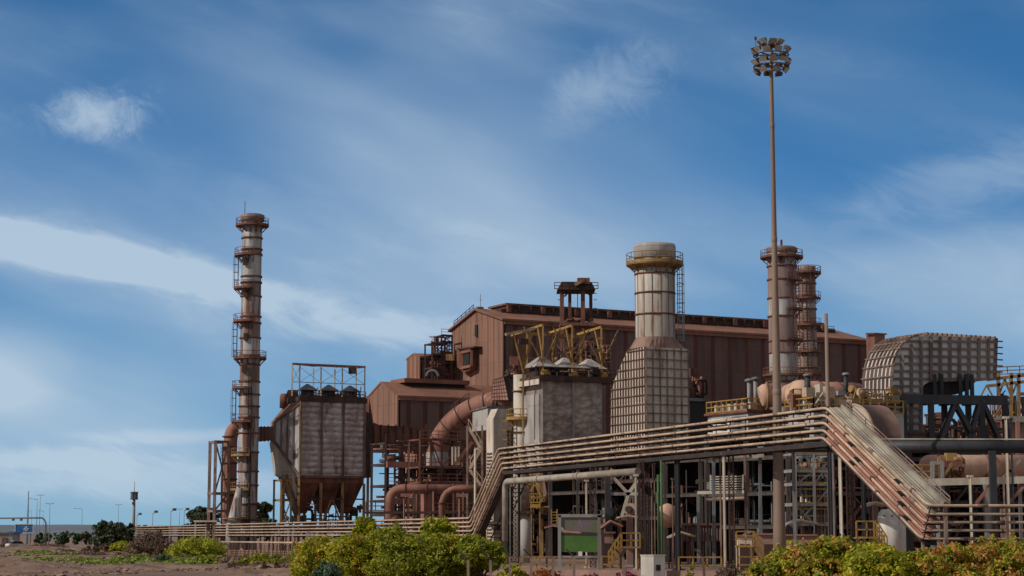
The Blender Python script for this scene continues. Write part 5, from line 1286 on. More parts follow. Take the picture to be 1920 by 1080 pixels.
# ------------------------------------------------------------------ twin stacks
t = thing('twin_stack', 'thick brown banded stack partly hidden by the tall mast', 'chimney', G(1477, 292)); D = 292
c, r, zt = stack(t, 1475, 464, D, 27, ['stack_brown', 'stack_white', 'stack_brown'], [500, 525, 560, 594, 640, 662, 716], seg=36)
platform(t, c, r, r+1.1, zp(1475, 485, D), 0, 360, 'rust', seg=30); platform(t, c, r, r+1.0, zp(1475, 706, D), 0, 360, 'rust', seg=24)
for py in (528, 583, 640): platform(t, c, r, r+.9, zp(1475, py, D), 280, 360, 'rust', seg=8)
q = Vector((c.x+1.9, c.y-r*.8-.2, 0)); MB().ladder(q+UP*zp(1475, 700, D), q+UP*zp(1475, 500, D), Vector((1, 0, 0)), .7, .5, .06).build('ladder', 'rust', t)
MB().box(Vector((c.x, c.y, zt)), .3, .3, 1.2).build('rim_aerial', 'rust', t)
MB().lathe(Vector((c.x, c.y, zp(1475, 476, D))), [(r, 0), (r+.25, .2), (r+.25, .8), (r, 1)], 30, cap=False).build('cap_ring', 'stack_brown', t)
t = thing('twin_stack', 'thinner brown ringed stack just right of the thick banded stack', 'chimney', G(1520, 312)); D = 312
c, r, zt = stack(t, 1521, 500, D, 17.5, ['stack_brown', 'stack_rust', 'stack_white'], [532, 556, 580, 607, 640, 662, 690], seg=30)
platform(t, c, r, r+.95, zp(1521, 514, D), 0, 360, 'rust', seg=24)
for py in (562, 612, 662, 704): platform(t, c, r, r+.8, zp(1521, py, D), 170, 350, 'rust', seg=14)
q = Vector((c.x-.6, c.y-r-.25, 0)); MB().ladder(q+UP*zp(1521, 715, D), q+UP*zp(1521, 520, D), Vector((1, 0, 0)), .6, .5, .05).build('ladder', 'rust_dark', t)
# ------------------------------------------------------------------ ribbed elbow duct on steel frame
D = 168; c0 = G(1672, D); FA = Face(c0, A3); o = FA.c; t = thing('ribbed_duct', 'huge ribbed grey rectangular duct elbow raised on navy steelwork at right', 'duct', c0)
WB = (Vector((*Face(c0, B3)(1613, 720)[:2], 0))-o).length
p_ = lambda x, y: FA(x, y)
outer = [p_(1672, 830), p_(1672, 735), p_(1672.5, 705), p_(1675, 685), p_(1680, 668), p_(1687, 654), p_(1697, 642), p_(1712, 632), p_(1736, 628), p_(1866, 636)]
inner = [p_(1862, 712), p_(1742, 716), p_(1732, 722), p_(1728, 735), p_(1727, 830)]
MB().prism(outer+inner, B3*WB).build('casing', 'duct_grey', t)
m = MB()
# stiffeners on near face: horizontals
import itertools
def inside(z, x):
    return True
for i, py in enumerate(range(640, 830, 14)):
    a = None
    xs = [x for x in np.arange(1673, 1868, 1.5)]
    # left outline x at this py
    def xl(py):
        pl = [(1672, 830), (1672, 735), (1672.5, 705), (1675, 685), (1680, 668), (1687, 654), (1697, 642), (1712, 632)]
        for (x0, y0), (x1, y1) in zip(pl[:-1], pl[1:]):
            if y1 <= py <= y0: return x0+(x1-x0)*(y0-py)/(y0-y1)
        return 1715
    x0 = xl(py); x1 = 1865 if py < 714 else 1728
    m.beam(p_(x0-1, py)-B3*.12, p_(x1+(3 if py < 714 else 0), py+(1.2 if x1 > 1800 else 0))-B3*.1, .12, .2)
m.build('stiffener', 'duct_rib', t)
m = MB()
for x in list(range(1690, 1866, 18)):
    yt = 632 if x > 1712 else (642+(1712-x)*.8 if x > 1697 else 654+(1697-x)*1.4)
    yb = 714 if x > 1735 else 828
    m.beam(p_(x, yt)-B3*.12, p_(x, yb)-B3*.12, .22 if x != 1744 else .45, .24)
m.build('stiffener', 'duct_rib', t)
# ribs on the curved back: rows across B following the outline
m = MB(); ol = [p_(1672, y) for y in (830, 812, 795, 778, 762, 748, 735)]+outer[2:9]
den = []
for a, b in zip(ol[:-1], ol[1:]):
    n = max(1, round((b-a).length/.95))
    for k in range(n): den.append(a.lerp(b, k/n))
for q in den: 
    qo = q+(q-FA(1745, 716)).normalized()*.1; m.beam(qo-B3*.25, qo+B3*(WB+.25), .2, .1)
for i in range(8):
    l = WB*i/7
    for a, b in zip(den[:-1], den[1:]):
        na = (a-FA(1745, 716)).normalized()*.1; m.beam(a+na+B3*l, b+na+B3*l, .1, .2)
m.build('rib_grid', 'pipe_dusty', t)
# top ribs on horizontal run
m = MB()
for x in range(1736, 1868, 9): q = p_(x, 628+(x-1736)*.062); m.beam(q-B3*.3+UP*.1, q+B3*(WB+.2)+UP*.1, .18, .24)
m.build('top_rib', 'pipe_dusty', t)
m = MB(); m.beam(p_(1866, 634)+A3*.1, p_(1863, 712)+A3*.1, .3); 
for i in range(7): z = p_(1865, 640+i*11.5); m.beam(z-B3*.2+A3*.05, z+A3*.75-B3*.2, .12)
m.build('end_flange', 'rib_brown', t)
MB().prism([p_(1731, 717)+B3*.6, p_(1838, 714)+B3*.6, p_(1826, 730)+B3*.6, p_(1800, 739)+B3*.6, p_(1736, 741)+B3*.6], B3*(WB-1.2)).build('under_hopper', 'dark_void', t)
# support frame
t = thing('steel_gantry', 'navy steel frame with braced legs carrying the ribbed duct', 'frame', G(1750, 166))
f = Face(G(1690, 165), A3)
for k, off in enumerate((0, 5.5)):
    g = f.off(B3*off); 
    MB().beam(g(1688, 748), g(1886, 751), .4, .8).build('girder', 'navy_steel', t)
    for px in ((1694, 1745, 1770, 1815, 1840, 1884) if off else (1694, 1745, 1840, 1884)):
        q = g(px, 750); MB().beam(Vector((q.x, q.y, 0)), q, .48).build('column', 'navy_steel', t)
    for (x0, y0, x1, y1) in ((1790, 757, 1836, 838), (1790, 757, 1758, 838), (1843, 757, 1880, 838), (1836, 757, 1812, 838)): MB().beam(g(x0, y0), g(x1, y1), .42).build('brace', 'navy_steel', t)
for px in (1694, 1745, 1795, 1840, 1884): MB().beam(f(px, 748), f(px, 748)+B3*5.5, .4, .6).build('cross_beam', 'navy_steel', t)
for px in (1752, 1765, 1800, 1812, 1822): q = f.off(B3*2.5)(px, 712); MB().beam(Vector((q.x, q.y, f(1750, 748).z)), q+UP*.5, .32).build('duct_post', 'navy_steel', t)
MB().rail([f(1612, 756), f(1690, 756)], 1.15, .9, .055).build('railing', 'yellow', t)
MB().prism([f(1612, 757), f(1690, 757), f(1690, 761), f(1612, 761)], B3*2).build('walkway', 'navy_steel', t)
clutter(t, f(1614, 756)+B3*.6, A3, 4.5, 1.5, f(1614, 756).z, f(1614, 756).z+1.4, 24, 77, ['cream_steel', 'yellow_old', 'pipe_tan'], 'platform_pipework', .7)
# half-cylinder drum
D = 146; t = thing('round_drum', 'brown round-backed drum with pale end face right of the ramp top', 'vessel', G(1640, D))
f = Face(G(1640, D), B3); fa = Face(G(1640, D), A3); a = f(1640, 815); b = fa(1684, 815); LL = (Vector((*b[:2], 0))-fa.c).length
pr = [f(x, y) for x, y in ((1641, 826), (1640.5, 812), (1639, 800), (1636, 789), (1631, 779), (1625, 770), (1617, 763), (1609, 759), (1601, 758), (1601, 826))]
m = MB(); m.prism(pr, A3*LL, 0); m.s[2:10] = [True]*8; m.build('drum', 'drum_brown', t)
MB().prism([p-A3*.06 for p in pr], -A3*.06).build('end_cap', 'panel_cream', t)
m = MB()
for p, q in zip(pr[:8], pr[1:9]): m.beam(p-A3*.12, q-A3*.12, .14)
m.build('rim', 'pipe_tan', t)
for q in (a+B3*.5+A3*.3, b+B3*.5-A3*.3): MB().beam(Vector((q.x, q.y, 0)), q-UP*1.2, .4).build('leg', 'rust_dark', t)
# far right yellow gantry, pink walls, gridded red block
t = thing('far_gantry', 'yellow rusty lattice gantry at the far right edge behind the ribbed duct', 'gantry', G(1890, 250)); D = 250
for px in (1872, 1896, 1910): MB().beam(P(px, 790, D), P(px, 699, D), .4).build('column', 'yellow_old', t)
for i, y in enumerate((706, 718)): MB().beam(P(1850, y+6, D), P(1935, y-4, D), .4).build('beam', 'yellow_old', t)
for (x0, y0, x1, y1) in ((1872, 745, 1884, 710), (1884, 710, 1896, 745), (1896, 745, 1912, 705), (1838, 745, 1850, 722), (1850, 722, 1862, 745)): MB().beam(P(x0, y0, D), P(x1, y1, D), .2).build('brace', 'yellow_old', t)
MB().rail([P(1866, 703, D), P(1935, 700, D)], 1.0, 1.5, .06).build('railing', 'yellow_old', t)
clutter(t, G(1870, D), Vector((1, 0, 0)), 5, 3, zp(1880, 800, D), zp(1880, 735, D), 60, 78, ['yellow_old', 'rust', 'rust_dark'], 'hoist_machinery')
t = thing('pink_wall_block', 'faded pink walled building behind the right ends of the rack', 'building', G(1860, 235))
MB().prism([G(1838, 225), G(2010, 230), G(2010, 230)+UP*zp(1900, 788, 228), G(1838, 225)+UP*zp(1900, 788, 228)], Vector((0, 10, 0))).build('wall', 'kerb_pink', t)
MB().beam(P(1836, 786, 224.6), P(2010, 786, 229.6), .8, .7).build('parapet', 'cream_steel', t)
for px in (1850, 1880, 1908): MB().beam(G(px, 224.6), P(px, 790, 224.6), .4).build('pilaster', 'rust_pink', t)
t = thing('gridded_red_block', 'distant orange-red gridded block seen between the navy frame legs', 'building', G(1790, 300))
MB().prism([G(1740, 300), G(1838, 300), G(1838, 300)+UP*zp(1780, 796, 300), G(1740, 300)+UP*zp(1780, 796, 300)], Vector((0, 8, 0))).build('wall', 'duct_red', t)
m = MB()
for i in range(13): x = 1742+i*8; m.beam(P(x, 870, 299.8), P(x, 797, 299.8), .2)
for y in range(800, 870, 9): m.beam(P(1740, y, 299.7), P(1838, y, 299.7), .2)
m.build('rib_grid', 'tan_vessel', t)
MB().box(G(1770, 299, zp(1770, 796, 300)), 1.6, 2, 1.8).build('chimney', 'rust', t)

t = thing('brown_pipe_block', 'dark brown pipework block seen through the legs of the navy steel gantry', 'frame', G(1735, 205))
steel_frame(t, G(1735, 205), A3, 12, 4, [zp(1735, 900, 205), zp(1735, 850, 205), zp(1735, 800, 205)], 4, 1, .35, 'rust_dark', brace=[(0, 2, 3), (2, 2, 2)])
clutter(t, G(1735, 205), A3, 12, 3, 6, zp(1735, 775, 205), 130, 301, ['rust_dark', 'rust', 'duct_red', 'hall_steel'])
# ------------------------------------------------------------------ pipe rack with bridge
LD = Vector((-.342, .94, 0)).normalized(); LNn = Vector((LD.y, -LD.x, 0))   # LNn points right/away in the photo
Q3 = G(1555, 118); rk = Face(Q3, LD)
L0 = rk(236, 1000); L1 = rk(880, 990); L2 = rk(934, 870); L4 = rk(1742, 980)
for v in (L0, L1, L2, L4): v.z = 0
ZL, ZH = 4.12, 10.28
rack = thing('pipe_rack', 'long rack of stacked tan pipes running low, climbing over a bridge and down again', 'pipe rack', Vector((Q3.x, Q3.y, 0)))
rnd = random.Random(9)
RW = [0, .25, .48, .71, .94]
def rackpath(k, off):
    zl = ZL-k*.40; zh = ZH-k*.45; zr = ZL+.02-k*.455
    n = LNn*off; s = LD*(-.28*k)
    a = L0+n+UP*zl; b = L1+n+s+UP*zl; c = L2+n+s*1.0+UP*zh; d = Q3+n+LD*(.12*k)+UP*zh; e = L4+n+LD*(.2*k)+UP*zr
    X = Vector((.9995, .03, 0)); j = off*1.02
    # mitre the corner: the turned run is offset backwards
    f0 = e; f1 = Vector((f0.x+34, f0.y, 0))
    e2 = Vector((e.x, e.y, e.z))
    return [a, b, c, d, e2, Vector((e2.x+34, e2.y+.4, e2.z))]
for k in range(5):
    for j, off in enumerate(RW):
        r = .085 if j == 0 else rnd.choice([.055, .07, .09, .1])
        mat = 'pipe_tan' if j == 0 else (rnd.choice(['pipe_grey', 'pipe_tan', 'pipe_grey']) if k < 2 else 'pipe_pink')
        pts = rackpath(k, off)
        if j: pts = pts[:5]+[pts[4]+Vector((.5, .03, 0))]; r = rnd.choice([.06, .075, .085]) if k > 1 else r*.85
        if j:
            MB().tube(fillet(pts[:4], .45, 3), r*.8, 8).build('pipe', 'pipe_dusty', rack)
            dd_ = (pts[3]-pts[2]).normalized()
            MB().tube(fillet([pts[3]-dd_*.3]+pts[3:], .45, 3), r, 8).build('pipe', mat, rack)
        else:
            m = MB().tube(fillet(pts, .45, 3), r, 8, 0)
            for (a_, b_, n_) in ((2, 3, 12), (4, 5, 5), (0, 1, 14), (3, 4, 3)):
                for i in range(n_):
                    q = pts[a_].lerp(pts[b_], (i+.5+rnd.uniform(-.25, .25))/n_); d = (pts[b_]-pts[a_]).normalized(); w_ = rnd.choice([.05, .08, .3])
                    m.tube([q-d*w_, q+d*w_], rnd.choice([.105, .115, .14]) if w_ < .2 else .1, 8, 1)
            m.build('pipe', [mat, 'pipe_dusty'], rack)
# trays under each level along the ramp and straight parts
for seg_, (u0, u1, n) in enumerate(((1, 2, 4), (2, 3, 27), (3, 4, 6), (4, 5, 9), (0, 1, 30))):
    for i in range(n+1):
        m = MB()
        for k in range(5):
            a0 = rackpath(k, 0); a1 = rackpath(k, .94)
            u = i/n; p = a0[u0].lerp(a0[u1], u)-UP*.12+(LNn*.15 if seg_ in (0, 2) else Vector((0, 0, 0))); q = a1[u0].lerp(a1[u1], u)-UP*.12
            m.beam(p-(q-p)*.08, q, .07, .07)
            if k < 4 and seg_ in (1, 3, 4):
                p2 = rackpath(k+1, 0)[u0].lerp(rackpath(k+1, 0)[u1], u)
                o_ = (q-p)*.12; m.beam(p+o_, Vector((p2.x, p2.y, p2.z))+o_, .06)
        m.build('crossbar', 'rust_dark', rack)
for k in range(5):
    m = MB(); a = rackpath(k, .19)
    for u in ((0, 1), (2, 3)):
        m.beam(a[u[0]]-UP*.02, a[u[1]]-UP*.02, .05, .28 if u[0] else .24)
    m.build('gap_shade_strip', 'dark_void', rack)  # dark strips added as shade in the gaps behind the front pipes
# black clamps on right ramp
for (u, k) in ((.22, 2), (.3, 3), (.26, 4), (.68, 1), (.72, 2), (.74, 3), (.8, 4)):
    p = rackpath(k, .2); q = p[3].lerp(p[4], u); d = (p[4]-p[3]).normalized(); MB().beam(q, q+d*.5, .26, .2).build('clamp', 'black_gap', rack)
# carrying girders below the bridge
for off in (.1, 1.3):
    a, b = L2+LNn*off+UP*(ZH-2.2), Q3+LNn*off+UP*(ZH-2.2); MB().beam(a+(b-a)*.02, b, .2, .3).build('girder', 'dark_void', rack)
for i in range(16):
    u = i/15; p = L2.lerp(Q3, u)+LNn*.1+UP*(ZH-2.3); MB().beam(p, p+LNn*1.2, .18).build('girder_tie', 'rust_dark', rack)
# plate under the ramp at right
p3, p4 = rackpath(4, 0.15)[3:5]; q3, q4 = rackpath(4, 1.0)[3:5]
MB().prism([p3-UP*.25, q3-UP*.25, q4-UP*.25, p4-UP*.25], -UP*.12).build('ramp_girder', 'rust_dark', rack)
p3, p4 = rackpath(0, 1.04)[3:5]
m = MB(); m.beam(p3+UP*.1, p4+UP*.1, .16, .3); m.beam(p3+UP*.1+LNn*.2, p4+UP*.1+LNn*.2, .22, .08); m.build('cable_tray', 'pipe_grey', rack)
m = MB(); m.rail([p3+LNn*.35, p4+LNn*.35], .5, 2.6, .025); m.build('handrail', 'pipe_dusty', rack)
# underside dark plate on the left ramp
p1, p2 = rackpath(4, .3)[1:3]
MB().prism([p1-UP*.2, p2-UP*.2, p2-UP*.2+LNn*.6, p1-UP*.2+LNn*.6], -UP*.15).build('ramp_girder', 'dark_void', rack)
m = MB(); a, b = p1+LNn*1.8-UP*.6, p2+LNn*1.8-UP*.6; m.ladder(a, b, LNn, .9, .6, .05); m.build('ramp_ladder', 'rust_dark', rack)
# low supports
for i in range(22):
    u = i/21; q = L0.lerp(L1, u); m = MB()
    for o_ in (.1, 1.3): m.beam(q+LNn*o_, q+LNn*o_+UP*(ZL-.2), .16)
    m.beam(q+LNn*-.1+UP*(ZL-1.75), q+LNn*1.5+UP*(ZL-1.75), .16); m.build('low_trestle', 'rust_dark', rack)
for i in range(9):
    q = L4+Vector((1+i*3.4, .1, 0)); m = MB()
    for o_ in (.15, 1.25): m.beam(q+Vector((0, o_, 0)), q+Vector((0, o_, ZL+.1)), .16)
    m.beam(q+UP*(ZL-1.95), q+UP*(ZL-1.95)+Vector((0, 1.4, 0)), .16); m.build('low_trestle', 'pipe_dusty', rack)
# single lower pipe under the left end
f = rk.off(-LNn*.6)
a, b = f(430, 1016), f(600, 1019); 
pp = thing('ground_pipe', 'single low pale pipe running under the stacked rack near the fence', 'pipe', Vector((*a[:2], 0)))
MB().tube([f(415, 1016), f(900, 1022)], .13, 8).build('pipe', 'pipe_tan', pp)
for px in range(430, 880, 30): q = f(px, 1018); MB().beam(Vector((q.x, q.y, 0)), q, .1).build('stand', 'rust_dark', pp)
# single pipe with elbow below bridge
pe = thing('bridge_side_pipe', 'grey pipe slung below the bridge with an elbow dropping down at its left end', 'pipe', G(947, 168))
MB().tube(fillet([G(947, 169, 2), P(947, 903, 169), P(1196, 884, 143)], .8, 5), .27, 14).build('pipe', 'pipe_grey', pe)
m = MB()
for px, py, D in ((1010, 898.2, 161.5), (1085, 892.5, 153.5), (1150, 887.5, 147.5)): q = P(px, py, D); d = (P(1196, 884, 143)-P(947, 903, 169)).normalized(); m.tube([q-d*.12, q+d*.12], .33, 14)
m.build('collar', 'pipe_tan', pe)
# columns under the bridge
def column(px, pyt, D, w, mat, label, group='columns under the pipe bridge', h=None, dx=0):
    b = G(px, D); zt = zp(px, pyt, D); t = thing('bridge_column', label, 'column', b, group)
    m = MB(); w_ = w*D/F; top = b+UP*zt+Vector((dx*D/F, 0, 0))
    a = Vector((1, 0, 0))
    # I section
    m.beam(b-Vector((0, w_*.45, 0)), top-Vector((0, w_*.45, 0)), w_, w_*.16).beam(b+Vector((0, w_*.45, 0)), top+Vector((0, w_*.45, 0)), w_, w_*.16).beam(b, top, w_*.2, w_*.74)
    m.build('shaft', mat, t); MB().box(b, w_*1.7, w_*1.7, .12).build('base_plate', mat, t); MB().box(top, w_*1.5, w_*1.5, .15).build('head_plate', mat, t)
def lattice(px, pyt, D, w, label, mat='rust_dark', group='dark lattice columns under the pipe bridge'):
    b = G(px, D); zt = zp(px, pyt, D); t = thing('lattice_column', label, 'column', b, group); w_ = w*D/F
    m = MB(); n = int(zt/w_/.9)
    for s in (-1, 1):
        for y in (0, w_): m.beam(b+Vector((s*w_/2, y, 0)), b+Vector((s*w_/2, y, zt)), w_*.18)
    m.build('chords', mat, t); m = MB()
    for i in range(n):
        z0 = zt*i/n; z1 = zt*(i+1)/n
        for y in (0, w_): s = 1 if (i+(y > 0)) % 2 else -1; m.beam(b+Vector((-s*w_/2, y, z0)), b+Vector((s*w_/2, y, z1)), w_*.13); m.beam(b+Vector((-w_/2, y, z0)), b+Vector((w_/2, y, z0)), w_*.1)
    m.build('lacing', mat, t)
column(951, 912, 170, 7, 'navy_steel', 'dark column directly under the elbow of the side pipe at the bridge left end')
column(957, 912, 171, 4, 'grey_steel', 'thin grey column right beside the elbow of the side pipe')
lattice(963, 892, 171, 9, 'dark lattice column at the left end of the bridge')
column(973, 890, 173, 7, 'navy_steel', 'dark navy column just left of the grey pillar drum')
column(1100, 903, 150, 6, 'cream_steel', 'slim pale column standing under the side pipe before the green billboard')
lattice(1112, 876, 153, 10, 'dark lattice column right of the pale billboard column')
column(1193, 893, 141, 6.5, 'cream_steel', 'pale column left of the white cabinet under the side pipe end')
lattice(1203, 862, 144, 9, 'dark lattice column right of the pale column by the white cabinet')
lattice(1214, 862, 146, 8, 'second dark lattice column directly behind the white cabinet')
column(1222, 905, 146, 3, 'pipe_grey', 'thin grey pole between the lattice columns and the green pole')
column(1228, 870, 147, 3.5, 'pipe_dusty', 'brown pole just left of the green pole')
column(1271, 857, 140, 14, 'navy_steel', 'widest navy column in the middle of the bridge')
column(1262, 900, 139, 3.5, 'pipe_dusty', 'thin brown post touching the left side of the widest navy column')
column(1359, 853, 132, 7.5, 'cream_steel', 'pale column right of the middle of the bridge')
lattice(1373, 850, 134, 9, 'dark lattice column right of the pale middle column')
column(1352, 855, 138, 5, 'pipe_dusty', 'brown column close behind the pale middle column')
column(1399, 847, 142, 7, 'pipe_dusty', 'brownish column midway between pale column and tall mast')
column(1558, 842, 119, 11, 'navy_steel', 'navy column left of the pale one under the bridge right end')
column(1578, 852, 117.5, 9, 'cream_steel', 'pale column under the top of the right ramp')
lattice(1594, 862, 118, 8, 'dark lattice column under the top of the right ramp')
column(1621, 892, 119, 12, 'navy_steel', 'navy column under the middle of the right ramp')
b = G(1241, 138.5); t = thing('green_pole', 'bright green pole rising beside the white cabinet', 'pole', b)
MB().tube([b, b+UP*zp(1241, 863, 138.5)], .085, 10).build('pole', 'green_paint', t); MB().tube([b, b+UP*.4], .2, 10).build('base', 'green_paint', t)
b = G(1235, 142); t = thing('green_strut', 'darker green pole just left of and behind the bright green pole', 'pole', b); MB().tube([b, b+UP*zp(1235, 890, 142)], .1, 8).build('pole', 'green_paint', t); MB().tube([b, b+UP*.4], .18, 10).build('base', 'green_paint', t)
# big navy pipe beam crossing at right
nb = thing('navy_main', 'big dark navy horizontal pipe main crossing behind the right ramp', 'pipe', G(1700, 124))
a, b = P(1475, 836, 130), P(1960, 838, 122); MB().tube([a, b], .42, 18).build('pipe', 'navy_steel', nb)
m = MB(); m.beam(a+UP*.48, b+UP*.48, .3, .08); m.build('lit_top_strip', 'pipe_grey', nb)  # pale strip paints the sunlit top of the pipe
for px, D, w, mat in ((1865, 123, 12, 'navy_steel'), (1490, 130, 6, 'grey_steel')):
    b = G(px, D); w_ = w*D/F; MB().beam(b, b+UP*zp(px, 845, D), w_).build('leg', mat, nb)
for i, (px, D, yt, w, mat, lb) in enumerate(((1822, 135, 895, 7, 'cream_steel', 'pale column below the white beam at right'), (1893, 132, 785, 7, 'cream_steel', 'tall pale column left of the right photo edge'), (1902, 134, 788, 5, 'navy_steel', 'thin dark column beside the tall pale column at right'), (1885, 160, 840, 5, 'pipe_dusty', 'brown column behind the tan tank at right'))):
    column(px, yt, D, w, mat, lb, 'columns at the right end of the plant')
t = thing('white_beam', 'long white horizontal beam on posts under the tan tank', 'beam', G(1800, 137))
MB().beam(P(1712, 905, 137), P(1960, 899, 137), .45, .5).build('beam', 'cream_steel', t)
for px in (1730, 1770, 1868, 1915): b = G(px, 137.5); MB().beam(b, b+UP*zp(px, 904, 137.5), .22).build('leg', 'grey_steel', t)
for (x0, y0, x1, y1) in ((1830, 945, 1858, 908), (1868, 912, 1912, 862), (1866, 858, 1925, 912), (1890, 945, 1925, 905)): MB().beam(P(x0, y0, 137), P(x1, y1, 137), .2).build('brace', random.choice(['rust_pink', 'pipe_grey']), t)
# tan tank
D = 150; t = thing('tan_tank', 'long tan horizontal tank with domed left end at the right edge', 'tank', G(1800, D))
a, b = P(1728, 876, D), P(1990, 876, D); r = 21*D/F
a = P(1742, 874, D); b = P(1990, 874, D+2)
d = (b-a).normalized(); prof = [a-d*r*math.cos(R(x))*.9 for x in (0, 20, 40, 60, 75, 90)]; rr = [r*math.sin(R(max(3, x))) for x in (0, 20, 40, 60, 75, 90)]
MB().tube(prof+[b], rr+[r], 28).build('shell', 'tan_vessel', t)
m = MB()
for px in (1758, 1800, 1850, 1890): q = P(px, 874, D); q = Vector((q.x, a.y+(q.x-a.x)*d.y/d.x, a.z)); m.tube([q-d*.08, q+d*.08], r+.06, 28)
m.build('band', 'rust_pink', t)
for px in (1760, 1850, 1930): q = P(px, 895, D); MB().beam(Vector((q.x, q.y, 0)), q, .5).build('saddle_leg', 'grey_steel', t)
t = thing('access_stair', 'yellow and grey railed platform before the tan tank dome', 'platform', G(1742, 143))
f = lambda x, y: P(x, y, 143)
MB().rail([f(1690, 897), f(1748, 897)], 1.0, .7, .05).build('railing', 'yellow', t); MB().prism([f(1690, 898), f(1752, 898), f(1752, 901), f(1690, 901)], Vector((0, 2, 0))).build('deck', 'grey_steel', t)
for px in (1748, 1766): MB().beam(G(px, 143), f(px, 868), .28).build('post', 'grey_steel', t)
MB().beam(f(1746, 868), f(1768, 868), .25).build('top_beam', 'grey_steel', t); 
for (x0, y0, x1, y1) in ((1768, 895, 1786, 868), (1760, 858, 1762, 896)): MB().beam(f(x0, y0), f(x1, y1), .2).build('brace', 'yellow_old', t)
clutter(t, G(1755, 144), Vector((1, 0, 0)), 2.2, 1.5, zp(1755, 897, 143), zp(1755, 858, 143), 18, 91, ['yellow_old', 'rust'])
# ------------------------------------------------------------------ shaded process halls behind the bridge
def hall(name, label, px, D, L, dep, zs, n1, n2, mat, seed, brace, wall='dark_void', ncl=120, mats=('rust_dark', 'dark_void', 'rust', 'hall_steel', 'hood_grey'), w=.36, rail=None, big=1.0, roof=True, backwall=True):
    c0 = G(px, D); t = thing(name, label, 'frame', c0)
    steel_frame(t, c0, A3, L, dep, zs, n1, n2, w, mat, 'dark_void', brace=brace, rail=rail)  # decks and roof added to darken the hall; dark walls paint its shade
    if roof: MB().prism([c0-A3*.3-B3*.3+UP*(zs[-1]+w*.5), c0+A3*(L+.3)-B3*.3+UP*(zs[-1]+w*.5), c0+A3*(L+.3)+B3*(dep+.3)+UP*(zs[-1]+w*.5), c0-A3*.3+B3*(dep+.3)+UP*(zs[-1]+w*.5)], UP*.2).build('roof_deck', 'rust_dark', t)
    if backwall:
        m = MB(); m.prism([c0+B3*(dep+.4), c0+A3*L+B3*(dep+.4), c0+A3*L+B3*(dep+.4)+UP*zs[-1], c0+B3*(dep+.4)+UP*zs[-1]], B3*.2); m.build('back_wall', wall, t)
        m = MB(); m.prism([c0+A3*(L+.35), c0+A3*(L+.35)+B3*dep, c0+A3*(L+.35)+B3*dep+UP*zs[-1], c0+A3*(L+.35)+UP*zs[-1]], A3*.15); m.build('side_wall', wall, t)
    clutter(t, c0+B3*.8, A3, L, dep-1.5, .4, zs[-1]-.5, ncl, seed, list(mats), big=big)
    rb = random.Random(seed)
    for _ in range(6):
        u = rb.uniform(0, .8)*L; z0 = rb.choice([.2]+zs[:-1]); MB().beam(c0-B3*.1+A3*u+UP*z0, c0-B3*.1+A3*min(L, u+rb.uniform(1.5, 4))+UP*min(zs[-1], z0+rb.uniform(2, 4)), .22).build('brace', rb.choice(['grey_steel', 'hall_steel', 'rust']), t)
    clutter(t, c0+B3*.3, A3, L, 1.5, .4, zs[-1]-.5, ncl//2, seed+500, ['hall_steel', 'rust_pink', 'grey_steel', 'rust'], name='front_pipework', big=.8)
    return t
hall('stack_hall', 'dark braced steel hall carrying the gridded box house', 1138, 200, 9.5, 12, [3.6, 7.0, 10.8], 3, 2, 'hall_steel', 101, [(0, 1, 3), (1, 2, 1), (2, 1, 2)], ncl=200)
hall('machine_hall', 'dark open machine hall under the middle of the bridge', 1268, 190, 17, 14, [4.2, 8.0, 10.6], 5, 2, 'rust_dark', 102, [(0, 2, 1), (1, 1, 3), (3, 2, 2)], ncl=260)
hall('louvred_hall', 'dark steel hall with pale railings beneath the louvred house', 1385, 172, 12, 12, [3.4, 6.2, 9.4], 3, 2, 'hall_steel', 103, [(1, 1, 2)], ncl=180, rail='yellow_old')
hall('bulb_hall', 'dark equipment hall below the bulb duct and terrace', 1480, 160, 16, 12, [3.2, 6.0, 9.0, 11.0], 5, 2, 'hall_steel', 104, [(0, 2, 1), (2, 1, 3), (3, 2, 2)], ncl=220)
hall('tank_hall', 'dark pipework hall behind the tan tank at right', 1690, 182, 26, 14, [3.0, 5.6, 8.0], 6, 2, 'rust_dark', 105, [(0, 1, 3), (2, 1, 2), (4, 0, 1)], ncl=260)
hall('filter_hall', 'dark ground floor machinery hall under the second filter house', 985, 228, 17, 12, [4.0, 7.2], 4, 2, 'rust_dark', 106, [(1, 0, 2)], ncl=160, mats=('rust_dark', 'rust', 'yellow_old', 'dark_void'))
# grey lattice tower of pipes right of mast
t = thing('grey_pipe_tower', 'light grey multi-level steel tower right of the tall mast', 'frame', G(1490, 146)); 
zs = [zp(1490, y, 146) for y in (984, 947, 909, 884, 852)]
steel_frame(t, G(1493, 145), Vector((.97, .24, 0)).normalized(), 3.0, 2.6, zs, 2, 1, .2, 'grey_steel', 'grey_steel', brace=[(0, 3, 1), (1, 3, 2), (0, 1, 3), (1, 2, 1), (0, 4, 2)], rail='yellow')
clutter(t, G(1494, 146), Vector((1, 0, 0)), 2.8, 2, .5, zs[-1], 90, 111, ['grey_steel', 'pipe_tan', 'cream_steel', 'hood_grey', 'rust_pink'], big=.6)
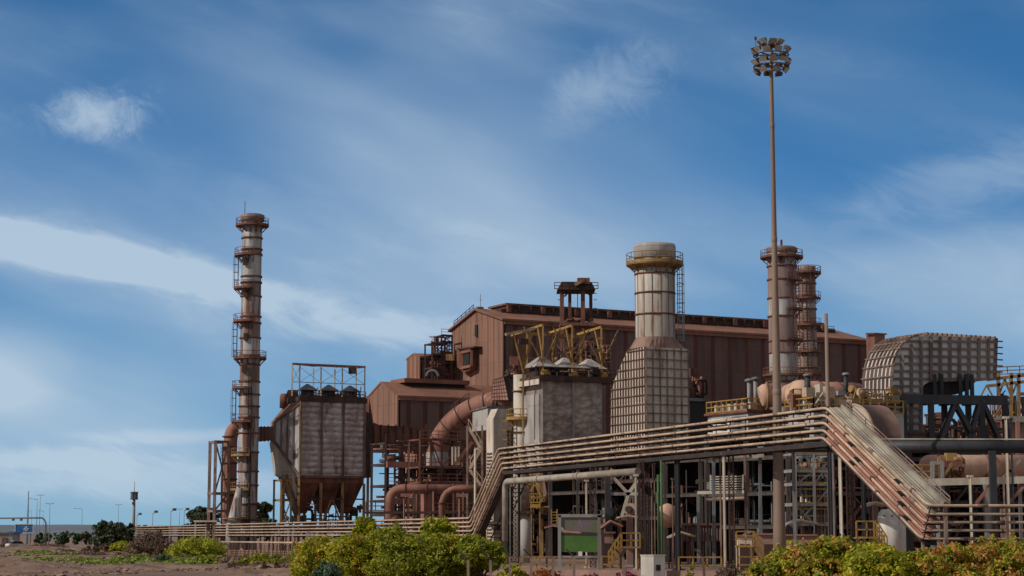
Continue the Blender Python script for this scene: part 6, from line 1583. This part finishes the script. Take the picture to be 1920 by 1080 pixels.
# gusset with radiating arms
t = thing('star_brace', 'white star-shaped steel gusset brace behind the pale column by the cabinet', 'brace', G(1176, 176)); D = 176
c = P(1178, 926, D)
MB().prism([P(1172, 921, D), P(1184, 917, D), P(1188, 929, D), P(1180, 939, D), P(1171, 932, D)], Vector((0, .15, 0))).build('gusset', 'cream_steel', t)
for x, y in ((1150, 895), (1140, 926), (1166, 968), (1196, 900), (1196, 926)): MB().beam(c, P(x, y, D), .28).build('arm', 'cream_steel' if x > 1145 else 'grey_steel', t)
MB().beam(G(1140, D), P(1140, 890, D), .5).build('column', 'navy_steel', t)
t = thing('tan_drum', 'tan upright drum seen between the green pole and the wide navy column', 'tank', G(1253, 165)); D = 165
MB().lathe(G(1252, D), [(.1, zp(1252, 990, D)), (.85, zp(1252, 986, D)), (.9, zp(1252, 960, D)), (.75, zp(1252, 950, D)), (.1, zp(1252, 944, D))], 20).build('shell', 'tan_vessel', t)
for s in (-.6, .6): MB().beam(G(1252, D)+Vector((s, 0, 0)), G(1252, D, zp(1252, 984, D))+Vector((s, 0, 0)), .15).build('leg', 'rust_dark', t)
t = thing('round_fan', 'small round pale fan casing behind the white star brace', 'fan', G(1180, 172)); 
MB().tube([P(1180, 955, 172), P(1180, 955, 172)+Vector((.5, .8, 0))], .55, 18).build('casing', 'kerb_pink', t); MB().tube([P(1178, 955, 171.6), P(1180, 955, 172)], .3, 14).build('inlet', 'dark_void', t); MB().box(G(1181, 172.4), .6, .8, zp(1180, 961, 172)).build('plinth', 'panel_brown', t)
# canopies
def canopy(px0, px1, pyt, D, label, mat='tan_vessel', rise=.35, cat='canopy', dep=3):
    a = P(px0, pyt, D); b = P(px1, pyt, D); t = thing('canopy', label, cat, G((px0+px1)/2, D), 'small pale canopy roofs on the ground'); z = a.z
    w = b.x-a.x; m = MB(); pr = [Vector((a.x, D, z-rise)), Vector((a.x+w*.45, D, z)), Vector((b.x, D, z-rise*.8)), Vector((b.x, D, z-rise*.8-.12)), Vector((a.x+w*.45, D, z-.12)), Vector((a.x, D, z-rise-.12))]
    m.prism(pr, Vector((0, dep, 0))); m.build('roof', mat, t)
    for x in (a.x+.15, b.x-.15):
        for y in (.15, dep-.15): MB().beam((x, D+y, 0), (x, D+y, z-rise-.05), .12).build('post', 'rust_dark', t)
    return t
canopy(1128, 1168, 975, 146, 'curved pinkish canopy roof left of the pale column by the cabinet', 'rust_pink', .5)
canopy(1160, 1196, 965, 152, 'thin flat canopy behind the pale column by the cabinet', 'pipe_tan', .15)
canopy(1256, 1304, 996, 146, 'small tan pitched canopy right of the wide navy column', 'pipe_tan', .4)
canopy(1384, 1450, 996, 142, 'dark sagging canopy roof left of the tall mast', 'hood_grey', .55)
canopy(1474, 1534, 973, 136, 'broad cream canopy roof right of the tall mast', 'panel_cream', .35)
canopy(1022, 1054, 984, 152, 'thin pink canopy edge left of the green billboard', 'rust_pink', .15)
canopy(1628, 1668, 940, 128, 'tan canopy under the right ramp beside the white tank', 'pipe_tan', .25)
# brown corrugated skip wall
t = thing('corrugated_bin', 'brown corrugated bin wall behind the wide navy column', 'bin', G(1315, 162)); f = lambda x, y, d=162: P(x, y, d)
m = MB(); n = 26; x0, x1 = f(1284, 1000).x, f(1350, 1000).x; zt, zb = f(1300, 983).z, f(1300, 1015).z; vs = []
for i in range(n+1):
    x = x0+(x1-x0)*i/n; y = 162+(.15 if i % 2 else 0); vs += [(x, y, zb), (x, y, zt)]
m.add(vs, [[2*i, 2*i+2, 2*i+3, 2*i+1] for i in range(n)]); m.build('wall', 'shed_side', t)
MB().beam((x0, 162, zt), (x1, 162, zt), .2).build('rim', 'rust', t); MB().prism([Vector((x0, 162.2, zb)), Vector((x1, 162.2, zb)), Vector((x1, 162.2, zt)), Vector((x0, 162.2, zt))], Vector((0, 3, 0))).build('body', 'rust_dark', t)
for x in (x0+.3, (x0+x1)/2, x1-.3): MB().beam((x, 162.5, 0), (x, 162.5, zb), .2).build('leg', 'rust_dark', t)
# louvred bank
t = thing('louvre_bank', 'pale slatted louvre bank high in the dark hall behind the middle columns', 'louvre', P(1350, 922, 158)); m = MB()
for i in range(6): y = 894+i*4.6; m.beam(P(1332, y, 158), P(1393, y-1, 157), .09)
m.build('slats', 'cream_steel', t)
for px in (1332, 1350, 1372, 1393): MB().beam(P(px, 890, 158.1), P(px, 924, 158.1), .1).build('post', 'cream_steel', t)
MB().beam(P(1308, 924, 158), P(1400, 922, 157), .25).build('beam', 'cream_steel', t)
for px in (1309, 1399): MB().beam(G(px, 158), P(px, 924, 158), .22).build('leg', 'hood_grey', t)
t = thing('slung_pipe', 'pale pipe stub slung horizontally behind the pale middle column', 'pipe', P(1360, 936, 150)); MB().tube([P(1325, 937, 152), P(1398, 934, 149)], .14, 10).build('pipe', 'pipe_tan', t); MB().beam(G(1398, 149), P(1398, 934, 149), .16).build('stand', 'rust_pink', t); MB().beam(G(1327, 152), P(1327, 937, 152), .12).build('stand', 'rust_dark', t)
# upper white ledges beneath bridge
t = thing('white_ledge', 'broken white ledge beam showing just under the bridge pipes', 'beam', P(1400, 852, 156))
for a, b in ((1330, 1350), (1362, 1404), (1410, 1432), (1492, 1520), (1526, 1550)): MB().beam(P(a, 856, 156), P(b, 853, 156), .35).build('beam', 'cream_steel', t)
for px in (1338, 1425, 1545): MB().beam(G(px, 156.2), P(px, 853, 156.2), .25).build('leg', 'hood_grey', t)
# pillar drum at left
t = thing('grey_pillar', 'grey round pillar with yellow collar under the white stack pipe', 'pillar', G(985, 178)); b = G(985, 178); zt = zp(985, 962, 178)
MB().tube([b, b+UP*zt], .5, 18).build('shaft', 'panel_grey', t); MB().lathe(b+UP*zt, [(.5, -.1), (.85, -.1), (.85, .15), (.3, .2)], 18).build('collar', 'yellow_old', t); 
MB().tube([b+UP*(zt+.2), b+UP*zp(985, 915, 178)], .38, 16).build('upper_shaft', 'panel_brown', t)
t = thing('yellow_a_frame', 'bright yellow triangular frame with yellow box under the second filter house', 'frame', G(1003, 190)); D = 190
for a, b in (((995, 922), (1003, 905)), ((1003, 905), (1014, 932))): MB().beam(P(*a, D), P(*b, D), .2).build('leg', 'yellow', t)
MB().box(P(1004, 952, D), 1.0, .6, .35).build('box', 'yellow', t)
m = MB(); m.rail([P(994, 943, D), P(1014, 943, D)], .9, .4, .05); m.build('railing', 'yellow', t)
MB().beam(P(994, 952, D), P(1030, 950, D), .15).build('beam', 'yellow_old', t)
for x in (996, 1012): MB().beam(G(x, D), P(x, 943, D), .14).build('post', 'yellow_old', t)
t = thing('yellow_ladder', 'bright yellow ladder under the filter house left of the billboard top', 'ladder', G(1038, 186)); MB().ladder(P(1039, 982, 186), P(1039, 955, 186), Vector((1, 0, 0)), .55, .25, .06).build('ladder', 'yellow', t)
# fence-level yellow railings
def yrail(px0, px1, D, label, h=1.1):
    a, b = G(px0, D), G(px1, D); o = MB().rail([a, b], h, 1.1, .045).build('yellow_railing', 'yellow', None, loc=a); tag(o, label, 'railing', 'yellow railings at ground level')
yrail(975, 1100, 128, 'long yellow railing below the green billboard')
yrail(1272, 1352, 126, 'yellow railing right of the widest navy column')
yrail(1128, 1160, 130, 'short yellow railing left of the yellow stair')
yrail(1384, 1440, 128, 'yellow railing below the dark sagging canopy')
yrail(1610, 1650, 122, 'yellow railing under the navy column of the right ramp')
def ystair(x0, y0, x1, y1, D, label):
    a, b = P(x0, y0, D), P(x1, y1, D); t = thing('yellow_stair', label, 'stairs', Vector((a.x, a.y, 0)), 'yellow railed stairs')
    for dy in (0, .9): MB().beam(a+Vector((0, dy, 0)), b+Vector((0, dy, 0)), .1, .25).build('stringer', 'yellow_old', t); 
    for dy in (0, .9):
        m = MB(); m.beam(a+Vector((0, dy, 1)), b+Vector((0, dy, 1)), .08); m.beam(a+Vector((0, dy, .5)), b+Vector((0, dy, .5)), .06)
        for i in range(5): q = a.lerp(b, i/4)+Vector((0, dy, 0)); m.beam(q, q+UP, .07)
        m.build('handrail', 'yellow', t)
    m = MB()
    for i in range(9): q = a.lerp(b, (i+.5)/9); m.beam(q, q+Vector((0, .9, 0)), .28, .05)
    m.build('steps', 'rust_pink', t)
    sx = 1 if b.x > a.x else -1; m = MB(); m.prism([b, b+Vector((sx*1.2, 0, 0)), b+Vector((sx*1.2, .9, 0)), b+Vector((0, .9, 0))], UP*.08); m.build('landing', 'grey_steel', t)
    MB().rail([b, b+Vector((sx*1.2, 0, 0))], 1, .5, .04).build('railing', 'yellow', t)
    for o_ in (.1, 1.1): MB().beam((b.x+sx*o_, b.y+.4, 0), (b.x+sx*o_, b.y+.4, b.z), .1).build('post', 'yellow_old', t)
ystair(1142, 1064, 1166, 1028, 128, 'yellow railed stair left of the white cabinet')
ystair(1664, 1040, 1645, 1010, 112, 'yellow railed stair under the right ramp')
ystair(1432, 1050, 1416, 1026, 124, 'yellow railed stair left of the tall mast foot')
# pink hut and kiosk near mast
for (px0, px1, pyt, D, mat, lb) in ((1425, 1462, 1003, 134, 'kerb_pink', 'small pink block hut left of the tall mast foot'), (1386, 1410, 1006, 138, 'panel_cream', 'cream panelled kiosk under the dark sagging canopy'), (1466, 1528, 1005, 133, 'kerb_pink', 'low pink wall hut right of the tall mast foot'), (1128, 1150, 1000, 150, 'panel_brown', 'small brown hut below the curved pinkish canopy')):
    a, b = G(px0, D), G(px1, D); z = zp(px0, pyt, D); t = thing('hut', lb, 'hut', a)
    MB().prism([a, b, b+UP*z, a+UP*z], Vector((0, 2.2, 0))).build('wall', mat, t)
    MB().prism([a+UP*z-Vector((.15, .15, 0)), b+UP*z+Vector((.15, -.15, 0)), b+UP*(z+.12)+Vector((.15, -.15, 0)), a+UP*(z+.12)-Vector((.15, .15, 0))], Vector((0, 2.5, 0))).build('roof', 'rust_pink', t)
    MB().box((a.x*.6+b.x*.4, D-.04, 0), .7, .06, min(z*.8, 1.9)).build('door', 'rust_dark', t)
# white tank under ramp
D = 126; t = thing('white_tank', 'round-shouldered white tank under the right ramp', 'tank', G(1676, D)); c = G(1672, D); r = 26*D/F
zt = zp(1673, 954, D); MB().lathe(c, [(r, .6), (r, zt-.7), (r*.92, zt-.3), (r*.7, zt-.05), (.02, zt)], 28).build('shell', 'white_paint', t)
for k in range(2): MB().box(c+Vector((-.62+k*.5, -r*(.84+.15*k)-.03, zt-.5)), .09, .1, .09).build('bracket', 'rust_dark', t)
for s in (-.6, .6): MB().beam(c+Vector((s, 0, 0)), c+Vector((s, 0, .7)), .15).build('leg', 'grey_steel', t)
# ------------------------------------------------------------------ tall floodlight mast
D = 130; b = G(1461.5, D); H = zp(1445, 88, D); t = thing('high_mast_light', 'tallest tapering tan mast carrying a ring of floodlights', 'floodlight mast', b)
n = 14; MB().lathe(b, [(float(np.interp(i/n, [0, .25, .63, 1], [.47, .325, .185, .115])), H*i/n) for i in range(n+1)], 24).build('pole', 'mast_tan', t)
for u in (.33, .62, .84): rj = float(np.interp(u, [0, .25, .63, 1], [.47, .325, .185, .115])); MB().lathe(b+UP*H*u, [(rj, 0), (rj+.02, .05), (rj+.02, .35), (rj, .4)], 24, cap=False).build('joint_collar', 'mast_tan', t)
MB().box(b+Vector((0, -.46, .7)), .4, .1, .9).build('access_door', 'pipe_dusty', t)
rr = 1.22; m = MB()
for z in (H-.6, H-1.4): m.tube([b+UP*z+Vector((math.cos(R(a))*rr, math.sin(R(a))*rr, 0)) for a in range(0, 361, 20)], .045, 5)
m.build('carriage_ring', 'lamp_body', t)
for z in (H-.6, H-1.4):
    m = MB()
    for a in range(0, 360, 45):
        d = Vector((math.cos(R(a)), math.sin(R(a)), 0)); m.beam(b+UP*z, b+UP*z+d*rr, .06)
    m.build('spokes', 'lamp_body', t)

rnd = random.Random(2); fl = None
for ti, (dz, rad, cnt, off) in enumerate(((.28, .85, 7, 15), (-.35, 1.3, 10, 0), (-1.15, 1.3, 10, 18), (-1.75, 1.15, 8, 5))):
    for i in range(cnt):
        a = R(off+i*360/cnt+rnd.uniform(-6, 6)); d = Vector((math.cos(a), math.sin(a), 0)); c = b+UP*(H+dz+rnd.uniform(-.08, .08))+d*rad; s = Vector((-d.y, d.x, 0)); dn = (d*.75-UP*.65).normalized()
        m = MB(); w, h = .27, .17; u2 = s.cross(dn).normalized()
        q = [c+s*x*w+u2*y*h for x, y in ((-1, -1), (1, -1), (1, 1), (-1, 1))]; q2 = [c-dn*.26+s*x*w*.6+u2*y*h*.6 for x, y in ((-1, -1), (1, -1), (1, 1), (-1, 1))]
        m.add(q+q2, [[0, 1, 5, 4], [1, 2, 6, 5], [2, 3, 7, 6], [3, 0, 4, 7], [7, 6, 5, 4]], 0)
        m.beam(c-dn*.2, b+UP*(H+dz)+d*(rad-.35), .05, mi=0)
        fo = m.build('floodlight', 'lamp_body', t)
        MB().add_([p+dn*.01 for p in q]).build('lens', 'lens', fo)
MB().tube([b+UP*(H-.6)+Vector((-1.05, 0, 0)), b+UP*(H+.55)+Vector((-1.05, 0, 0))], .025, 5).box(b+UP*(H+.5)+Vector((-1.05, 0, 0)), .16, .16, .22).build('warning_light', 'lamp_body', t)
MB().lathe(b+UP*H, [(.2, 0), (.24, .1), (.2, .4), (.05, .5)], 14).build('head_frame', 'lamp_body', t)
# second slender pole at 1557
b = G(1557.5, 122); z = zp(1553, 588, 122); t = thing('slender_pole', 'bare brown pole rising from the top of the right ramp', 'pole', b); MB().tube([b, b+UP*z], [.17, .11], 12).build('pole', 'mast_tan', t); MB().box(b, .5, .5, .15).build('base_plate', 'pipe_dusty', t)
# ------------------------------------------------------------------ cabinet and billboard
D = 119; a, b_ = G(1201, D), G(1228, D); t = thing('cabinet', 'white electrical cabinet with a small dark vent beside the green pole', 'cabinet', a)
f = Face(G(1225, D), Vector((.93, .36, 0)).normalized()); fb = Vector((-.36, .93, 0)); z = zp(1225, 1042, D)
lx = G(1201, D+.25); MB().prism([f.c, f.c+UP*z, Vector((lx.x, lx.y, z)), Vector((lx.x, lx.y, 0))], Vector((.72, .28, 0))).build('body', 'white_paint', t)
f2 = Face(f.c-fb*0-Vector((-.36, .93, 0))*.01, Vector((.93, .36, 0)).normalized()); 
MB().prism([f2(1230, 1070), f2(1238, 1070), f2(1238, 1059), f2(1230, 1059)], Vector((.02, -.05, 0))).build('vent', 'black_gap', t)
MB().prism([f.c+UP*z-Vector((0, .05, 0)), f.c+UP*(z+.06)-Vector((0, .05, 0)), Vector((lx.x-.05, lx.y, z+.06)), Vector((lx.x-.05, lx.y, z))], Vector((.78, .3, 0))).build('lid', 'white_paint', t)
D = 124; t = thing('billboard', 'framed billboard with a green lower half and an outstretched arm picture above', 'billboard', G(1086, D)); f = lambda x, y, d=D: P(x, y, d)
for px in (1049, 1123): MB().beam(G(px, D), f(px, 966), .2).build('post', 'grey_steel', t)
MB().beam(f(1047, 967), f(1126, 967), .2).build('top_rail', 'grey_steel', t); MB().beam(f(1047, 1044), f(1126, 1044), .14).build('bottom_rail', 'grey_steel', t)
pn = MB().prism([f(1051, 1035), f(1122, 1035), f(1122, 969), f(1051, 969)], Vector((0, .08, 0))).build('panel', 'poster_brown', t)
def poster(pts, mat, d): 
    MB().prism([f(x, y, D-d) for x, y in pts], Vector((0, .01, 0))).build('poster_print', mat, t)
poster([(1051.5, 1035), (1121.5, 1035), (1121.5, 1005), (1051.5, 1004)], 'poster_green', .012)
poster([(1051.5, 1004), (1121.5, 1005), (1121.5, 999), (1090, 997), (1051.5, 998.5)], 'poster_dark', .018)
poster([(1051.5, 997.5), (1056, 993), (1070, 996), (1085, 997), (1092, 998.5), (1084, 1000), (1068, 999), (1052, 998.5)], 'poster_skin', .024)
poster([(1051.5, 995), (1051.5, 987), (1056, 990), (1058, 997)], 'sign_white', .03)
m = MB(); m.box(f(1088, 1043), .25, .2, .3); m.build('floodlight', 'white_paint', t)
# fence posts with barbed arms
for i, px in enumerate((956, 996, 1037, 1076, 1173, 1322, 920, 878)):
    D = 84; b = G(px, D); z = zp(px, 1044, D) if px > 950 else zp(px, 1050, D); m = MB(); lean = Vector((.12 if px in (1173, 1322) else 0, 0, 0))
    tt = thing('fence_post', ['fence post left of the billboard below the dark lattice column', 'fence post below the grey pillar with yellow collar', 'fence post just left of the billboard', 'fence post standing in front of the billboard', 'leaning fence post left of the white cabinet', 'leaning fence post right of the widest navy column', 'fence post inside the right side of the big bush row', 'fence post among the trunks of the big bush row'][i], 'fence post', b, 'concrete fence posts with angled tops')
    MB().beam(b, b+UP*z+lean*-1, .11).build('post', 'pipe_dusty', tt); MB().beam(b+UP*z-lean, b+UP*(z+.33)+Vector((-.34, 0, 0))-lean, .07).build('barbed_arm', 'rust_dark', tt)
# far left low fence
ff = thing('boundary_fence', 'low brown boundary fence of close posts below the left pipes', 'fence', G(500, 205))
for i in range(19):
    q = G(428+i*7.6, 205-i*1.0); MB().beam(q, q+UP*1.6, .1).build('post', 'rust_pink' if i % 3 == 0 else 'rust', ff)
m = MB(); a, b = G(425, 205), G(572, 186)
for k in range(7): m.beam(a+UP*(.2+k*.22), b+UP*(.2+k*.22), .025)
m.build('wire', 'rust_dark', ff)
m = MB(); m.prism([a+Vector((0, .8, 0)), b+Vector((0, .8, 0)), b+Vector((0, .8, 1.0)), a+Vector((0, .8, 1.0))], Vector((0, .15, 0))); m.build('low_wall', 'panel_brown', ff)
# pink kerb wall and apron at bottom centre
m = MB(); m.prism([G(905, 124), G(1420, 118), G(1420, 118)+UP*.35, G(905, 124)+UP*.35], Vector((0, .3, 0))); o = m.build('kerb_wall', 'kerb_pink', None, loc=G(905, 124)); tag(o, 'low pink concrete kerb wall along the foot of the plant', 'wall')
mb = MB(); mb.add([G(880, 122, .008), G(2100, 110, .008), G(2100, 230, .008), G(880, 230, .008)], [[0, 1, 2, 3]]); struct(mb.build('apron', 'apron_grey'))
# ------------------------------------------------------------------ planting
bush('sprawling green bush with orange tips at the left end of the big bush row', 558, 668, 1003, 1072, 112, 'leaf_bush', n=25500, size=.075, seed=1, flowers=.12, group='bushes in front of the pipe rack', top=[(558, 1018), (585, 1004), (620, 1001), (668, 1000)])
bush('orange flecked green bush second from the left in the big bush row', 630, 745, 990, 1075, 106, 'leaf_bush', n=32300, size=.075, seed=2, flowers=.12, group='bushes in front of the pipe rack', top=[(630, 1006), (655, 998), (700, 994), (745, 986)])
bush('tall leafy shoot climbing over the pipes above the big bush row', 664, 700, 966, 1006, 113, 'leaf_bush', n=7650, size=.075, seed=3, group='bushes in front of the pipe rack', nclump=5, top=[(664, 975), (680, 966), (700, 974)])
bush('green bush with a peak over the pipes in the middle of the big bush row', 715, 830, 985, 1076, 104, 'leaf_olive', n=28900, size=.075, seed=4, group='bushes in front of the pipe rack', top=[(715, 1000), (730, 984), (748, 978), (765, 996), (800, 1000), (830, 1000)])
bush('tall green shoot over the pipes right of the middle of the bush row', 792, 850, 963, 1030, 109, 'leaf_bush', n=12750, size=.075, seed=5, group='bushes in front of the pipe rack', nclump=6, top=[(792, 978), (808, 966), (828, 964), (850, 985)])
bush('olive green bush left of the rightmost one in the big bush row', 800, 890, 994, 1070, 105, 'leaf_bush', n=23800, size=.075, seed=6, flowers=.06, group='bushes in front of the pipe rack', top=[(800, 1004), (830, 996), (860, 1002), (890, 1008)])
bush('spreading olive bush at the right end of the big bush row', 860, 938, 998, 1060, 104, 'leaf_olive', n=22100, size=.07, seed=7, group='bushes in front of the pipe rack', top=[(860, 1006), (885, 998), (905, 1003), (938, 1018)])
bush('dull blue-green shrub at the foot of the big bush row', 590, 640, 1050, 1085, 98, 'leaf_bluegreen', n=5000, size=.07, seed=8, trunk=False, group='shrubs at the foot of the plant')
bush('small yellow-orange shrub left of the blue-green shrub', 548, 578, 1062, 1082, 100, 'leaf_yellow', n=2000, size=.06, seed=9, trunk=False, group='shrubs at the foot of the plant')
bush('dark foliage added for the shade under the right half of the big bush row', 800, 925, 1062, 1095, 108, 'leaf_dark', n=7000, size=.07, seed=10, trunk=False, group='shrubs at the foot of the plant')  # dark leaves stand in for the shade beneath the bushes
bush('dark green foliage added for the shade under the left half of the big bush row', 650, 800, 1064, 1095, 109, 'leaf_dark', n=7000, size=.07, seed=19, trunk=False, group='shrubs at the foot of the plant')  # more dark leaves in place of shade below the row
# far left bushes
bush('broad yellow-green bush under the left pipes', 312, 434, 1001, 1044, 212, 'leaf_yellow', n=14000, size=.11, seed=11, group='yellow-green bushes at left')
bush('small yellow-green bush left of the brown dry bush', 208, 246, 1010, 1036, 236, 'leaf_yellow', n=4000, size=.12, seed=12, group='yellow-green bushes at left')
bush('large brown dry bush against the left end of the pipes', 246, 328, 989, 1044, 226, 'leaf_dry', n=12000, size=.1, seed=13)
bush('low green weed clump before the broad yellow-green bush', 292, 324, 1038, 1056, 176, 'leaf_bluegreen', n=3000, size=.1, seed=14, trunk=False, group='weed clumps at left')
bush('brownish weed clump left of the boundary fence foot', 340, 440, 1040, 1058, 172, 'leaf_olive', n=5000, size=.09, seed=15, trunk=False, group='weed clumps at left')
bush('straggly olive scrub in front of the boundary fence', 430, 560, 1034, 1066, 150, 'leaf_olive', n=9000, size=.08, seed=16, trunk=False, group='weed clumps at left')
bush('dry brown scrub heap at the bottom left of the bush row', 470, 580, 1052, 1078, 128, 'leaf_dry', n=7000, size=.08, seed=17, trunk=False, group='weed clumps at left')
bush('dark weed clump below the dark trees at left', 150, 240, 1018, 1034, 240, 'leaf_dry', n=3000, size=.12, seed=18, trunk=False, group='weed clumps at left')
# right foreground bushes
bush('low flowering bush at the left end of the right foreground hedge', 1392, 1500, 1030, 1120, 74, 'leaf_flower', n=31200, size=.06, seed=21, flowers=.14, group='flowering bushes in the right foreground', top=[(1392, 1076), (1420, 1052), (1460, 1028), (1500, 1014)])
bush('tall flowering bush with a rounded top near the tall mast foot', 1480, 1610, 997, 1120, 72, 'leaf_flower', n=44200, size=.06, seed=22, flowers=.2, group='flowering bushes in the right foreground', top=[(1480, 1022), (1530, 1003), (1560, 998), (1610, 1006)])
bush('deep green bush in the dip of the right foreground hedge', 1590, 1720, 1012, 1120, 70, 'leaf_bush', n=41600, size=.06, seed=23, flowers=.03, group='flowering bushes in the right foreground', top=[(1590, 1010), (1640, 1016), (1680, 1028), (1720, 1032)])
bush('orange tipped bush under the low right pipes', 1700, 1830, 1010, 1120, 70, 'leaf_flower', n=44200, size=.06, seed=24, flowers=.3, group='flowering bushes in the right foreground', top=[(1700, 1034), (1750, 1022), (1790, 1014), (1830, 1010)])
bush('flowering bush cut by the right edge of the photo', 1810, 1950, 1004, 1120, 70, 'leaf_flower', n=44200, size=.06, seed=25, flowers=.24, group='flowering bushes in the right foreground', top=[(1810, 1018), (1850, 1016), (1900, 1005), (1950, 1002)])
# bougainvillea and marigolds
bush('magenta bougainvillea left of the white cabinet', 1150, 1202, 1066, 1096, 96, 'petal_magenta', n=5000, size=.05, seed=31, trunk=False, group='flower beds under the bridge', nclump=8)
bush('magenta bougainvillea below the green billboard', 1076, 1140, 1072, 1098, 96, 'petal_magenta', n=4500, size=.05, seed=32, trunk=False, group='flower beds under the bridge', nclump=8)
bush('orange flower bed left of the billboard post', 975, 1060, 1062, 1092, 98, 'petal_orange', n=6500, size=.05, seed=33, trunk=False, group='flower beds under the bridge', nclump=9)
bush('green foliage with few orange blooms right of the big bush row', 935, 985, 1055, 1090, 98, 'leaf_bush', n=5000, size=.06, seed=34, trunk=False, flowers=.1, group='flower beds under the bridge')
bush('dry twiggy shrub right of the widest navy column', 1340, 1402, 1052, 1090, 96, 'leaf_dry', n=6000, size=.05, seed=35, trunk=False, nclump=8)
bush('small dry grass tuft between navy column and leaning fence post', 1284, 1304, 1058, 1088, 98, 'leaf_olive', n=900, size=.05, seed=36, trunk=False, nclump=3)
